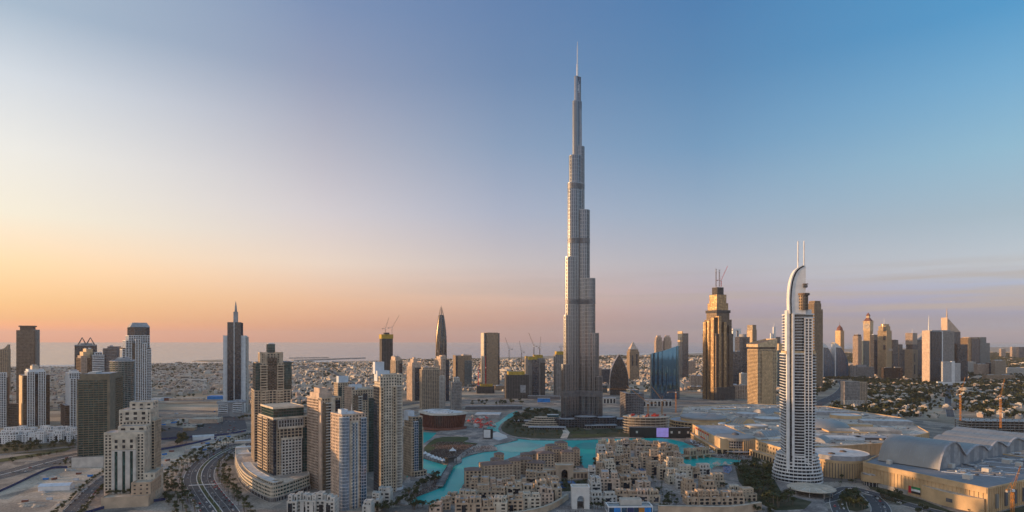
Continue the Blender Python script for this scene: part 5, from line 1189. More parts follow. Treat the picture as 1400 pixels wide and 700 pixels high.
for q in (('disc', 1034, 585, 42, 40, 5, 0, 'vault_metal', 'roof_white'), ('vault', 1016, 578, 34, 34, 10, 20, 'vault_metal', 'mall_sand'), ('crescent', 1004, 583, 60, 9, 5, 120, 'roof_white', 'roof_white'), ('disc', 1051, 574, 60, 56, 4, 0, 'vault_metal', 'roof_white'), ('vault', 1049, 564, 40, 60, 9, -60, 'vault_metal', 'roof_grey'), ('disc', 1021, 568, 46, 40, 5, 0, 'roof_grey', 'roof_white'), ('dome', 1128, 584, 86, 78, 15, 0, 'vault_metal', 'grey'), ('box', 1160, 590, 80, 40, 3, -8, 'mall_sand', 'roof_deck'), ('box', 1196, 590, 70, 46, 5, -8, 'concrete', 'roof_deck'), ('box', 1190, 600, 50, 26, 4, -8, 'dark_grey', 'roof_grey'),
          ('vault', 1121, 603, 26, 34, 8, -40, 'vault_metal', 'roof_grey'), ('box', 1098, 596, 60, 22, 3, 6, 'roof_white', 'roof_white'), ('vault', 1050, 595, 24, 44, 8, -60, 'vault_metal', 'roof_grey'), ('box', 1134, 567, 80, 24, 7, -6, 'grey', 'roof_grey'), ('disc', 1156, 571, 62, 56, 6, 0, 'mall_sand', 'roof_white'), ('box', 1152, 600, 60, 24, 4, -6, 'plant_white', 'roof_white'), ('box', 1168, 582, 60, 20, 4, -8, 'mall_sand', 'roof_deck'), ('box', 1210, 580, 90, 26, 8, -10, 'grey', 'roof_white'), ('box', 960, 558, 60, 26, 3, 4, 'roof_white', 'roof_deck'), ('box', 990, 560, 54, 20, 2.4, 4, 'mall_sand', 'roof_white'), ('box', 1080, 566, 60, 26, 4, 4, 'mall_sand', 'roof_deck'), ('box', 1090, 580, 40, 40, 5, 14, 'roof_white', 'roof_white')):
    roof_plate(*q)
for k_ in range(46):
    x, y = rnd.uniform(935, 1225), rnd.uniform(557, 603)
    if not inside(lp(x, y, 17), offset(hall, -12)):
        continue
    w_ = rnd.uniform(3, 11); roof_plate('box', x, y, w_, rnd.uniform(3, 8), rnd.uniform(1.5, 3.6), rnd.choice((4, -8, 20)), rnd.choice(('plant_white', 'roof_white', 'concrete', 'dark_grey', 'mall_sand')), rnd.choice(('roof_white', 'roof_grey', 'roof_deck')))
eq = MB()
rq = random.Random(14)
def equipment(b, ox, oy, poly, z, n, rr, dz=0):
    X = [q[0] for q in poly]; Y = [q[1] for q in poly]; k = 0
    while k < n:
        x, y = rr.uniform(min(X), max(X)), rr.uniform(min(Y), max(Y))
        if not inside((x, y), poly):
            continue
        k += 1; t_ = rr.random(); m = rr.choice(('plant_white', 'roof_white', 'grey', 'concrete', 'dark_grey'))
        if t_ < .55:
            w_ = rr.uniform(1.2, 4); b.rbox(x, y, w_, w_ * rr.uniform(.6, 1.6), z, z + rr.uniform(.8, 2.2), rr.choice((.1, 1.0)), m)
        elif t_ < .8:
            b.rbox(x, y, rr.uniform(8, 26), rr.uniform(.5, 1.0), z, z + rr.uniform(.5, 1.1), rr.choice((.1, 1.67, .6)), m)
        else:
            for q in range(rr.randint(2, 5)):
                b.rbox(x + q * 3.2, y, 2.2, 2.2, z, z + 1.5, .1, m)
equipment(eq, 0, 0, offset(hall, -10), 17.05, 420, rq)
o = eq.build('roof_machinery', r); o['kind'] = 'stuff'
# round hall and the drums
r = thing('round_hall', 'wide pale disc-roofed round hall, largest of the three mall drums', 'mall', (390, 1268, 0))
b = MB(); b.shaft(ell(-6, 4, 60, 56, 48), 0, 19, ('mall_sand', 'glass_brown', 6.3, 2.4, .4, 6, 1.0, .5), 'roof_grey', 1.2); b.build('outer_ring', r)
b = MB(); b.shaft(ell(0, 0, 44, 42, 48), 19, 24, ('mall_sand', 'mall_sand', 40, 0, 0, 8, .8, .3), 'roof_white', .2); b.build('drum', r)
b = MB(); b.lathe([(46, 24.3), (46, 27), (43, 28), (10, 29.4), (0, 29.6)], 0, 0, 'vault_metal', 48); b.build('disc_roof', r)
b = MB(); b.lathe([(7, 29.3), (6, 30.6), (0, 31)], 2, 0, 'grey', 20); b.build('roof_cap', r)
A, C = P(944, 598), P(981, 621)
r = thing('waterfront_wing', 'sand-coloured mall wing with red sign heads facing the lake', 'mall', (*A, 0), math.atan2(C[1] - A[1], C[0] - A[0]))
L = math.hypot(C[0] - A[0], C[1] - A[1])
b = MB(); b.shaft(rect(0, L, 4, 64), 9.2, 23, ('mall_sand', 'mall_sand', 40, 0, 0, 40, 0, 0), 'roof_grey', 1.6); b.build('upper_wall', r)
b = MB(); b.shaft(rect(-2, L + 4, -3, 60), 0, 9, ('mall_sand', 'glass_brown', 9, 2.2, .6, 9, 2.6, .9), 'roof_tan', 1.0); b.build('arcade', r)
for k_ in range(6):
    x = 26 + k_ * 15
    b = MB(); b.box(x, x + 6, 3.2, 3.94, 11, 20, 'offwhite'); b.build('sign_panel', r); b = MB(); b.box(x - 1, x + 8, 2.7, 3.15, 20, 22.4, 'red_paint', bottom=True); b.build('red_sign_head', r)
for k_ in range(3):
    b = MB(); x = 56 + 11 * k_; b.box(x, x + 8, 3.1, 3.9, 10.2, 11.8, 'red_paint', bottom=True); b.build('red_sign', r)
r = thing('glass_drum', 'glass-banded round drum with a domed cap beside the lake promenade', 'mall', ((1005 - 700) / F * 1012, 1014, 0))
b = MB(); b.shaft(ell(0, 0, 29, 28, 48), 0, 21.5, ('grey', 'glass_dark', 4.3, 1.0, .5, 5, .4, .4), 'roof_grey', .1); b.build('glass_bands', r)
b = MB(); b.lathe([(29.2, 21.7), (30.6, 22.2), (30.6, 26.2), (28, 27), (8, 27.8), (0, 28)], 0, 0, 'vault_metal', 48); b.build('roof', r)
b = MB(); b.lathe([(6, 27.6), (5.4, 29.4), (2, 31), (0, 31.2)], 2, 2, 'dark_grey', 20); b.build('roof_cap', r)
b = MB(); b.lathe([(28, 6.4), (36, 5.4), (36, 4.8), (28, 4.6)], 0, 0, 'roof_grey', 48, 170, 340); b.build('brim_canopy', r)
b = MB(); b.shaft([(3, -30.5), (27, -22), (30, 6), (4, 6)], 0, 23, ('mall_sand', 'dark_grey', 60, 0, 0, 3.4, 2.3, .5), 'roof_tan', 1.2); b.build('slotted_wall', r)
A, C = P(1027, 624), P(1074, 641)
r = thing('mall_wing', 'sand-coloured wing with square windows between the glass drum and the white hotel', 'mall', (*A, 0), math.atan2(C[1] - A[1], C[0] - A[0]))
L = math.hypot(C[0] - A[0], C[1] - A[1])
b = MB(); b.shaft(rect(0, L, 8, 60), 10.2, 24, ('mall_sand', 'glass_window', 6.6, 3.6, .3, 8, 5, .4), 'roof_deck', 1.4); b.build('upper_wall', r)
b = MB(); b.shaft(rect(-3, L + 6, 0, 56), 0, 10, ('mall_sand', 'glass_brown', 10, 3, .4, 8, 2.8, .7), 'roof_tan', 1.0); b.build('arcade', r)
r = thing('slotted_drum', 'sand-coloured round drum with tall dark slots right of the white hotel', 'mall', ((1146 - 700) / F * 848, 850, 0))
b = MB(); b.shaft(ell(0, 0, 35, 34, 64), 0, 23, ('mall_sand', 'dark_grey', 60, 0, 0, 3.4, 2.5, .5), 'roof_grey', .1); b.build('slotted_wall', r)
b = MB(); b.shaft(ell(0, 0, 35.9, 34.9, 64), 19.5, 23.2, ('mall_sand', 'mall_sand', 60, 0, 0, 60, 0, 0), 'roof_grey', 0); b.build('wall_head', r)
b = MB(); b.shaft(ell(3, 4, 38, 37, 56), 23.3, 28, ('roof_grey', 'roof_grey', 60, 0, 0, 60, 0, 0), 'roof_white', .7); b.build('roof_drum', r)
for x, y in ((-12, -8), (12, 8)):
    b = MB(); b.lathe([(4.5, 28), (4, 29.4), (0, 30.4)], x, y, 'brown', 20); b.build('roof_light', r)
b = MB(); b.box(20, 36, -30, -8, 0, 22, 'glass_dark', 'roof_grey'); b.build('glass_link', r)
b = MB(); b.shaft([(8, -44), (40, -52), (44, -34), (20, -30)], 0, 9, ('mall_sand', 'glass_brown', 9, 4, .4, 8, 4, .6), 'roof_tan', 1.0); b.build('arcade', r)
r = thing('round_porch', 'low rounded sand-coloured porch at the foot of the ribbed mall wall', 'mall', (*P(1203, 664), 0))
b = MB(); b.shaft(ell(0, 2, 21, 14, 36), 5.6, 13, ('mall_sand', 'mall_sand', 60, 0, 0, 60, 0, 0), 'roof_grey', 1.2); b.build('parapet_wall', r)
b = MB(); b.shaft(ell(0, 2, 18, 12, 24), 0, 5.5, ('concrete', 'glass_dark', 5.5, .4, .2, 5, .7, .5), 'roof_grey', 0); b.build('glass_entrance', r)
for k_ in range(7):
    b = MB(); b.box(-15 + 5 * k_ - 1, -15 + 5 * k_ + 1, -6, 10, 14.0, 14.6, 'roof_white', bottom=True); b.build('roof_slat', r)
# the vaulted hall at lower right
A, C = P(1350, 703), P(1181, 661)
r = thing('vaulted_hall', 'huge sand-coloured mall block with rolling barrel-vaulted metal roof at lower right', 'mall', (*A, 0))
ax_ = Vector((218, 140)).normalized(); bk = Vector((-ax_.y, ax_.x))
lw = Vector((C[0] - A[0], C[1] - A[1])); Lw = lw.length
e1 = Vector(P(1480, 668)) - Vector(A)
wall_poly = [(0, 0), tuple(e1), tuple(e1 + lw * 1.5), tuple(lw)]
RZ = 26.0
b = MB(); b.shaft(wall_poly, 0, RZ, ('mall_sand', 'mall_sand', 90, 0, 0, 4.6, .9, .7), 'roof_slate', 1.6); b.build('ribbed_wall', r)
d = lw.normalized(); nrm_w = Vector((d.y, -d.x)) if Vector((d.y, -d.x)).dot(Vector((-1, -.4))) > 0 else Vector((-d.y, d.x))
def onwall(u0, u1, z0, z1, proud, thick, m, name):
    q = [d * u0 + nrm_w * (proud - thick), d * u1 + nrm_w * (proud - thick), d * u1 + nrm_w * proud, d * u0 + nrm_w * proud]
    b = MB(); b.prism([tuple(x) for x in q], z0, z1, m, bottom=True); return b.build(name, r)
n = 10
bulge = [tuple(d * (2 + 68 * i / n) + nrm_w * (2.5 + 8 * math.sin(math.pi * (i / n) ** .9))) for i in range(n + 1)]
b = MB(); b.prism([tuple(d * 2 - nrm_w * 1)] + bulge + [tuple(d * 70 - nrm_w * 1)], 0, 15.5, 'mall_sand', 'roof_tan'); b.build('bowed_wall', r)
onwall(88, Lw, 0, 5, 1.6, 1, 'concrete', 'plinth')
onwall(0, Lw, 21.5, RZ + 1.2, 1.5, .9, 'mall_sand', 'wall_head')
f0 = 72.5
onwall(f0 + 11, f0 + 14.5, 3, 11, 1.25, .3, 'flag_red' if 'flag_red' in MATS else mat('flag_red', (.55, .02, .03)), 'flag_red_band')
for k_, m in enumerate((mat('flag_black', (.02, .02, .02)), mat('flag_white', (.75, .75, .75)), mat('flag_green', (.01, .22, .07)))):
    onwall(f0, f0 + 10.95, 3 + k_ * 2.667, 3 + (k_ + 1) * 2.667, 1.25, .3, m, ('flag_black_band', 'flag_white_band', 'flag_green_band')[k_])
b = MB(); q = [Vector(bulge[4]) + nrm_w * .3, Vector(bulge[5]) + nrm_w * .3]; b.prism([tuple(q[0]), tuple(q[1]), tuple(q[1] - nrm_w), tuple(q[0] - nrm_w)], 5.5, 9.5, 'dark_grey'); b.build('wall_vent', r)
# vaults: profile runs along ax_ (right), extruded along bk (away)
O2 = Vector((510, 744)) - Vector(A)
prof = []
keys = [(0, 27), (5, 38), (12, 47), (22, 54), (39, 57.5), (52, 54), (63, 45), (74, 38), (86, 43), (100, 46.4), (113, 47), (127, 44), (140, 37.5), (152, 43), (167, 46.8), (184, 43), (200, 37.5), (214, 43), (231, 46), (248, 43), (262, 40), (290, 46), (320, 40)]
pf = smooth_line(keys, 3)
segs = [(0, 74, 70), (74, 140, 58), (140, 200, 70), (200, 262, 84), (262, 320, 96)]
for s0, s1, ln in segs:
    pr = [q for q in pf if s0 - .01 <= q[0] <= s1 + .01]
    b, g, e, g2 = MB(), MB(), MB(), MB()
    off = 0
    for (u0, z0), (u1, z1) in zip(pr, pr[1:]):
        T3 = lambda u, v, z: (*(O2 + ax_ * u + bk * v), z)
        K = 12
        for q in range(K):
            v0, v1 = ln * q / K, ln * (q + 1) / K - .35
            b.face([T3(u0, v0, z0), T3(u1, v0, z1), T3(u1, v1, z1), T3(u0, v1, z0)], 'vault_metal')
            b.face([T3(u0, v1, z0 - .12), T3(u1, v1, z1 - .12), T3(u1, v1 + .35, z1 - .12), T3(u0, v1 + .35, z0 - .12)], 'grey')
        g.face([T3(u0, .6, RZ), T3(u1, .6, RZ), T3(u1, .6, z1 - .1), T3(u0, .6, z0 - .1)], 'grey' if int(u0 / 14) % 2 else 'roof_slate'); g2.face([T3(u0, ln - .6, RZ), T3(u1, ln - .6, RZ), T3(u1, ln - .6, z1 - .1), T3(u0, ln - .6, z0 - .1)], 'vault_metal')
        e.face([T3(u0, -1.6, z0 - 1.6), T3(u1, -1.6, z1 - 1.3), T3(u1, -1.6, z1 + .4), T3(u0, -1.6, z0 + .4)], 'roof_grey'); e.face([T3(u0, -1.6, z0 + .4), T3(u1, -1.6, z1 + .4), T3(u1, .8, z1 + .4), T3(u0, .8, z0 + .4)], 'roof_grey'); e.face([T3(u0, -1.6, z0 - 1.6), T3(u1, -1.6, z1 - 1.3), T3(u1, .6, z1 - 1.3), T3(u0, .6, z0 - 1.3)], 'roof_grey')
    b.build('barrel_vault', r); g.build('gable_wall', r); g2.build('gable_wall', r); e.build('vault_rim', r)
for k_ in range(17):
    q0 = O2 - bk * (6 + 0) + ax_ * (-6 + k_ * 13); q1 = q0 - bk * 54 + ax_ * 26
    b = MB(); b.bar((*q0, RZ + .5), (*q1, RZ + .5), 1.6, 'plant_white' if k_ % 3 == 0 else 'grey', .7); b.build('roof_skylight', r)
for px, py, w_ in ((1323, 651, 9), (1349, 642, 9), (1377, 630, 10), (1393, 634, 7), (1300, 636, 8), (1216, 631, 6)):
    x, y = P(px, py, RZ + 3); b = MB(); b.rbox(x - A[0], y - A[1], w_, w_ * .8, RZ, RZ + 5, R(32), 'offwhite'); b.build('roof_plant', r)
eq = MB(); rp_ = [tuple(O2 - bk * 4), tuple(O2 - bk * 4 + ax_ * 250), tuple(O2 - bk * 52 + ax_ * 250), tuple(O2 - bk * 50 + ax_ * 8)]
equipment(eq, 0, 0, rp_, RZ + .6, 60, random.Random(4)); o = eq.build('roof_machinery', r); o['kind'] = 'stuff'
for k_ in range(4):
    p_ = e1.normalized() * (16 + k_ * 20); nn = Vector((e1.y, -e1.x)).normalized(); b = MB(); q = [p_ + nn * 1.3, p_ + e1.normalized() * 5 + nn * 1.3, p_ + e1.normalized() * 5, p_]
    b.prism([tuple(x) for x in q], 4, 19, 'dark_grey' if k_ else 'vault_metal', bottom=True); b.build('banner_window', r)

# ------------------------------------------------------------------ building sites and offices by the mall
tower('louvred_office', 'curved office stack of horizontal louvres between the giant skyscraper and the building site', 848, 856, 880, 1375, 6, [('shaft', 'glouvre', 0, 1, 0, 1, 538, 'b'), ('roof_box', 'gteal', .3, .8, .2, .8, 534)], cat='building', plant=False)
r = thing('building_site', 'curved concrete floors with red formwork tops beside the dark screen wall', 'building site', (*P(888, 594), 0), R(-2))
for k_ in range(7):
    b = MB(); b.prism(ell(-2, 26, 46 - .6 * (k_ % 2), 27, 40), k_ * 5.2, k_ * 5.2 + 1.1, 'roof_tan', bottom=True); b.build('floor_slab', r)
b = MB()
for k_ in range(26):
    a = 2 * math.pi * k_ / 26; b.bar((-2 + 42 * math.cos(a), 26 + 23 * math.sin(a), 0), (-2 + 42 * math.cos(a), 26 + 23 * math.sin(a), 32), 1.1, 'concrete')
b.build('columns', r)['kind'] = 'stuff'
b = MB(); b.prism(ell(-2, 26, 38, 20, 32), 0, 31, 'dark_concrete'); b.build('inner_core', r)
rnd = random.Random(8)
for k_ in range(22):
    x, y = rnd.uniform(-42, 38), rnd.uniform(8, 40); b = MB(); b.rbox(x, y, rnd.uniform(4, 9), rnd.uniform(2, 4), 32.4, 32.4 + rnd.uniform(1.5, 4.5), rnd.uniform(0, 3), rnd.choice(('red_paint', 'red_paint', 'red_brown', 'pink_beige'))); b.build('red_formwork', r)
r = thing('screen_wall', 'long black screen wall with one glowing violet panel facing the lake', 'screen', (*P(902, 599), 0), R(-3))
Ls = 112
b = MB(); b.box(-Ls / 2, Ls / 2, 0, 5, 0, 20, 'black', 'roof_grey'); b.build('black_wall', r)
mat('violet_screen', (.25, .2, .5), emit=((.40, .30, .75), .28)); mat('warm_lamp', (.6, .5, .35), emit=((1, .75, .45), 1.2))
b = MB(); b.box(-6, 16, -.4, -.02, 2, 19, 'violet_screen', bottom=True); b.build('violet_panel', r)
for x in (-44, 20, 34, 50):
    b = MB(); b.box(x, x + 3.6, -.3, -.02, 9, 13, 'offwhite', bottom=True); b.build('lit_panel', r)
shed('arched_colonnade', 'white arched colonnade block right of the giant skyscraper base', 820, 842, 552, 20, 17, 2, 'offwhite', 'roof_grey'); shed('arched_colonnade', 'longer white arched colonnade below the blue mirror tower', 878, 919, 556, 20, 18, 2, 'offwhite', 'roof_grey')
for px0, px1, py, n in ((820, 842, 552, 5), (878, 919, 556, 8)):
    o = [q for q in bpy.data.objects if q.name.startswith('arched_colonnade') and not q.parent and abs(q.location.x - (P((px0 + px1) / 2, py)[0])) < 3][0]
    w_ = P(px1, py)[0] - P(px0, py)[0]
    for k_ in range(n):
        x = -w_ / 2 + w_ * (k_ + .5) / n; hw = w_ / n * .3; b = MB(); pts = [(x - hw, 1.5), (x + hw, 1.5)] + [(x + hw * math.cos(a), 11.5 + hw * math.sin(a)) for a in [math.pi * i / 8 for i in range(9)]]
        b.face([(u, -10.15, v) for u, v in pts], 'glass_dark'); b.build('arched_opening', o)
for lab, px, Y_, yb_, yt_, rc, sl, lu in (('yellow crane with long level jib left of the building site', 858, 1420, 575, 534, 62, 175, 2), ('yellow crane with raised jib over the building site', 886, 1240, 575, 552, 55, 150, 36), ('yellow crane with long level jib below the blue mirror tower', 924, 1560, 572, 537, 75, 8, -2), ('orange crane mast at the right of the building site', 905, 1300, 575, 548, 40, 120, 40),
   ('orange luffing crane leaning right over the far concrete frame', 1313, 1180, 575, 540, 34, 20, 68), ('orange luffing crane at the right end of the far concrete frame', 1368, 1130, 585, 545, 36, 25, 70), ('orange crane boom rising in front of the vaulted hall', 1384, 640, 705, 672, 26, 15, 66)):
    crane('tower_crane', lab, px, Y_, yb_, yt_, rc, sl, lu)
r = thing('concrete_frame', 'long unfinished grey concrete frame beyond the vaulted hall', 'building site', (*P(1390, 594), 0), R(-6))
for k_ in range(5):
    b = MB(); b.box(-90, 110, 0, 42, 4 + k_ * 5, 4.9 + k_ * 5, 'concrete', bottom=True); b.build('floor_slab', r)
b = MB()
for i in range(26):
    for j in range(3):
        b.box(-89 + i * 7.8, -88 + i * 7.8, 1 + j * 19, 2 + j * 19, 0, 24 + (i * 7 % 5), 'dark_concrete')
b.build('columns', r)['kind'] = 'stuff'

# ------------------------------------------------------------------ clutter of the building yards
rnd = random.Random(41)
def site_spot(poly):
    pw = [P(*q) for q in poly]
    while True:
        x, y = rnd.uniform(min(q[0] for q in pw), max(q[0] for q in pw)), rnd.uniform(min(q[1] for q in pw), max(q[1] for q in pw))
        if inside((x, y), pw):
            return x, y
LOT = [(-20, 690), (20, 668), (66, 648), (92, 643), (138, 641), (118, 658), (92, 684), (60, 712)]; YARD = [(212, 632), (222, 620), (260, 611), (300, 600), (318, 594), (296, 610), (262, 624), (240, 642), (222, 660)]; UP = [(214, 568), (300, 562), (330, 570), (300, 572), (222, 586)]
CT = {}
def container(where, poly, n, ln):
    for i in range(n):
        m, c = rnd.choice((('plant_white', 'pale'), ('blue_paint', 'blue'), ('offwhite', 'white'), ('red_brown', 'rusty'), ('concrete', 'grey')))
        x, y = site_spot(poly); k = (m, where)
        if k not in CT:
            b = MB(); b.box(-ln / 2, ln / 2, -1.25, 1.25, .15, 2.7, m); b.box(-ln / 2 - .05, ln / 2 + .05, -1.3, 1.3, 2.71, 2.85, 'roof_grey')
            for q in range(int(ln / .9)):
                b.box(-ln / 2 + .3 + q * .9, -ln / 2 + .55 + q * .9, -1.31, -1.25, .3, 2.6, m)
            o = tag(b.build('site_container'), f'{c} site container on {where}', 'container', 'containers on the building yards'); CT[k] = o
        else:
            o = CT[k].copy(); COL.objects.link(o)
        o.location = (x, y, .32); o.rotation_euler = (0, 0, rnd.choice((.2, .3, 1.8, 1.1)))
container('the bare sand lot', LOT, 9, 6); container('the yard left of the boulevard palms', YARD, 22, 7); container('the strip above the car park', UP, 16, 8)
def mound(where, poly, n, s):
    for i in range(n):
        x, y = site_spot(poly); b = MB(); N = 14; w_ = rnd.uniform(3, 9) * s; h = rnd.uniform(.8, 2.2) * s; ph = rnd.uniform(0, 6)
        rr = [[w_ * f * (1 + .25 * math.sin(3 * a + ph) + .15 * math.sin(5 * a + f * 4)) for a in [6.283 * j / N for j in range(N)]] for f in (1, .7, .35, .05)]; zz = (0, h * .45, h * .85, h)
        for k_ in range(3):
            for j in range(N):
                a0, a1 = 6.283 * j / N, 6.283 * (j + 1) / N; q = (j + 1) % N
                b.face([(rr[k_][j] * math.cos(a0), rr[k_][j] * math.sin(a0) * .6, zz[k_]), (rr[k_][q] * math.cos(a1), rr[k_][q] * math.sin(a1) * .6, zz[k_]), (rr[k_ + 1][q] * math.cos(a1), rr[k_ + 1][q] * math.sin(a1) * .6, zz[k_ + 1]), (rr[k_ + 1][j] * math.cos(a0), rr[k_ + 1][j] * math.sin(a0) * .6, zz[k_ + 1])], 'lot_sand' if i % 3 else 'concrete')
        o = b.build('earth_mound', None, (x, y, .3), rnd.uniform(0, 3)); tag(o, f'low mound of earth on {where}', 'mound', 'earth mounds on the building yards')
mound('the bare sand lot', LOT, 14, 1.0); mound('the yard left of the boulevard palms', YARD, 14, 1.2)
# ------------------------------------------------------------------ the old-style quarter on the lake
ground_poly('quarter_ground', [(560, 745), (586, 706), (612, 689), (629, 674), (633, 664), (655, 650), (690, 630), (720, 620), (745, 611), (765, 607), (780, 612), (790, 622), (794, 634), (799, 641), (806, 642), (812, 634), (817, 618), (822, 608), (836, 605), (880, 603.6), (912, 605), (928, 612), (931, 627), (934, 634), (950, 642), (976, 643), (1003, 640), (1020, 634), (1062, 640), (1125, 682), (1150, 745)], 1.5, 'promenade_paving', thick=1.3)
ground_poly('lakeside_promenade', [(936, 604.5), (950, 611), (961, 617.5), (965, 622.5), (980, 625.5), (1002, 627.6), (1030, 629.5), (1070, 650), (1075, 640), (1030, 622), (990, 618), (960, 600), (940, 596)], 1.4, 'promenade_paving', thick=1.2)
RND = random.Random(21)
def hip(b, x0, x1, y0, y1, z, h, m):
    e = .9; x0 -= e; x1 += e; y0 -= e; y1 += e; s = min(x1 - x0, y1 - y0) * .42
    q = [(x0, y0), (x1, y0), (x1, y1), (x0, y1)]; p = [(x0 + s, y0 + s), (x1 - s, y0 + s), (x1 - s, y1 - s), (x0 + s, y1 - s)]
    for i in range(4):
        j = (i + 1) % 4
        b.face([(*q[i], z), (*q[j], z), (*p[j], z + h), (*p[i], z + h)], m)
    b.face([(*x, z + h) for x in p], m); b.face([(*x, z) for x in q[::-1]], m)
def house(label, x0, x1, yb, yt, d, a=0, wallm=None, hip_roof=False, group=None, arcs=False, name='courtyard_house', z=1.5, windows=None, cat='house'):
    (ax, ay), (bx, _) = P(x0, yb), P(x1, yb)
    w_ = bx - ax
    h = ZH(yt, ay) - z
    rn = RND
    wallm = wallm or rn.choice(['sandstone', 'sandstone', 'beige', 'pink_beige', 'beige', 'cream'])
    r = thing(name, label, cat, ((ax + bx) / 2, ay + d / 2, z), R(a), group)
    fh = 3.7; n = max(1, int(h / fh)); main = min(h, n * fh) if hip_roof else max(fh, (n - 1) * fh if n > 2 else n * fh)
    st = windows or (wallm, 'glass_window', fh, rn.uniform(1.4, 1.8), .4, rn.uniform(4.2, 6.0), rn.uniform(2.0, 2.8), .5)
    roofm = rn.choice(['roof_tan', 'roof_deck', 'roof_grey', 'roof_tan'])
    if hip_roof:
        b = MB(); b.shaft(rect(-w_ / 2, w_ / 2, -d / 2, d / 2), 0, h - 1.5, st, roofm, 0); b.build('wall', r)
        b = MB(); hip(b, -w_ / 2, w_ / 2, -d / 2, d / 2, h - 1.5, 2.6, 'roof_brown'); b.build('roof', r)
        return r
    b = MB(); b.shaft(rect(-w_ / 2, w_ / 2, -d / 2, d / 2), 0, main, st, roofm, 1.0); b.build('wall', r)
    # set-back upper rooms, stair turrets, roof terraces
    k = rn.choice((1, 2, 2, 3)); used = -w_ / 2 + .6
    for i in range(k):
        ww = w_ / k * rn.uniform(.55, .85); dd = d * rn.uniform(.4, .75); x = -w_ / 2 + w_ * i / k + rn.uniform(.4, max(.5, w_ / k - ww - .4)); y = -d / 2 + .8 + rn.uniform(.0, max(.1, d - dd - 1.6)); hh = max(2.8, h - main - rn.uniform(-.6, 1.6))
        b = MB(); b.shaft(rect(x, x + ww, y, y + dd), main, main + hh, (wallm, 'glass_window', 3.6, 1.9, .3, 4.2, 2.8, .38), rn.choice(['roof_tan', 'roof_deck', 'roof_grey']), .8); b.build('upper_room', r)
    if rn.random() < .7:
        x, y = rn.choice((-1, 1)) * (w_ / 2 - 2.2), rn.uniform(-.3, .3) * d; b = MB(); hh = main + rn.uniform(3.5, 6.5); b.box(x - 2, x + 2, y - 2, y + 2, main - .5, hh, wallm, roofm); b.box(x - 2.3, x + 2.3, y - 2.3, y + 2.3, hh - .7, hh + .3, wallm); b.build('stair_turret', r)
    if rn.random() < .6:
        b = MB(); x = rn.uniform(-.3, .3) * w_; y = -d * .25; b.box(x - 1.2, x + 1.2, y - 1, y + 1, main + .02, main + 1.5, 'plant_white'); b.build('roof_plant', r)
    if rn.random() < .5:
        x, y = rn.uniform(-.3, .3) * w_, -d * rn.uniform(.15, .35); b = MB(); pw_ = rn.uniform(3, 5)
        for q in range(6):
            b.box(x - pw_ / 2 + q * pw_ / 5 - .15, x - pw_ / 2 + q * pw_ / 5 + .15, y - 1.8, y + 1.8, main + 2.4, main + 2.6, 'wood', bottom=True)
        for cx_ in (-pw_ / 2, pw_ / 2):
            for cy_ in (-1.6, 1.6):
                b.box(x + cx_ - .1, x + cx_ + .1, y + cy_ - .1, y + cy_ + .1, main + .02, main + 2.39, 'wood')
        b.build('pergola', r)
    if rn.random() < .5:
        x = rn.uniform(-.3, .3) * w_; b = MB(); ww = rn.uniform(1.6, 2.6); b.box(x - ww, x + ww, -d / 2 - .62, -d / 2 - .4, 1.0, main * rn.uniform(.6, .92), 'glass_dark'); b.build('dark_bay', r)
    if rn.random() < .55:
        x = rn.uniform(-.25, .25) * w_; b = MB(); b.box(x - 2, x + 2, -d / 2 - 1.5, -d / 2 + .2, fh * .9, main - .8, 'glass_dark' if rn.random() < .6 else wallm, wallm); b.build('bay_window', r)
    if arcs:
        m = max(2, int(w_ / 4.2))
        for i in range(m):
            x = -w_ / 2 + w_ * (i + .5) / m; b = MB(); pts = [(x - 1.15, .3), (x + 1.15, .3)] + [(x + 1.15 * math.cos(q), 2.4 + 1.15 * math.sin(q)) for q in [math.pi * j / 7 for j in range(8)]]
            b.face([(u, -d / 2 - .52, v) for u, v in pts], 'glass_window'); b.build('arched_window', r)
    return r
def row(phrase, blocks, d, group, side='from the left', **kw):
    for i, q in enumerate(blocks):
        x0, x1, yb, yt = q[:4]; extra = dict(kw)
        if len(q) > 4:
            extra.update(q[4])
        colw = extra.get('wallm') or RND.choice(['sandstone', 'sandstone', 'sandstone', 'beige', 'pink_beige', 'sandstone', 'cream', 'beige'])
        if group in (SO, RI):
            extra.setdefault('a', RND.choice((-9, -4, 0, 5, 9, 14)))
            extra['a'] = extra['a'] * .7
        extra['wallm'] = colw
        cn = {'sandstone': 'sand-coloured', 'beige': 'beige', 'pink_beige': 'pinkish', 'cream': 'cream', 'offwhite': 'whitish', 'white': 'white'}[colw]
        dd = extra.pop('d', d)
        house(f'{cn} house, {ORD[i]} {side} in {phrase}', x0, x1, yb, yt, dd, group=group, **extra)
RI = 'old-style sandstone houses on the right island'
SO = 'old-style sandstone houses by the lake'
row('the front row left of the white gate', [(622, 640, 711, 683), (640.5, 657, 711, 682), (657.5, 675, 711, 684), (675.5, 693, 710, 682), (693.5, 715, 706, 679), (715.5, 738, 702, 675), (738.5, 755, 696, 668), (754, 767, 689, 661)], 17, SO, arcs=True)
row('the short row at the lower left shore', [(588, 603, 706, 693), (602, 614, 699, 685), (612, 624, 691, 675)], 13, SO)
row('the second row behind the left front houses', [(628, 651, 693, 672), (652, 671, 688, 664), (672, 691, 688, 667), (692, 712, 687, 662), (713, 731, 686, 664), (731.5, 748, 685, 658), (749, 764, 682, 654)], 15, SO)
row('the third row below the brown-roofed souk', [(644, 669, 676, 653), (669.5, 686, 675, 657), (686.5, 704, 674, 655), (704.5, 719, 673, 660), (719.5, 734, 668, 646), (734.5, 748, 666, 647), (748.5, 761, 668, 652)], 16, SO)
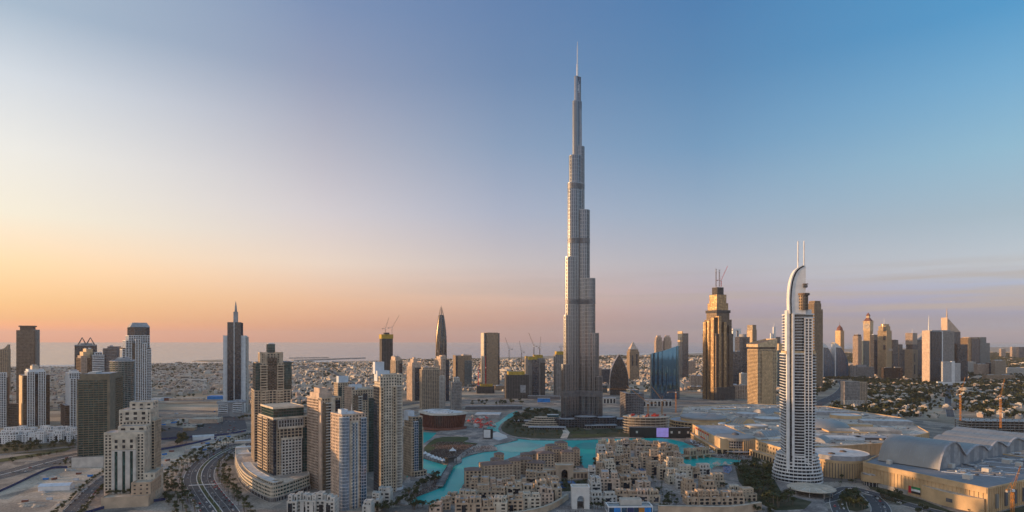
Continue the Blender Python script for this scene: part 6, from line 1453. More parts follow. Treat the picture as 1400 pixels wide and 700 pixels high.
# souk with brown hipped roofs
SK = 'brown hip-roofed souk buildings'
for i, (lab, x0, x1, yb, yt, d, a) in enumerate((('hip-roofed souk pavilion standing in the water at the left end', 635, 657, 668, 642, 18, 8), ('long souk building with a broad grey-brown roof rising to the right', 657, 698, 661, 634, 24, 18), ('tall souk block with four rows of windows in the middle', 697, 710, 657, 629, 20, 6), ('small hip-roofed tower on the ridge of the left souk', 671, 682, 652, 627, 12, 6), ('highest hip-roofed turret of the left souk', 676, 688, 645, 620, 12, 6),
    ('low hip-roofed hall right of the four-window block', 711, 727, 650, 627, 18, 0), ('hip-roofed hall with a terrace before the arch building', 722, 745, 652, 632, 18, -12), ('hip-roofed hall on the shore left of the tallest roofs', 712, 728, 634, 620.5, 16, 0), ('small brown roof behind the shore hall', 724, 736, 630, 619, 14, 0), ('sand-coloured hall with dark arched loggia and brown roof', 735, 757, 640, 619, 18, 4), ('square hip-roofed tower left of the topmost souk roof', 747, 762, 632, 608.5, 14, 6), ('topmost souk tower under a wide brown hip roof', 760, 775, 630, 604.5, 14, 6), ('sand tower with a flat brown roof below the topmost roof', 756, 768, 638, 613, 14, 4), ('broad hip-roofed block at the right end of the souk', 767, 784, 640, 617, 18, 4), ('narrow sand tower at the lake tip of the souk', 784, 792, 638, 613, 12, 4))):
    house(lab, x0, x1, yb, yt, d, a, 'sandstone', True, SK, name='souk_building', windows=('sandstone', 'brown' if i % 3 else 'glass_window', 3.8, 1.6, .4, 4.6, 2.2, .5), cat='building')
def arch_gate(name, lab, x0, x1, yb, yt, d, m, a, aw, ah, wings=()):
    (ax, ay), (bx, _) = P(x0, yb), P(x1, yb); w_ = bx - ax; h = ZH(yt, ay) - 1.5
    r = thing(name, lab, 'gate', ((ax + bx) / 2, ay + d / 2, 1.5), R(a))
    b = MB(); hw = aw / 2; n = 10
    # pointed arch opening cut right through
    arc = [(hw * math.cos(q), ah + (hw * 1.25) * math.sin(q)) for q in [math.pi * i / n for i in range(n + 1)]]
    for y, s in ((-d / 2, 1), (d / 2, -1)):
        b.face([(-w_ / 2, y, 0), (-hw, y, 0), (-hw, y, h), (-w_ / 2, y, h)], m); b.face([(hw, y, 0), (w_ / 2, y, 0), (w_ / 2, y, h), (hw, y, h)], m)
        for (x1_, z1_), (x2_, z2_) in zip(arc, arc[1:]):
            b.face([(x1_, y, z1_), (x1_, y, h), (x2_, y, h), (x2_, y, z2_)], m)
    for (x1_, z1_), (x2_, z2_) in zip([(hw, 0)] + arc, arc + [(-hw, 0)]):
        b.face([(x1_, -d / 2, z1_), (x1_, d / 2, z1_), (x2_, d / 2, z2_), (x2_, -d / 2, z2_)], m)
    b.face([(-w_ / 2, -d / 2, h), (w_ / 2, -d / 2, h), (w_ / 2, d / 2, h), (-w_ / 2, d / 2, h)], 'roof_tan')
    for x in (-w_ / 2, w_ / 2):
        b.face([(x, -d / 2, 0), (x, d / 2, 0), (x, d / 2, h), (x, -d / 2, h)], m)
    b.build('wall', r)
    b = MB()
    for (u0, u1, v0, v1) in ((-w_ / 2 - .5, w_ / 2 + .5, -d / 2 - .5, -d / 2 + .8), (-w_ / 2 - .5, w_ / 2 + .5, d / 2 - .8, d / 2 + .5), (-w_ / 2 - .5, -w_ / 2 + .8, -d / 2 + .81, d / 2 - .81), (w_ / 2 - .8, w_ / 2 + .5, -d / 2 + .81, d / 2 - .81)):
        b.box(u0, u1, v0, v1, h - .6, h + 1.2, m, bottom=True)
    b.build('parapet', r)
    b = MB()   # raised frame round the arch
    b.box(-hw - 1.6, -hw - .8, -d / 2 - .35, -d / 2 - .01, 0, h - 3, m); b.box(hw + .8, hw + 1.6, -d / 2 - .35, -d / 2 - .01, 0, h - 3, m); b.box(-hw - 1.6, hw + 1.6, -d / 2 - .36, -d / 2 - .01, h - 3, h - 2.2, m, bottom=True); b.build('arch_frame', r)
    b = MB(); b.face([(x, d / 2 - 1, z) for x, z in [(-hw, 0), (hw, 0)] + arc], 'glass_dark') if wings else b.box(-hw + .1, hw - .1, d / 2 - 1.4, d / 2 - 1, 0, ah * .55, 'dark_grey'); b.build('doorway', r)
    for (u0, u1, hh) in wings:
        b = MB(); b.shaft(rect(u0, u1, -d * .35, d * .4), 0, hh, (m, 'brown', hh, 2.6, .4, 4.6, 1.5, .5), 'roof_tan', 1.0); b.build('arcade', r)
    return r
arch_gate('arch_building', 'sandstone building with one big dark pointed arch flanked by arcades', 760, 784, 657, 637, 16, 'sandstone', 0, 8.5, 7.5, ((-27, -10.6, 11), (10.6, 30, 8.5)))
arch_gate('white_gate', 'tall white stone gate with a pointed arch at the middle of the quarter', 782, 806, 698, 667, 13, 'gate_white', 0, 7.5, 9.5)
ground_poly('courtyard_garden', [(756, 659), (800, 658), (812, 672), (764, 674)], 1.7, 'garden')
ground_poly('pool', [(761, 661), (768.5, 660.4), (774, 669), (764, 670)], 1.9, 'pool_water'); ground_poly('pool', [(775.5, 659.6), (784, 659), (791, 667.6), (781, 668.4)], 1.9, 'pool_water')
# right island
RI = 'old-style sandstone houses on the right island'
row('the right island row along the shore', [(820, 831, 623, 603, {'d': 16}), (831.5, 841, 618, 602), (841.5, 850, 617, 604), (850.5, 861, 617, 601.5), (861.5, 870, 617, 603), (870.5, 882, 617.5, 601.5), (882.5, 892, 618, 604), (892.5, 902, 619, 604), (902.5, 912, 621, 606), (912.5, 922, 624, 609), (922.5, 927.5, 627, 609)], 14, RI)
row('the second row of the right island', [(817, 828, 633, 610, {'arcs': True, 'wallm': 'offwhite'}), (829, 838, 630, 612), (843, 852, 628, 611), (852.5, 862, 628, 613), (870, 880, 628, 611), (880.5, 890, 629, 612), (891, 900, 632, 613), (901, 911, 634, 615), (912, 922, 636, 618), (922.5, 931, 638, 619)], 14, RI)
row('the right island row above the pool', [(818, 829, 644, 622), (829.5, 840, 643, 619), (840.5, 849, 642, 624), (849.5, 861, 641, 622), (861.5, 877, 642, 627, {'arcs': True}), (877.5, 889, 641, 620), (890, 901, 643, 617), (902, 912, 645, 622), (912.5, 924, 648, 625), (925, 936, 651, 628)], 14, RI)
row('the right island row left of the garden', [(806, 815, 662, 640, {'wallm': 'offwhite', 'd': 22}), (816, 826, 657, 633), (826.5, 840, 656, 631), (841, 850, 655, 638), (850.5, 861, 657, 637), (861.5, 869, 656, 642)], 16, RI)
row('the rows right of the garden street', [(888, 901, 652, 631), (901.5, 913, 658, 636), (913.5, 926, 664, 643), (926.5, 939, 671, 650, {'wallm': 'offwhite'}), (928, 946, 657, 638), (946.5, 957, 656, 640), (955, 971, 654, 635, {'wallm': 'offwhite'}), (937, 950, 681, 656), (960, 976, 672, 652), (976.5, 990, 668, 650), (962, 979, 680, 658)], 14, RI)
row('the large middle blocks of the right island', [(822, 848, 674, 648, {'d': 24}), (848.5, 863, 673, 652, {'d': 22}), (862, 886, 667, 648, {'d': 20}), (872, 891, 679, 660, {'wallm': 'pink_beige'}), (808, 821, 676, 654, {'wallm': 'offwhite', 'd': 20})], 20, RI)
row('the front row right of the white gate', [(808, 842, 691, 675, {'wallm': 'offwhite', 'arcs': True}), (843, 858, 688, 671), (858.5, 872, 688, 672), (872.5, 887, 689, 671), (887.5, 902, 689, 672)], 13, RI)
row('the front row at the far right end', [(939, 954, 692, 673), (954.5, 970, 692, 673), (970.5, 986, 692, 672), (986.5, 1002, 692, 673), (1002.5, 1018, 691, 673), (1000, 1012, 682, 664), (1014, 1034, 687, 669)], 13, RI, arcs=True)
ground_poly('pool', [(871, 640), (876, 639.6), (886, 648.5), (879, 649.4)], 1.9, 'pool_water'); ground_poly('garden_street', [(884, 646), (892, 645), (938, 690), (905, 694), (893, 668)], 1.65, 'promenade_paving')
ground_poly('pool', [(988, 639.5), (1000, 638.6), (1001, 645), (996, 650), (989, 648)], 2.4, 'pool_water', thick=1.0, side='sandstone')
def terrace_wall(lab, pts, h, m, th=2.5):
    L = smooth_line([P(*p) for p in pts], 3); x0, y0 = L[0]
    r = thing('terrace_wall', lab, 'wall', (x0, y0, 1.5))
    b = MB()
    for (ax, ay), (bx, by) in zip(L, L[1:]):
        b.rbox((ax + bx) / 2 - x0, (ay + by) / 2 - y0, math.hypot(bx - ax, by - ay) + .2, th, 0, h, math.atan2(by - ay, bx - ax), m)
    b.build('wall', r)
    b = MB()
    for (ax, ay), (bx, by) in zip(L, L[1:]):
        b.rbox((ax + bx) / 2 - x0, (ay + by) / 2 - y0, math.hypot(bx - ax, by - ay), th + .7, h + .01, h + .5, math.atan2(by - ay, bx - ax), 'roof_tan')
    b.build('coping', r)
terrace_wall('curved sandstone terrace wall below the left front houses', [(690, 712), (720, 708), (745, 702), (762, 694), (776, 684)], 6, 'sandstone')
terrace_wall('long sandstone retaining wall at the bottom right of the quarter', [(900, 704), (950, 705), (1000, 705), (1040, 699)], 8, 'sandstone')
r = thing('kiosk_building', 'flat blue-roofed kiosk building with a tan rooftop box at the bottom edge', 'building', (*P(862, 704), 1.5), R(2))
b = MB(); b.shaft(rect(-23, 23, 0, 16), 0, 7, ('white', 'glass_blue', 7, 1.6, .4, 7, .8, .3), 'glass_teal', .8); b.build('wall', r)
b = MB(); b.shaft(rect(-9, 13, 5, 14), 7.1, 13, ('offwhite', 'offwhite', 30, 0, 0, 30, 0, 0), 'roof_tan', .3); b.build('roof_box', r)
for x, m in ((-14, 'blue_paint'), (0, 'navy'), (12, 'orange_paint'), (18, 'blue_paint')):
    b = MB(); b.box(x - 3.4, x + 3.4, -1.0, -.5, 1.2, 6, m, bottom=True); b.build('picture_panel', r)
# white stepped town houses
WT = 'white stepped town houses at the foot of the towers'
row('the stepped row left of the foremost tower', [(393, 405, 712, 679), (405.5, 418, 710, 676), (418.5, 431, 711, 678), (431.5, 444, 710, 676), (444.5, 457, 712, 680)], 15, WT, wallm='offwhite', name='town_house', z=.2)
row('the stepped row right of the foremost tower', [(496, 507, 707, 686), (506.5, 519, 699, 675), (517, 533, 692, 668)], 15, WT, wallm='offwhite', name='town_house', z=.2)
LV = 'white flat-roofed villas below the left towers'
row('the front villa row beside the green verge', [(-4, 10, 607, 592), (10.5, 22, 607, 591), (22.5, 35, 606, 590.5), (35.5, 47, 606, 592), (47.5, 60, 606, 590), (60.5, 72, 605, 591), (72.5, 84, 605, 590), (84.5, 96, 604, 591), (96.5, 107, 603, 590)], 16, LV, wallm='white', name='town_house', z=.2)
row('the back villa row under the left towers', [(2, 16, 597, 585), (16.5, 30, 597, 583.5), (30.5, 46, 597, 585), (46.5, 61, 596, 583.5), (61.5, 77, 596, 584.5), (77.5, 91, 595, 583.5), (91.5, 106, 595, 585)], 16, LV, wallm='white', name='town_house', z=.2)
# ------------------------------------------------------------------ trees, palms
def leaf_mat(name, a, b):
    m = bpy.data.materials.new(name); m.use_nodes = True
    t = NT(m.node_tree); bs = m.node_tree.nodes['Principled BSDF']
    oi = t.new('ShaderNodeObjectInfo'); tc = t.new('ShaderNodeTexCoord')
    n = t.new('ShaderNodeTexNoise'); n.inputs['Scale'].default_value = .9; t.link(tc.outputs['Object'], n.inputs['Vector'])
    x = t.mix(t.ramp(n.outputs[0], [(.35, (0, 0, 0)), (.65, (1, 1, 1))]), a, b)
    x = t.mix(t.math('MULTIPLY', oi.outputs['Random'], .5), x, (.085, .08, .035))
    t.link(x, bs.inputs['Base Color']); bs.inputs['Roughness'].default_value = .7; bs.inputs['Specular IOR Level'].default_value = .2
    MATS[name] = m
leaf_mat('leaves_dark', (.022, .036, .014), (.05, .07, .025)); leaf_mat('leaves_olive', (.045, .055, .02), (.085, .09, .035)); leaf_mat('palm_leaves', (.035, .05, .02), (.08, .09, .04)); mat('bark', (.13, .10, .07))
def tree_proto(name, label, h, r, m, seed, group):
    rn = random.Random(seed)
    t = thing(name, label, 'tree', (0, 0, 0), 0, group)
    b = MB(); b.lathe([(.32, 0), (.22, h * .35), (.12, h * .6)], 0, 0, 'bark', 6)
    for k in range(4):
        a = rn.uniform(0, 6.28); b.bar((0, 0, h * .32), (math.cos(a) * r * .6, math.sin(a) * r * .6, h * .62), .16, 'bark')
    b.build('trunk', t)
    b = MB(); cl = []
    for k in range(9):
        a = rn.uniform(0, 6.28); q = rn.uniform(.1, .75) * r; cl.append((q * math.cos(a), q * math.sin(a), h * rn.uniform(.48, .84), r * rn.uniform(.34, .52)))
    for cx, cy, cz, cr in cl:
        for k in range(26):
            th, ph = rn.uniform(0, 6.28), math.acos(rn.uniform(-.7, 1)); q = cr * rn.uniform(.65, 1.1)
            p = Vector((cx + q * math.sin(ph) * math.cos(th), cy + q * math.sin(ph) * math.sin(th), cz + q * math.cos(ph) * .8))
            u = Vector((rn.gauss(0, 1), rn.gauss(0, 1), rn.gauss(0, .5))).normalized(); v = u.cross(Vector((rn.gauss(0, 1), rn.gauss(0, 1), rn.gauss(0, 1)))).normalized(); s = r * rn.uniform(.10, .19)
            b.face([tuple(p - u * s), tuple(p - v * s * .7), tuple(p + u * s), tuple(p + v * s * .7)], m)
    b.build('crown', t)
    return t
def palm_proto(name, label, h, seed, group):
    rn = random.Random(seed)
    t = thing(name, label, 'palm', (0, 0, 0), 0, group)
    b = MB(); lx = rn.uniform(-.5, .5)
    b.bar((0, 0, 0), (lx * .5, 0, h * .5), .42, 'bark'); b.bar((lx * .5, 0, h * .5), (lx, 0, h), .34, 'bark'); b.build('trunk', t)
    b = MB()
    for k in range(17):
        a = 6.283 * k / 17 + rn.uniform(-.2, .2); e = rn.uniform(-.2, 1.1); L = rn.uniform(2.1, 2.9); p = Vector((lx, 0, h)); dr = Vector((math.cos(a), math.sin(a), e)).normalized(); sd = Vector((-math.sin(a), math.cos(a), 0)); wprev = .25
        for s in range(4):
            q = p + dr * (L / 4); dr = (dr + Vector((0, 0, -.34))).normalized(); w_ = (.5, .55, .42, .04)[s]
            b.face([tuple(p - sd * wprev), tuple(p + sd * wprev), tuple(q + sd * w_ + Vector((0, 0, -.12))), tuple(q - sd * w_ + Vector((0, 0, -.12)))], 'palm_leaves'); p, wprev = q, w_
    b.build('crown', t)
    return t
PR = {}
rnd = random.Random(77)
def put(kind, label, group, x, y, z=.3, s=1.0):
    """kind: palm, dark (dense tree), olive (loose pale tree), shrub"""
    key = (kind, rnd.randrange(3), label)
    if key not in PR:
        n = {'palm': 'date_palm', 'dark': 'garden_tree' if 'garden' in label or 'lake' in label or 'prom' in label or 'terrace' in label else 'courtyard_tree' if 'old-style' in label else 'street_tree', 'olive': 'acacia_tree', 'shrub': 'garden_shrub'}[kind]; sd = key[1] * 7 + len(kind)
        PR[key] = palm_proto(n, label, 7.2 + key[1] * .8, sd, group) if kind == 'palm' else tree_proto(n, label, {'dark': 9, 'olive': 7.5, 'shrub': 3.2}[kind], {'dark': 4.4, 'olive': 3.6, 'shrub': 2.4}[kind], 'leaves_olive' if kind == 'olive' else 'leaves_dark', sd, group)
        o = PR[key]
    else:
        o = copy_tree(PR[key])
    o.location = (x, y, z); o.rotation_euler = (0, 0, rnd.uniform(0, 6.28)); s *= rnd.uniform(.8, 1.2); o.scale = (s, s, s * rnd.uniform(.9, 1.1))
    return o
def along(line, d, step, kind, label, group, jit=1.2, z=.4, s=1.0, skip=.1):
    L = offset_line(line, d); acc = 0
    for (ax, ay), (bx, by) in zip(L, L[1:]):
        l = math.hypot(bx - ax, by - ay)
        while acc < l:
            f = acc / l
            if rnd.random() > skip and ay > 600:
                put(kind, label, group, ax + (bx - ax) * f + rnd.uniform(-jit, jit), ay + (by - ay) * f + rnd.uniform(-jit, jit), z, s)
            acc += step
        acc -= l
def scatter(poly, n, kinds, label, group, z=.3, s=1.0):
    xs, ys = [p[0] for p in poly], [p[1] for p in poly]
    k = 0; g = 0; pw = [P(*p) for p in poly]; X = [p[0] for p in pw]; Y = [p[1] for p in pw]
    while k < n and g < n * 40:
        g += 1
        x, y = rnd.uniform(min(X), max(X)), rnd.uniform(min(Y), max(Y))
        if inside((x, y), pw):
            kind = rnd.choice(kinds); put(kind, label[kind] if isinstance(label, dict) else label, group, x, y, z, s); k += 1
BG = 'date palms lining the boulevard'
# (positive offset is the left/outer side of the boulevard as seen from the camera)
for d_, lab in ((-22, 'date palm in the row along the left kerb of the curved boulevard'), (-31, 'date palm in the outer row left of the curved boulevard'), (22, 'date palm in the row along the right kerb of the curved boulevard')):
    along(BLVD, d_, 9.5, 'palm', lab, BG)
along(BLVD, -39, 11, 'dark', 'dense tree behind the palms left of the curved boulevard', 'trees along the boulevard', 3, .3, .8); along(BLVD, 29, 12, 'dark', 'dense tree on the pavement before the curved podium', 'trees along the boulevard', 2, .3, .75, .25)
along(SERV, -12, 10, 'dark', 'bushy tree beside the service road at the sand lot', 'trees along the service road', 1.5, .3, .6); along(SERV, 12, 9, 'dark', 'bushy tree between service road and stepped hotel', 'trees along the service road', 1.5, .3, .7)
scatter([(0, 621), (0, 609), (60, 607), (100, 606), (106, 612), (60, 618)], 46, ['dark', 'dark', 'olive'], {'dark': 'dark tree on the verge below the white villas', 'olive': 'olive tree on the verge below the white villas'}, 'trees below the white villas')
scatter([(10, 631), (60, 622), (98, 616), (98, 618), (60, 625), (10, 635)], 20, ['dark'], 'low tree in the hedge row beside the highway', 'hedge trees by the highway', .4, .6)
scatter([(70, 640), (98, 630), (98, 640)], 9, ['shrub', 'dark'], 'bushy plant at the left end of the white hoarding', 'plants by the white hoarding', .3, .8)
scatter([(237, 612), (257, 610), (258, 603), (240, 603)], 7, ['dark'], 'big dense tree in the building yard left of the boulevard', 'trees in the building yard', .3, 1.5)
scatter([(214, 592), (252, 576), (256, 579), (222, 594)], 14, ['dark', 'olive'], {'dark': 'dark tree along the car park edge', 'olive': 'olive tree along the car park edge'}, 'trees along the car park', .3, .8)
along(px_line([(325, 575), (345, 572), (360, 570)]), 0, 9, 'dark', 'dark tree behind the spire tower block', 'trees by the spire tower', 4, .3, 1.1)
scatter([(230, 692), (237, 652), (262, 629), (300, 613), (338, 602), (343, 606), (300, 619), (264, 641), (254, 660), (266, 692)], 46, ['dark', 'dark', 'palm'], {'dark': 'dense tree in the green belt left of the boulevard', 'palm': 'date palm in the green belt left of the boulevard'}, 'trees in the boulevard green belt', .4, .85)
scatter([(302, 640), (318, 624), (321, 656), (346, 690), (330, 692), (306, 668)], 22, ['dark', 'palm'], {'dark': 'dense tree on the wide pavement round the curved podium', 'palm': 'date palm on the wide pavement round the curved podium'}, 'trees round the curved podium', .4, .8)
# terrace palms of the stepped hotel
for i in range(9):
    x, y = HOTEL.l(.16 + .075 * i, -.16); c, s_ = math.cos(HOTEL.root.rotation_euler.z), math.sin(HOTEL.root.rotation_euler.z)
    put('dark', 'small tree on the podium terrace of the stepped hotel', 'terrace trees of the stepped hotel', HOTEL.root.location.x + x * c - y * s_, HOTEL.root.location.y + x * s_ + y * c, 11, .6)
# gardens round the lake
PK = [(690, 578), (702, 571), (722, 563), (752, 560), (764, 568), (745, 574), (712, 582), (700, 592)]
scatter(PK, 70, ['dark', 'dark', 'olive'], {'dark': 'dark broad tree in the garden by the giant skyscraper', 'olive': 'olive tree in the garden by the giant skyscraper'}, 'garden trees by the giant skyscraper', .8, 1.15)
scatter([(688, 588), (700, 594), (730, 598), (764, 598), (762, 592), (720, 588), (700, 586)], 34, ['dark', 'olive', 'palm'], {'dark': 'dark tree on the lakeside slope below the terraced pavilion', 'olive': 'olive tree on the lakeside slope below the terraced pavilion', 'palm': 'date palm on the lakeside slope below the terraced pavilion'}, 'trees on the lakeside slope', .8, .8)
scatter([(782, 597), (880, 596), (880, 590), (840, 588), (784, 590)], 30, ['dark', 'palm', 'shrub'], {'dark': 'dark tree on the terraces right of the plaza path', 'palm': 'date palm on the terraces right of the plaza path', 'shrub': 'clipped shrub on the terraces right of the plaza path'}, 'trees on the terraces', .8, .7)
scatter([(640, 556), (720, 553), (720, 549), (640, 550)], 26, ['dark'], 'dark street tree before the netted concrete frames', 'street trees before the concrete frames', .3, 1.1)
scatter([(540, 690), (562, 676), (580, 664), (590, 668), (570, 682), (556, 698)], 22, ['dark', 'palm'], {'dark': 'dense tree on the lower promenade beside the towers', 'palm': 'date palm on the lower promenade beside the towers'}, 'trees on the lower promenade', 1.6, 1.0)
scatter([(582, 662), (598, 656), (604, 664), (592, 668)], 7, ['dark', 'palm'], {'dark': 'tall dense tree on the spit beside the footbridge', 'palm': 'date palm on the spit beside the footbridge'}, 'trees on the spit', 1.6, 1.25)
scatter([(560, 700), (575, 694), (606, 698), (590, 706)], 10, ['palm', 'dark'], {'palm': 'date palm at the lower end of the lake', 'dark': 'dense tree at the lower end of the lake'}, 'trees at the lower end of the lake', 1.7, 1.1)
scatter([(500, 700), (535, 690), (552, 676), (560, 684), (530, 705)], 14, ['dark', 'palm'], {'dark': 'dense street tree beside the white stepped row', 'palm': 'street palm beside the white stepped row'}, 'trees by the white stepped rows', .3, 1.0)
QT = 'trees in the old-style quarter'
for poly, n in (([(776, 640), (792, 634), (800, 644), (788, 650)], 9), ([(790, 612), (796, 630), (788, 636)], 5), ([(808, 640), (814, 630), (817, 640), (812, 646)], 6), ([(756, 662), (800, 660), (806, 672), (766, 673)], 12), ([(886, 652), (900, 660), (936, 690), (910, 694)], 16), ([(902, 700), (940, 690), (936, 684), (905, 686)], 12), ([(806, 704), (832, 700), (826, 690), (808, 692)], 9), ([(836, 630), (870, 626), (872, 636), (850, 640)], 7), ([(945, 688), (990, 664), (995, 668), (960, 690)], 8), ([(626, 700), (640, 690), (630, 684)], 5), ([(670, 684), (760, 676), (760, 680), (680, 690)], 9)):
    scatter(poly, n, ['dark', 'palm'], {'dark': 'dense tree between the old-style houses', 'palm': 'date palm between the old-style houses'}, QT, 1.6, .75)
HG = 'garden trees of the white hotel'
scatter([(1004, 642), (1030, 636), (1056, 642), (1060, 660), (1056, 684), (1100, 690), (1060, 698), (1030, 684), (1008, 656)], 105, ['dark', 'dark', 'palm'], {'dark': 'dense tree in the garden left of the white hotel', 'palm': 'date palm in the garden left of the white hotel'}, HG, 1.8, 1.35)
scatter([(1150, 700), (1140, 684), (1152, 674), (1180, 680), (1190, 696)], 26, ['palm', 'dark'], {'palm': 'date palm in the island before the slotted drum', 'dark': 'dense tree in the island before the slotted drum'}, 'trees before the slotted drum', .4, 1.1)
scatter([(1196, 680), (1225, 676), (1245, 688), (1230, 692)], 12, ['dark'], 'dense tree in the roundabout before the ribbed mall wall', 'trees in the mall roundabout', .4, 1.0)
scatter([(1120, 660), (1160, 652), (1175, 662), (1140, 668)], 9, ['dark', 'palm'], {'dark': 'small tree at the foot of the slotted drum', 'palm': 'date palm at the foot of the slotted drum'}, 'trees at the slotted drum', .3, .7)
scatter([(1240, 700), (1250, 692), (1400, 716), (1400, 740), (1300, 735)], 24, ['palm', 'dark'], {'palm': 'date palm along the bottom edge before the bowed mall wall', 'dark': 'dense tree along the bottom edge before the bowed mall wall'}, 'trees before the bowed mall wall', .4, .95)
scatter([(964, 619), (985, 624), (1020, 628), (1040, 634), (1030, 638), (1000, 632), (970, 624)], 16, ['palm'], 'date palm on the mall promenade by the lake', 'palms on the mall promenade', 1.4, .8)
scatter([(1020, 700), (1050, 690), (1060, 704), (1040, 708)], 9, ['palm', 'dark'], {'palm': 'date palm below the retaining wall at bottom right', 'dark': 'dense tree below the retaining wall at bottom right'}, 'trees below the retaining wall', .4, 1.0)

# ------------------------------------------------------------------ cars
mat('car_white', (.65, .65, .65), rough=.3, var=.02); mat('car_silver', (.38, .39, .40), rough=.3, metal=.5, var=.02); mat('car_dark', (.03, .03, .035), rough=.3, var=.02); mat('car_red', (.40, .03, .03), rough=.3, var=.02); mat('car_glass', (.02, .02, .025), rough=.15, var=.02); mat('tyre', (.02, .02, .02), var=.02)
CARS = {}
def car(col, label, group, x, y, a, z=.45, big=False):
    key = (col, label, big)
    if key not in CARS:
        b = MB(); L, Wc, k = (5.2, 2.0, 1.25) if big else (4.5, 1.85, 1.0)
        prof = [(-L / 2, .35), (-L / 2, .85 * k), (-L * .42, .95 * k), (L * .2, .95 * k), (L * .46, .8 * k), (L / 2, .6), (L / 2, .35)]
        for (x0, z0), (x1, z1) in zip(prof, prof[1:]):
            b.face([(x0, -Wc / 2, z0), (x0, Wc / 2, z0), (x1, Wc / 2, z1), (x1, -Wc / 2, z1)], col)
        for y_ in (-Wc / 2, Wc / 2):
            b.face([(u, y_, v) for u, v in prof], col)
        h0, h1 = .95 * k, 1.48 * k; q = [(-L * .4, -L * .3), (L * .2, L * .05)]
        T0 = [(-L * .42, -Wc * .46), (L * .22, -Wc * .46), (L * .22, Wc * .46), (-L * .42, Wc * .46)]; T1 = [(-L * .33, -Wc * .38), (L * .07, -Wc * .38), (L * .07, Wc * .38), (-L * .33, Wc * .38)]
        for i in range(4):
            j = (i + 1) % 4; b.face([(*T0[i], h0), (*T0[j], h0), (*T1[j], h1), (*T1[i], h1)], 'car_glass')
        b.face([(*p, h1) for p in T1], col)
        for wx in (-L * .3, L * .3):
            for wy in (-Wc / 2 + .05, Wc / 2 - .05):
                b.face([(wx + .34 * math.cos(t), wy + math.copysign(.07, wy), .34 + .34 * math.sin(t)) for t in [6.283 * i / 10 for i in range(10)]], 'tyre')
        o = b.build('parked_car' if 'parked' in label else 'car'); tag(o, label, 'car', group); CARS[key] = o
    else:
        o = CARS[key].copy(); COL.objects.link(o)
    o.location = (x, y, z); o.rotation_euler = (0, 0, a)
CC = [('car_white', 'white'), ('car_white', 'white'), ('car_white', 'white'), ('car_silver', 'silver'), ('car_silver', 'silver'), ('car_dark', 'black'), ('car_dark', 'black'), ('car_red', 'red')]
def cars_along(line, d, step, prob, where, group, z=.45, ymax=3000):
    L = offset_line(line, d); acc = rnd.uniform(0, step)
    for (ax, ay), (bx, by) in zip(L, L[1:]):
        l = math.hypot(bx - ax, by - ay)
        while acc < l:
            f = acc / l
            if rnd.random() < prob and 560 < ay < ymax:
                m, c = rnd.choice(CC); car(m, f'{c} car {where}', group, ax + (bx - ax) * f, ay + (by - ay) * f, math.atan2(by - ay, bx - ax) + rnd.uniform(-.03, .03), z, rnd.random() < .3)
            acc += step * rnd.uniform(.8, 1.2)
        acc -= l
G = 'cars on the curved boulevard'
cars_along(BLVD, -6, 22, .45, 'driving on the left carriageway of the curved boulevard', G); cars_along(BLVD, -13, 20, .4, 'in the outer left lane of the curved boulevard', G); cars_along(BLVD, 6, 18, .5, 'driving on the right carriageway of the curved boulevard', G); cars_along(BLVD, 13, 12, .55, 'in the outer right lane of the curved boulevard', G); cars_along(BLVD, -16.6, 6.5, .6, 'parked along the left kerb of the boulevard', G, .45, 760)
for i in range(9):
    q = offset_line(BLVD, 16.4); k = 10 + i * 2; car('car_red', 'red car parked along the right kerb of the boulevard', G, q[k][0], q[k][1], math.atan2(q[k + 1][1] - q[k][1], q[k + 1][0] - q[k][0]))
G = 'cars on the left highway'
for d_ in (-17, -10, -4.5, 4.5, 10, 17):
    cars_along(HWY, d_, 26, .32, 'driving on the left highway', G)
G = 'cars parked along the service road'
cars_along(SERV, -6.6, 6.5, .7, 'parked on the sand lot side of the service road', G); cars_along(SERV, 6.6, 6.5, .55, 'parked on the hotel side of the service road', G); cars_along(SERV, 1.8, 40, .5, 'driving on the service road', G)
G = 'cars in the big car park'
x0, y0 = P(220, 576); 
for i in range(7):
    for j in range(20):
        px, py = 214 + j * 5.6, 569.5 + i * 2.6
        if rnd.random() < .55 and not (px < 250 and py > 578):
            x, y = P(px, py); m, c = rnd.choice(CC); car(m, f'{c} car parked in the big car park left of the spire tower', G, x, y, R(80) + rnd.uniform(-.1, .1))
for i in range(3):
    for j in range(12):
        if rnd.random() < .6:
            x, y = P(300 + j * 3.2 - i * 4, 588 + i * 3); m, c = rnd.choice(CC); car(m, f'{c} car parked near the upper blue hoarding', 'cars by the upper hoarding', x, y, R(70) + rnd.uniform(-.2, .2))
G = 'cars on the mall roads'
ML = px_line([(1460, 742), (1330, 712), (1240, 690), (1196, 676), (1165, 668), (1150, 672), (1146, 690), (1160, 720)])
cars_along(ML, -4, 22, .5, 'on the road before the mall', G); cars_along(ML, 4, 22, .5, 'on the road before the mall', G); cars_along(px_line([(1180, 742), (1205, 700), (1190, 678)]), 4, 12, .6, 'queueing at the lower mall junction', G)
HR = px_line([(1085, 566), (1112, 555), (1140, 543), (1150, 537), (1156, 528), (1150, 520)])
for d_ in (-13, -5, 5, 13):
    cars_along(HR, d_, 40, .4, 'on the wide highway right of the sail-topped hotel', 'cars on the right highway')

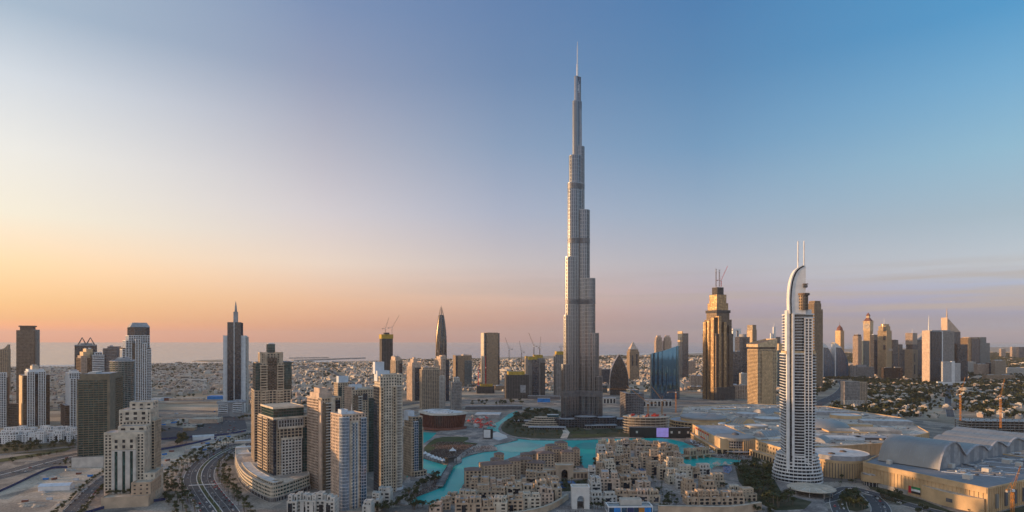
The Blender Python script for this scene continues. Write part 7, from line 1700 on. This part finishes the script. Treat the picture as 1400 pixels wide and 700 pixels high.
# ------------------------------------------------------------------ crowd on the lawn and along the promenades
mat('crowd_dark', (.045, .04, .045), var=.02); mat('crowd_pale', (.35, .33, .32), var=.1); mat('crowd_mid', (.12, .09, .09), var=.1); mat('skin', (.28, .18, .13), var=.05)
b = MB()
def person(x, y, z):
    h = rnd.uniform(1.5, 1.8); m = rnd.choice(['crowd_dark', 'crowd_dark', 'crowd_mid', 'crowd_pale', 'crowd_mid']); w_ = .26
    q = [(x - w_, y - .15), (x + w_, y - .15), (x + w_ * .9, y + .15), (x - w_ * .9, y + .15)]; c = [(x - .12, y), (x, y - .12), (x + .12, y), (x, y + .12)]
    for i in range(4):
        j = (i + 1) % 4; b.face([(*q[i], z), (*q[j], z), (*q[j], z + h * .82), (*q[i], z + h * .82)], m); b.face([(*c[i], z + h * .82), (*c[j], z + h * .82), (*c[j], z + h), (*c[i], z + h)], 'skin')
    b.face([(*p, z + h * .82) for p in q], m); b.face([(*p, z + h) for p in c], 'crowd_dark')
def crowd(poly, n, z):
    pw = [P(*p) for p in poly]; X = [p[0] for p in pw]; Y = [p[1] for p in pw]; k = 0
    while k < n:
        x, y = rnd.uniform(min(X), max(X)), rnd.uniform(min(Y), max(Y))
        if inside((x, y), pw):
            person(x, y, z); k += 1
crowd([(584, 622), (600, 612), (640, 610), (652, 609), (640, 615), (628, 624), (618, 633), (606, 633), (592, 627)], 3800, 1.8)
crowd([(588, 612), (600, 606), (632, 606), (640, 612), (600, 614)], 900, 1.8); crowd([(628, 632), (645, 621), (675, 616), (672, 611), (650, 612), (632, 622)], 260, 1.7)
crowd([(562, 690), (570, 681), (584, 675), (600, 669), (603, 663), (598, 660), (570, 676)], 420, 1.7); crowd([(940, 606), (950, 612), (962, 620), (985, 626), (1020, 629), (1030, 626), (990, 620), (962, 606)], 700, 1.5); crowd([(700, 706), (800, 700), (800, 703), (760, 710)], 60, 1.6)
o = b.build('crowd'); o['kind'] = 'stuff'; tag(o, 'dense dark crowd of people standing on the concert lawn and the promenades', 'crowd')
# cafe parasols on the mall promenade
proto = None
for i in range(44):
    t_ = rnd.random(); px, py = 940 + 32 * t_ + rnd.uniform(-1, 8), 604.5 + 17 * t_ + rnd.uniform(-1.5, 1)
    if proto is None:
        proto = thing('cafe_parasol', 'white square cafe parasol on the mall promenade', 'parasol', (*P(px, py), 1.45), 0, 'cafe parasols by the lake')
        b = MB(); b.lathe([(2.0, 2.5), (0, 3.2)], 0, 0, 'plant_white', 4); b.build('canopy', proto); b = MB(); b.bar((0, 0, 0), (0, 0, 2.7), .1, 'white'); b.build('pole', proto)
    else:
        c = copy_tree(proto); c.location = (*P(px, py), 1.45)
proto = None
for i in range(26):
    px, py = rnd.uniform(976, 1006), rnd.uniform(635.5, 639.5)
    if proto is None:
        proto = thing('cafe_parasol', 'pale parasol in the row on the pool terrace of the quarter', 'parasol', (*P(px, py), 1.6), 0, 'parasols on the pool terrace')
        b = MB(); b.lathe([(2.2, 2.5), (0, 3.3)], 0, 0, 'pink_beige', 6); b.build('canopy', proto); b = MB(); b.bar((0, 0, 0), (0, 0, 2.7), .1, 'white'); b.build('pole', proto)
    else:
        c = copy_tree(proto); c.location = (*P(px, py), 1.6)
# street lamps on the boulevard
proto = None; q = offset_line(BLVD, 2.0)
for i in range(4, len(BLVD) - 4, 4):
    if proto is None:
        proto = thing('street_lamp', 'tall double-armed street lamp on the green median of the boulevard', 'street lamp', (0, 0, .6), 0, 'street lamps on the boulevard median')
        b = MB(); b.lathe([(.2, 0), (.12, 11)], 0, 0, 'grey', 6); b.build('pole', proto)
        for s_ in (-1, 1):
            b = MB(); b.bar((0, 0, 10.9), (s_ * 2.2, 0, 11.3), .14, 'grey'); b.box(s_ * 2.2 - .5, s_ * 2.2 + .5, -.2, .2, 11.2, 11.4, 'plant_white', bottom=True); b.build('lamp_arm', proto)
        o = proto
    else:
        o = copy_tree(proto)
    o.location = (*BLVD[i], .6); o.rotation_euler = (0, 0, math.atan2(BLVD[i + 1][1] - BLVD[i][1], BLVD[i + 1][0] - BLVD[i][0]) + R(90))
# ------------------------------------------------------------------ the low district out to the sea
rnd = random.Random(99)
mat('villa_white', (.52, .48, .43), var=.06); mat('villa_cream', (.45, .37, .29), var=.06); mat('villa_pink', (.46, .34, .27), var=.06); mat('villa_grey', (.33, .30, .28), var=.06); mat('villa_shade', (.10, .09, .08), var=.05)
VM = ['villa_white', 'villa_white', 'villa_cream', 'villa_cream', 'villa_pink', 'villa_grey']
coastw = [P(*p) for p in cl]
def land_ok(x, y):
    if y > 14000:
        return False
    for (ax, ay), (bx, by) in zip(coastw, coastw[1:]):
        if ax <= x < bx:
            return y < ay + (by - ay) * (x - ax) / (bx - ax) - 60
    return x > 0
ROADS = [px_line([(500, 545), (490, 530), (466, 515), (448, 505)]), px_line([(1300, 570), (1296, 545), (1300, 528), (1318, 515)]), px_line([(1085, 566), (1112, 555), (1140, 543), (1150, 537), (1156, 528), (1150, 520)])]
RP = [(p, 26) for L in ROADS for p in L]
TW = [(o.location.x, o.location.y) for o in bpy.data.objects if o.parent is None and o.get('category') in ('tower', 'hotel', 'building', 'mall', 'clock tower', 'building site', 'skyscraper')]
def clear(x, y, d=34):
    return all(abs(x - a) > d or abs(y - b_) > d for a, b_ in TW) and all(abs(x - p[0]) > e or abs(y - p[1]) > e * 3 for p, e in RP)
def villa(b, x, y, a, m):
    w_, d_, h = rnd.uniform(10, 21), rnd.uniform(9, 16), rnd.choice((4.5, 7.5, 7.5, 8, 11))
    if rnd.random() < .03 and y != 0:
        w_, d_, h = rnd.uniform(34, 70), rnd.uniform(20, 36), rnd.choice((7, 9, 14, 18))
    b.rbox(x, y, w_, d_, 0, h, a, m, rnd.choice((m, m, 'roof_deck', 'villa_cream', 'villa_white')))
    c, s = math.cos(a), math.sin(a)
    u = rnd.uniform(-.25, .25) * w_
    b.rbox(x + u * c, y + u * s, w_ * .4, d_ * .5, h + .01, h + 2.6, a, m)
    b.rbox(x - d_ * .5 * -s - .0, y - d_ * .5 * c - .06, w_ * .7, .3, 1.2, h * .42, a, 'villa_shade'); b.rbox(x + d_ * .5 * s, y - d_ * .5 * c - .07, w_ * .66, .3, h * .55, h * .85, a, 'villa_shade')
# where villas stand, nearest first: photo windows of low town
ZONES = [((205, 345), (498, 545), 'left of the spire tower'), ((340, 520), (496, 560), 'behind the near tower group'), ((520, 770), (492, 535), 'beyond the opera house'), ((815, 965), (487, 535), 'between the giant and golden skyscrapers'), ((1000, 1120), (486, 545), 'behind the sail-topped hotel'), ((1120, 1400), (480, 503), 'beyond the trees at far right'), ((1100, 1400), (503, 572), 'among the trees at right'), ((0, 205), (503, 560), 'behind the left towers')]
names = {'villa_white': 'white', 'villa_cream': 'cream', 'villa_pink': 'pinkish', 'villa_grey': 'grey'}
cand = []
for (x0, x1), (y0, y1), where in ZONES:
    n = 0
    Yn, Yf = F * H / (y1 - HY), min(F * H / (y0 - HY), 9000)
    area = .5 * (x1 - x0) / F * (Yf ** 2 - Yn ** 2)
    for k in range(int(area / (560 if 'right' not in where else 800))):
        Y = math.sqrt(rnd.uniform(Yn ** 2, Yf ** 2)); X = (rnd.uniform(x0, x1) - 700) / F * Y
        th = .42 + .25 * math.sin(X * .0007 + Y * .0004); c_, s_ = math.cos(th), math.sin(th)
        u, v = X * c_ + Y * s_, -X * s_ + Y * c_
        i, j = round(u / 27), round(v / 34)
        if i % 9 == 0 or j % 5 == 0:                     # streets
            continue
        u, v = i * 27 + rnd.uniform(-3, 3), j * 34 + rnd.uniform(-4, 4); X, Y = u * c_ - v * s_, u * s_ + v * c_
        if math.sin(i * .21 + j * .13) + math.sin(j * .31 - i * .09) > 1.15:   # open ground and parks
            continue
        if land_ok(X, Y) and clear(X, Y):
            cand.append((Y, X, where, th))
cand.sort()
seen = set(); far = MB(); walls = MB(); ind = 0; VP = {}
for Y, X, where, th in cand:
    key = (round(X / 16), round(Y / 16))
    if key in seen:
        continue
    seen.add(key)
    a = th + rnd.choice((0, math.pi / 2)) + rnd.uniform(-.05, .05); m = rnd.choice(VM)
    if ind < 290:
        ind += 1
        k = (m, rnd.randrange(3))
        if k not in VP:
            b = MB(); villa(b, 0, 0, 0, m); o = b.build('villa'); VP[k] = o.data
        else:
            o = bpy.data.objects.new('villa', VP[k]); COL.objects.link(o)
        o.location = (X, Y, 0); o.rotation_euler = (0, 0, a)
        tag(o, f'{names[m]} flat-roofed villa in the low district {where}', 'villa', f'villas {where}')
    else:
        villa(far, X, Y, a, m)
    if rnd.random() < .4 and Y < 4500:
        walls.rbox(X + rnd.uniform(-4, 4), Y - 15, rnd.uniform(20, 32), .5, 0, 2.4, a, m)
o = far.build('distant_houses'); o['kind'] = 'stuff'; tag(o, 'dense low houses filling the plain out to the sea', 'houses')
o = walls.build('garden_walls'); o['kind'] = 'stuff'; tag(o, 'pale garden walls between the low houses', 'walls')
# trees of the district: tufts of leaves, uncounted
tf = MB(); n = 0
def tuft(b, x, y, r, h, m):
    for k in range(7):
        cx, cy, cz = x + rnd.uniform(-.6, .6) * r, y + rnd.uniform(-.6, .6) * r, h * rnd.uniform(.35, .95)
        for j in range(3):
            u = Vector((rnd.gauss(0, 1), rnd.gauss(0, 1), rnd.gauss(0, .6))).normalized(); v = u.cross(Vector((rnd.gauss(0, 1), rnd.gauss(0, 1), rnd.gauss(0, 1)))).normalized(); s = r * .55
            p = Vector((cx, cy, cz)); b.face([tuple(p - u * s), tuple(p - v * s * .7), tuple(p + u * s), tuple(p + v * s * .7)], m)
for (x0, x1), (y0, y1), where in ZONES:
    Yn, Yf = F * H / (y1 - HY), min(F * H / (y0 - HY), 8000)
    dens = 1500 if 'trees' not in where else 150
    area = .5 * (x1 - x0) / F * (Yf ** 2 - Yn ** 2)
    for k in range(min(12000, int(area / dens))):
        Y = math.sqrt(rnd.uniform(Yn ** 2, Yf ** 2)); X = (rnd.uniform(x0, x1) - 700) / F * Y
        nz = math.sin(X * .006 + Y * .0021) + math.sin(Y * .0045 - X * .0013) + math.sin(X * .017)
        if land_ok(X, Y) and clear(X, Y, 22) and nz + rnd.uniform(-1.2, 1.2) > (-.2 if 'trees' not in where else -1.3):
            r = rnd.uniform(3.5, 6.5) * (1.3 if 'trees' in where else 1) * (1 + max(0, Y - 2500) / 5000); tuft(tf, X, Y, r, r * 1.5, rnd.choice(('leaves_dark', 'leaves_dark', 'leaves_olive')))
o = tf.build('district_trees'); o['kind'] = 'stuff'; tag(o, 'countless dark garden trees scattered between the low houses', 'trees')
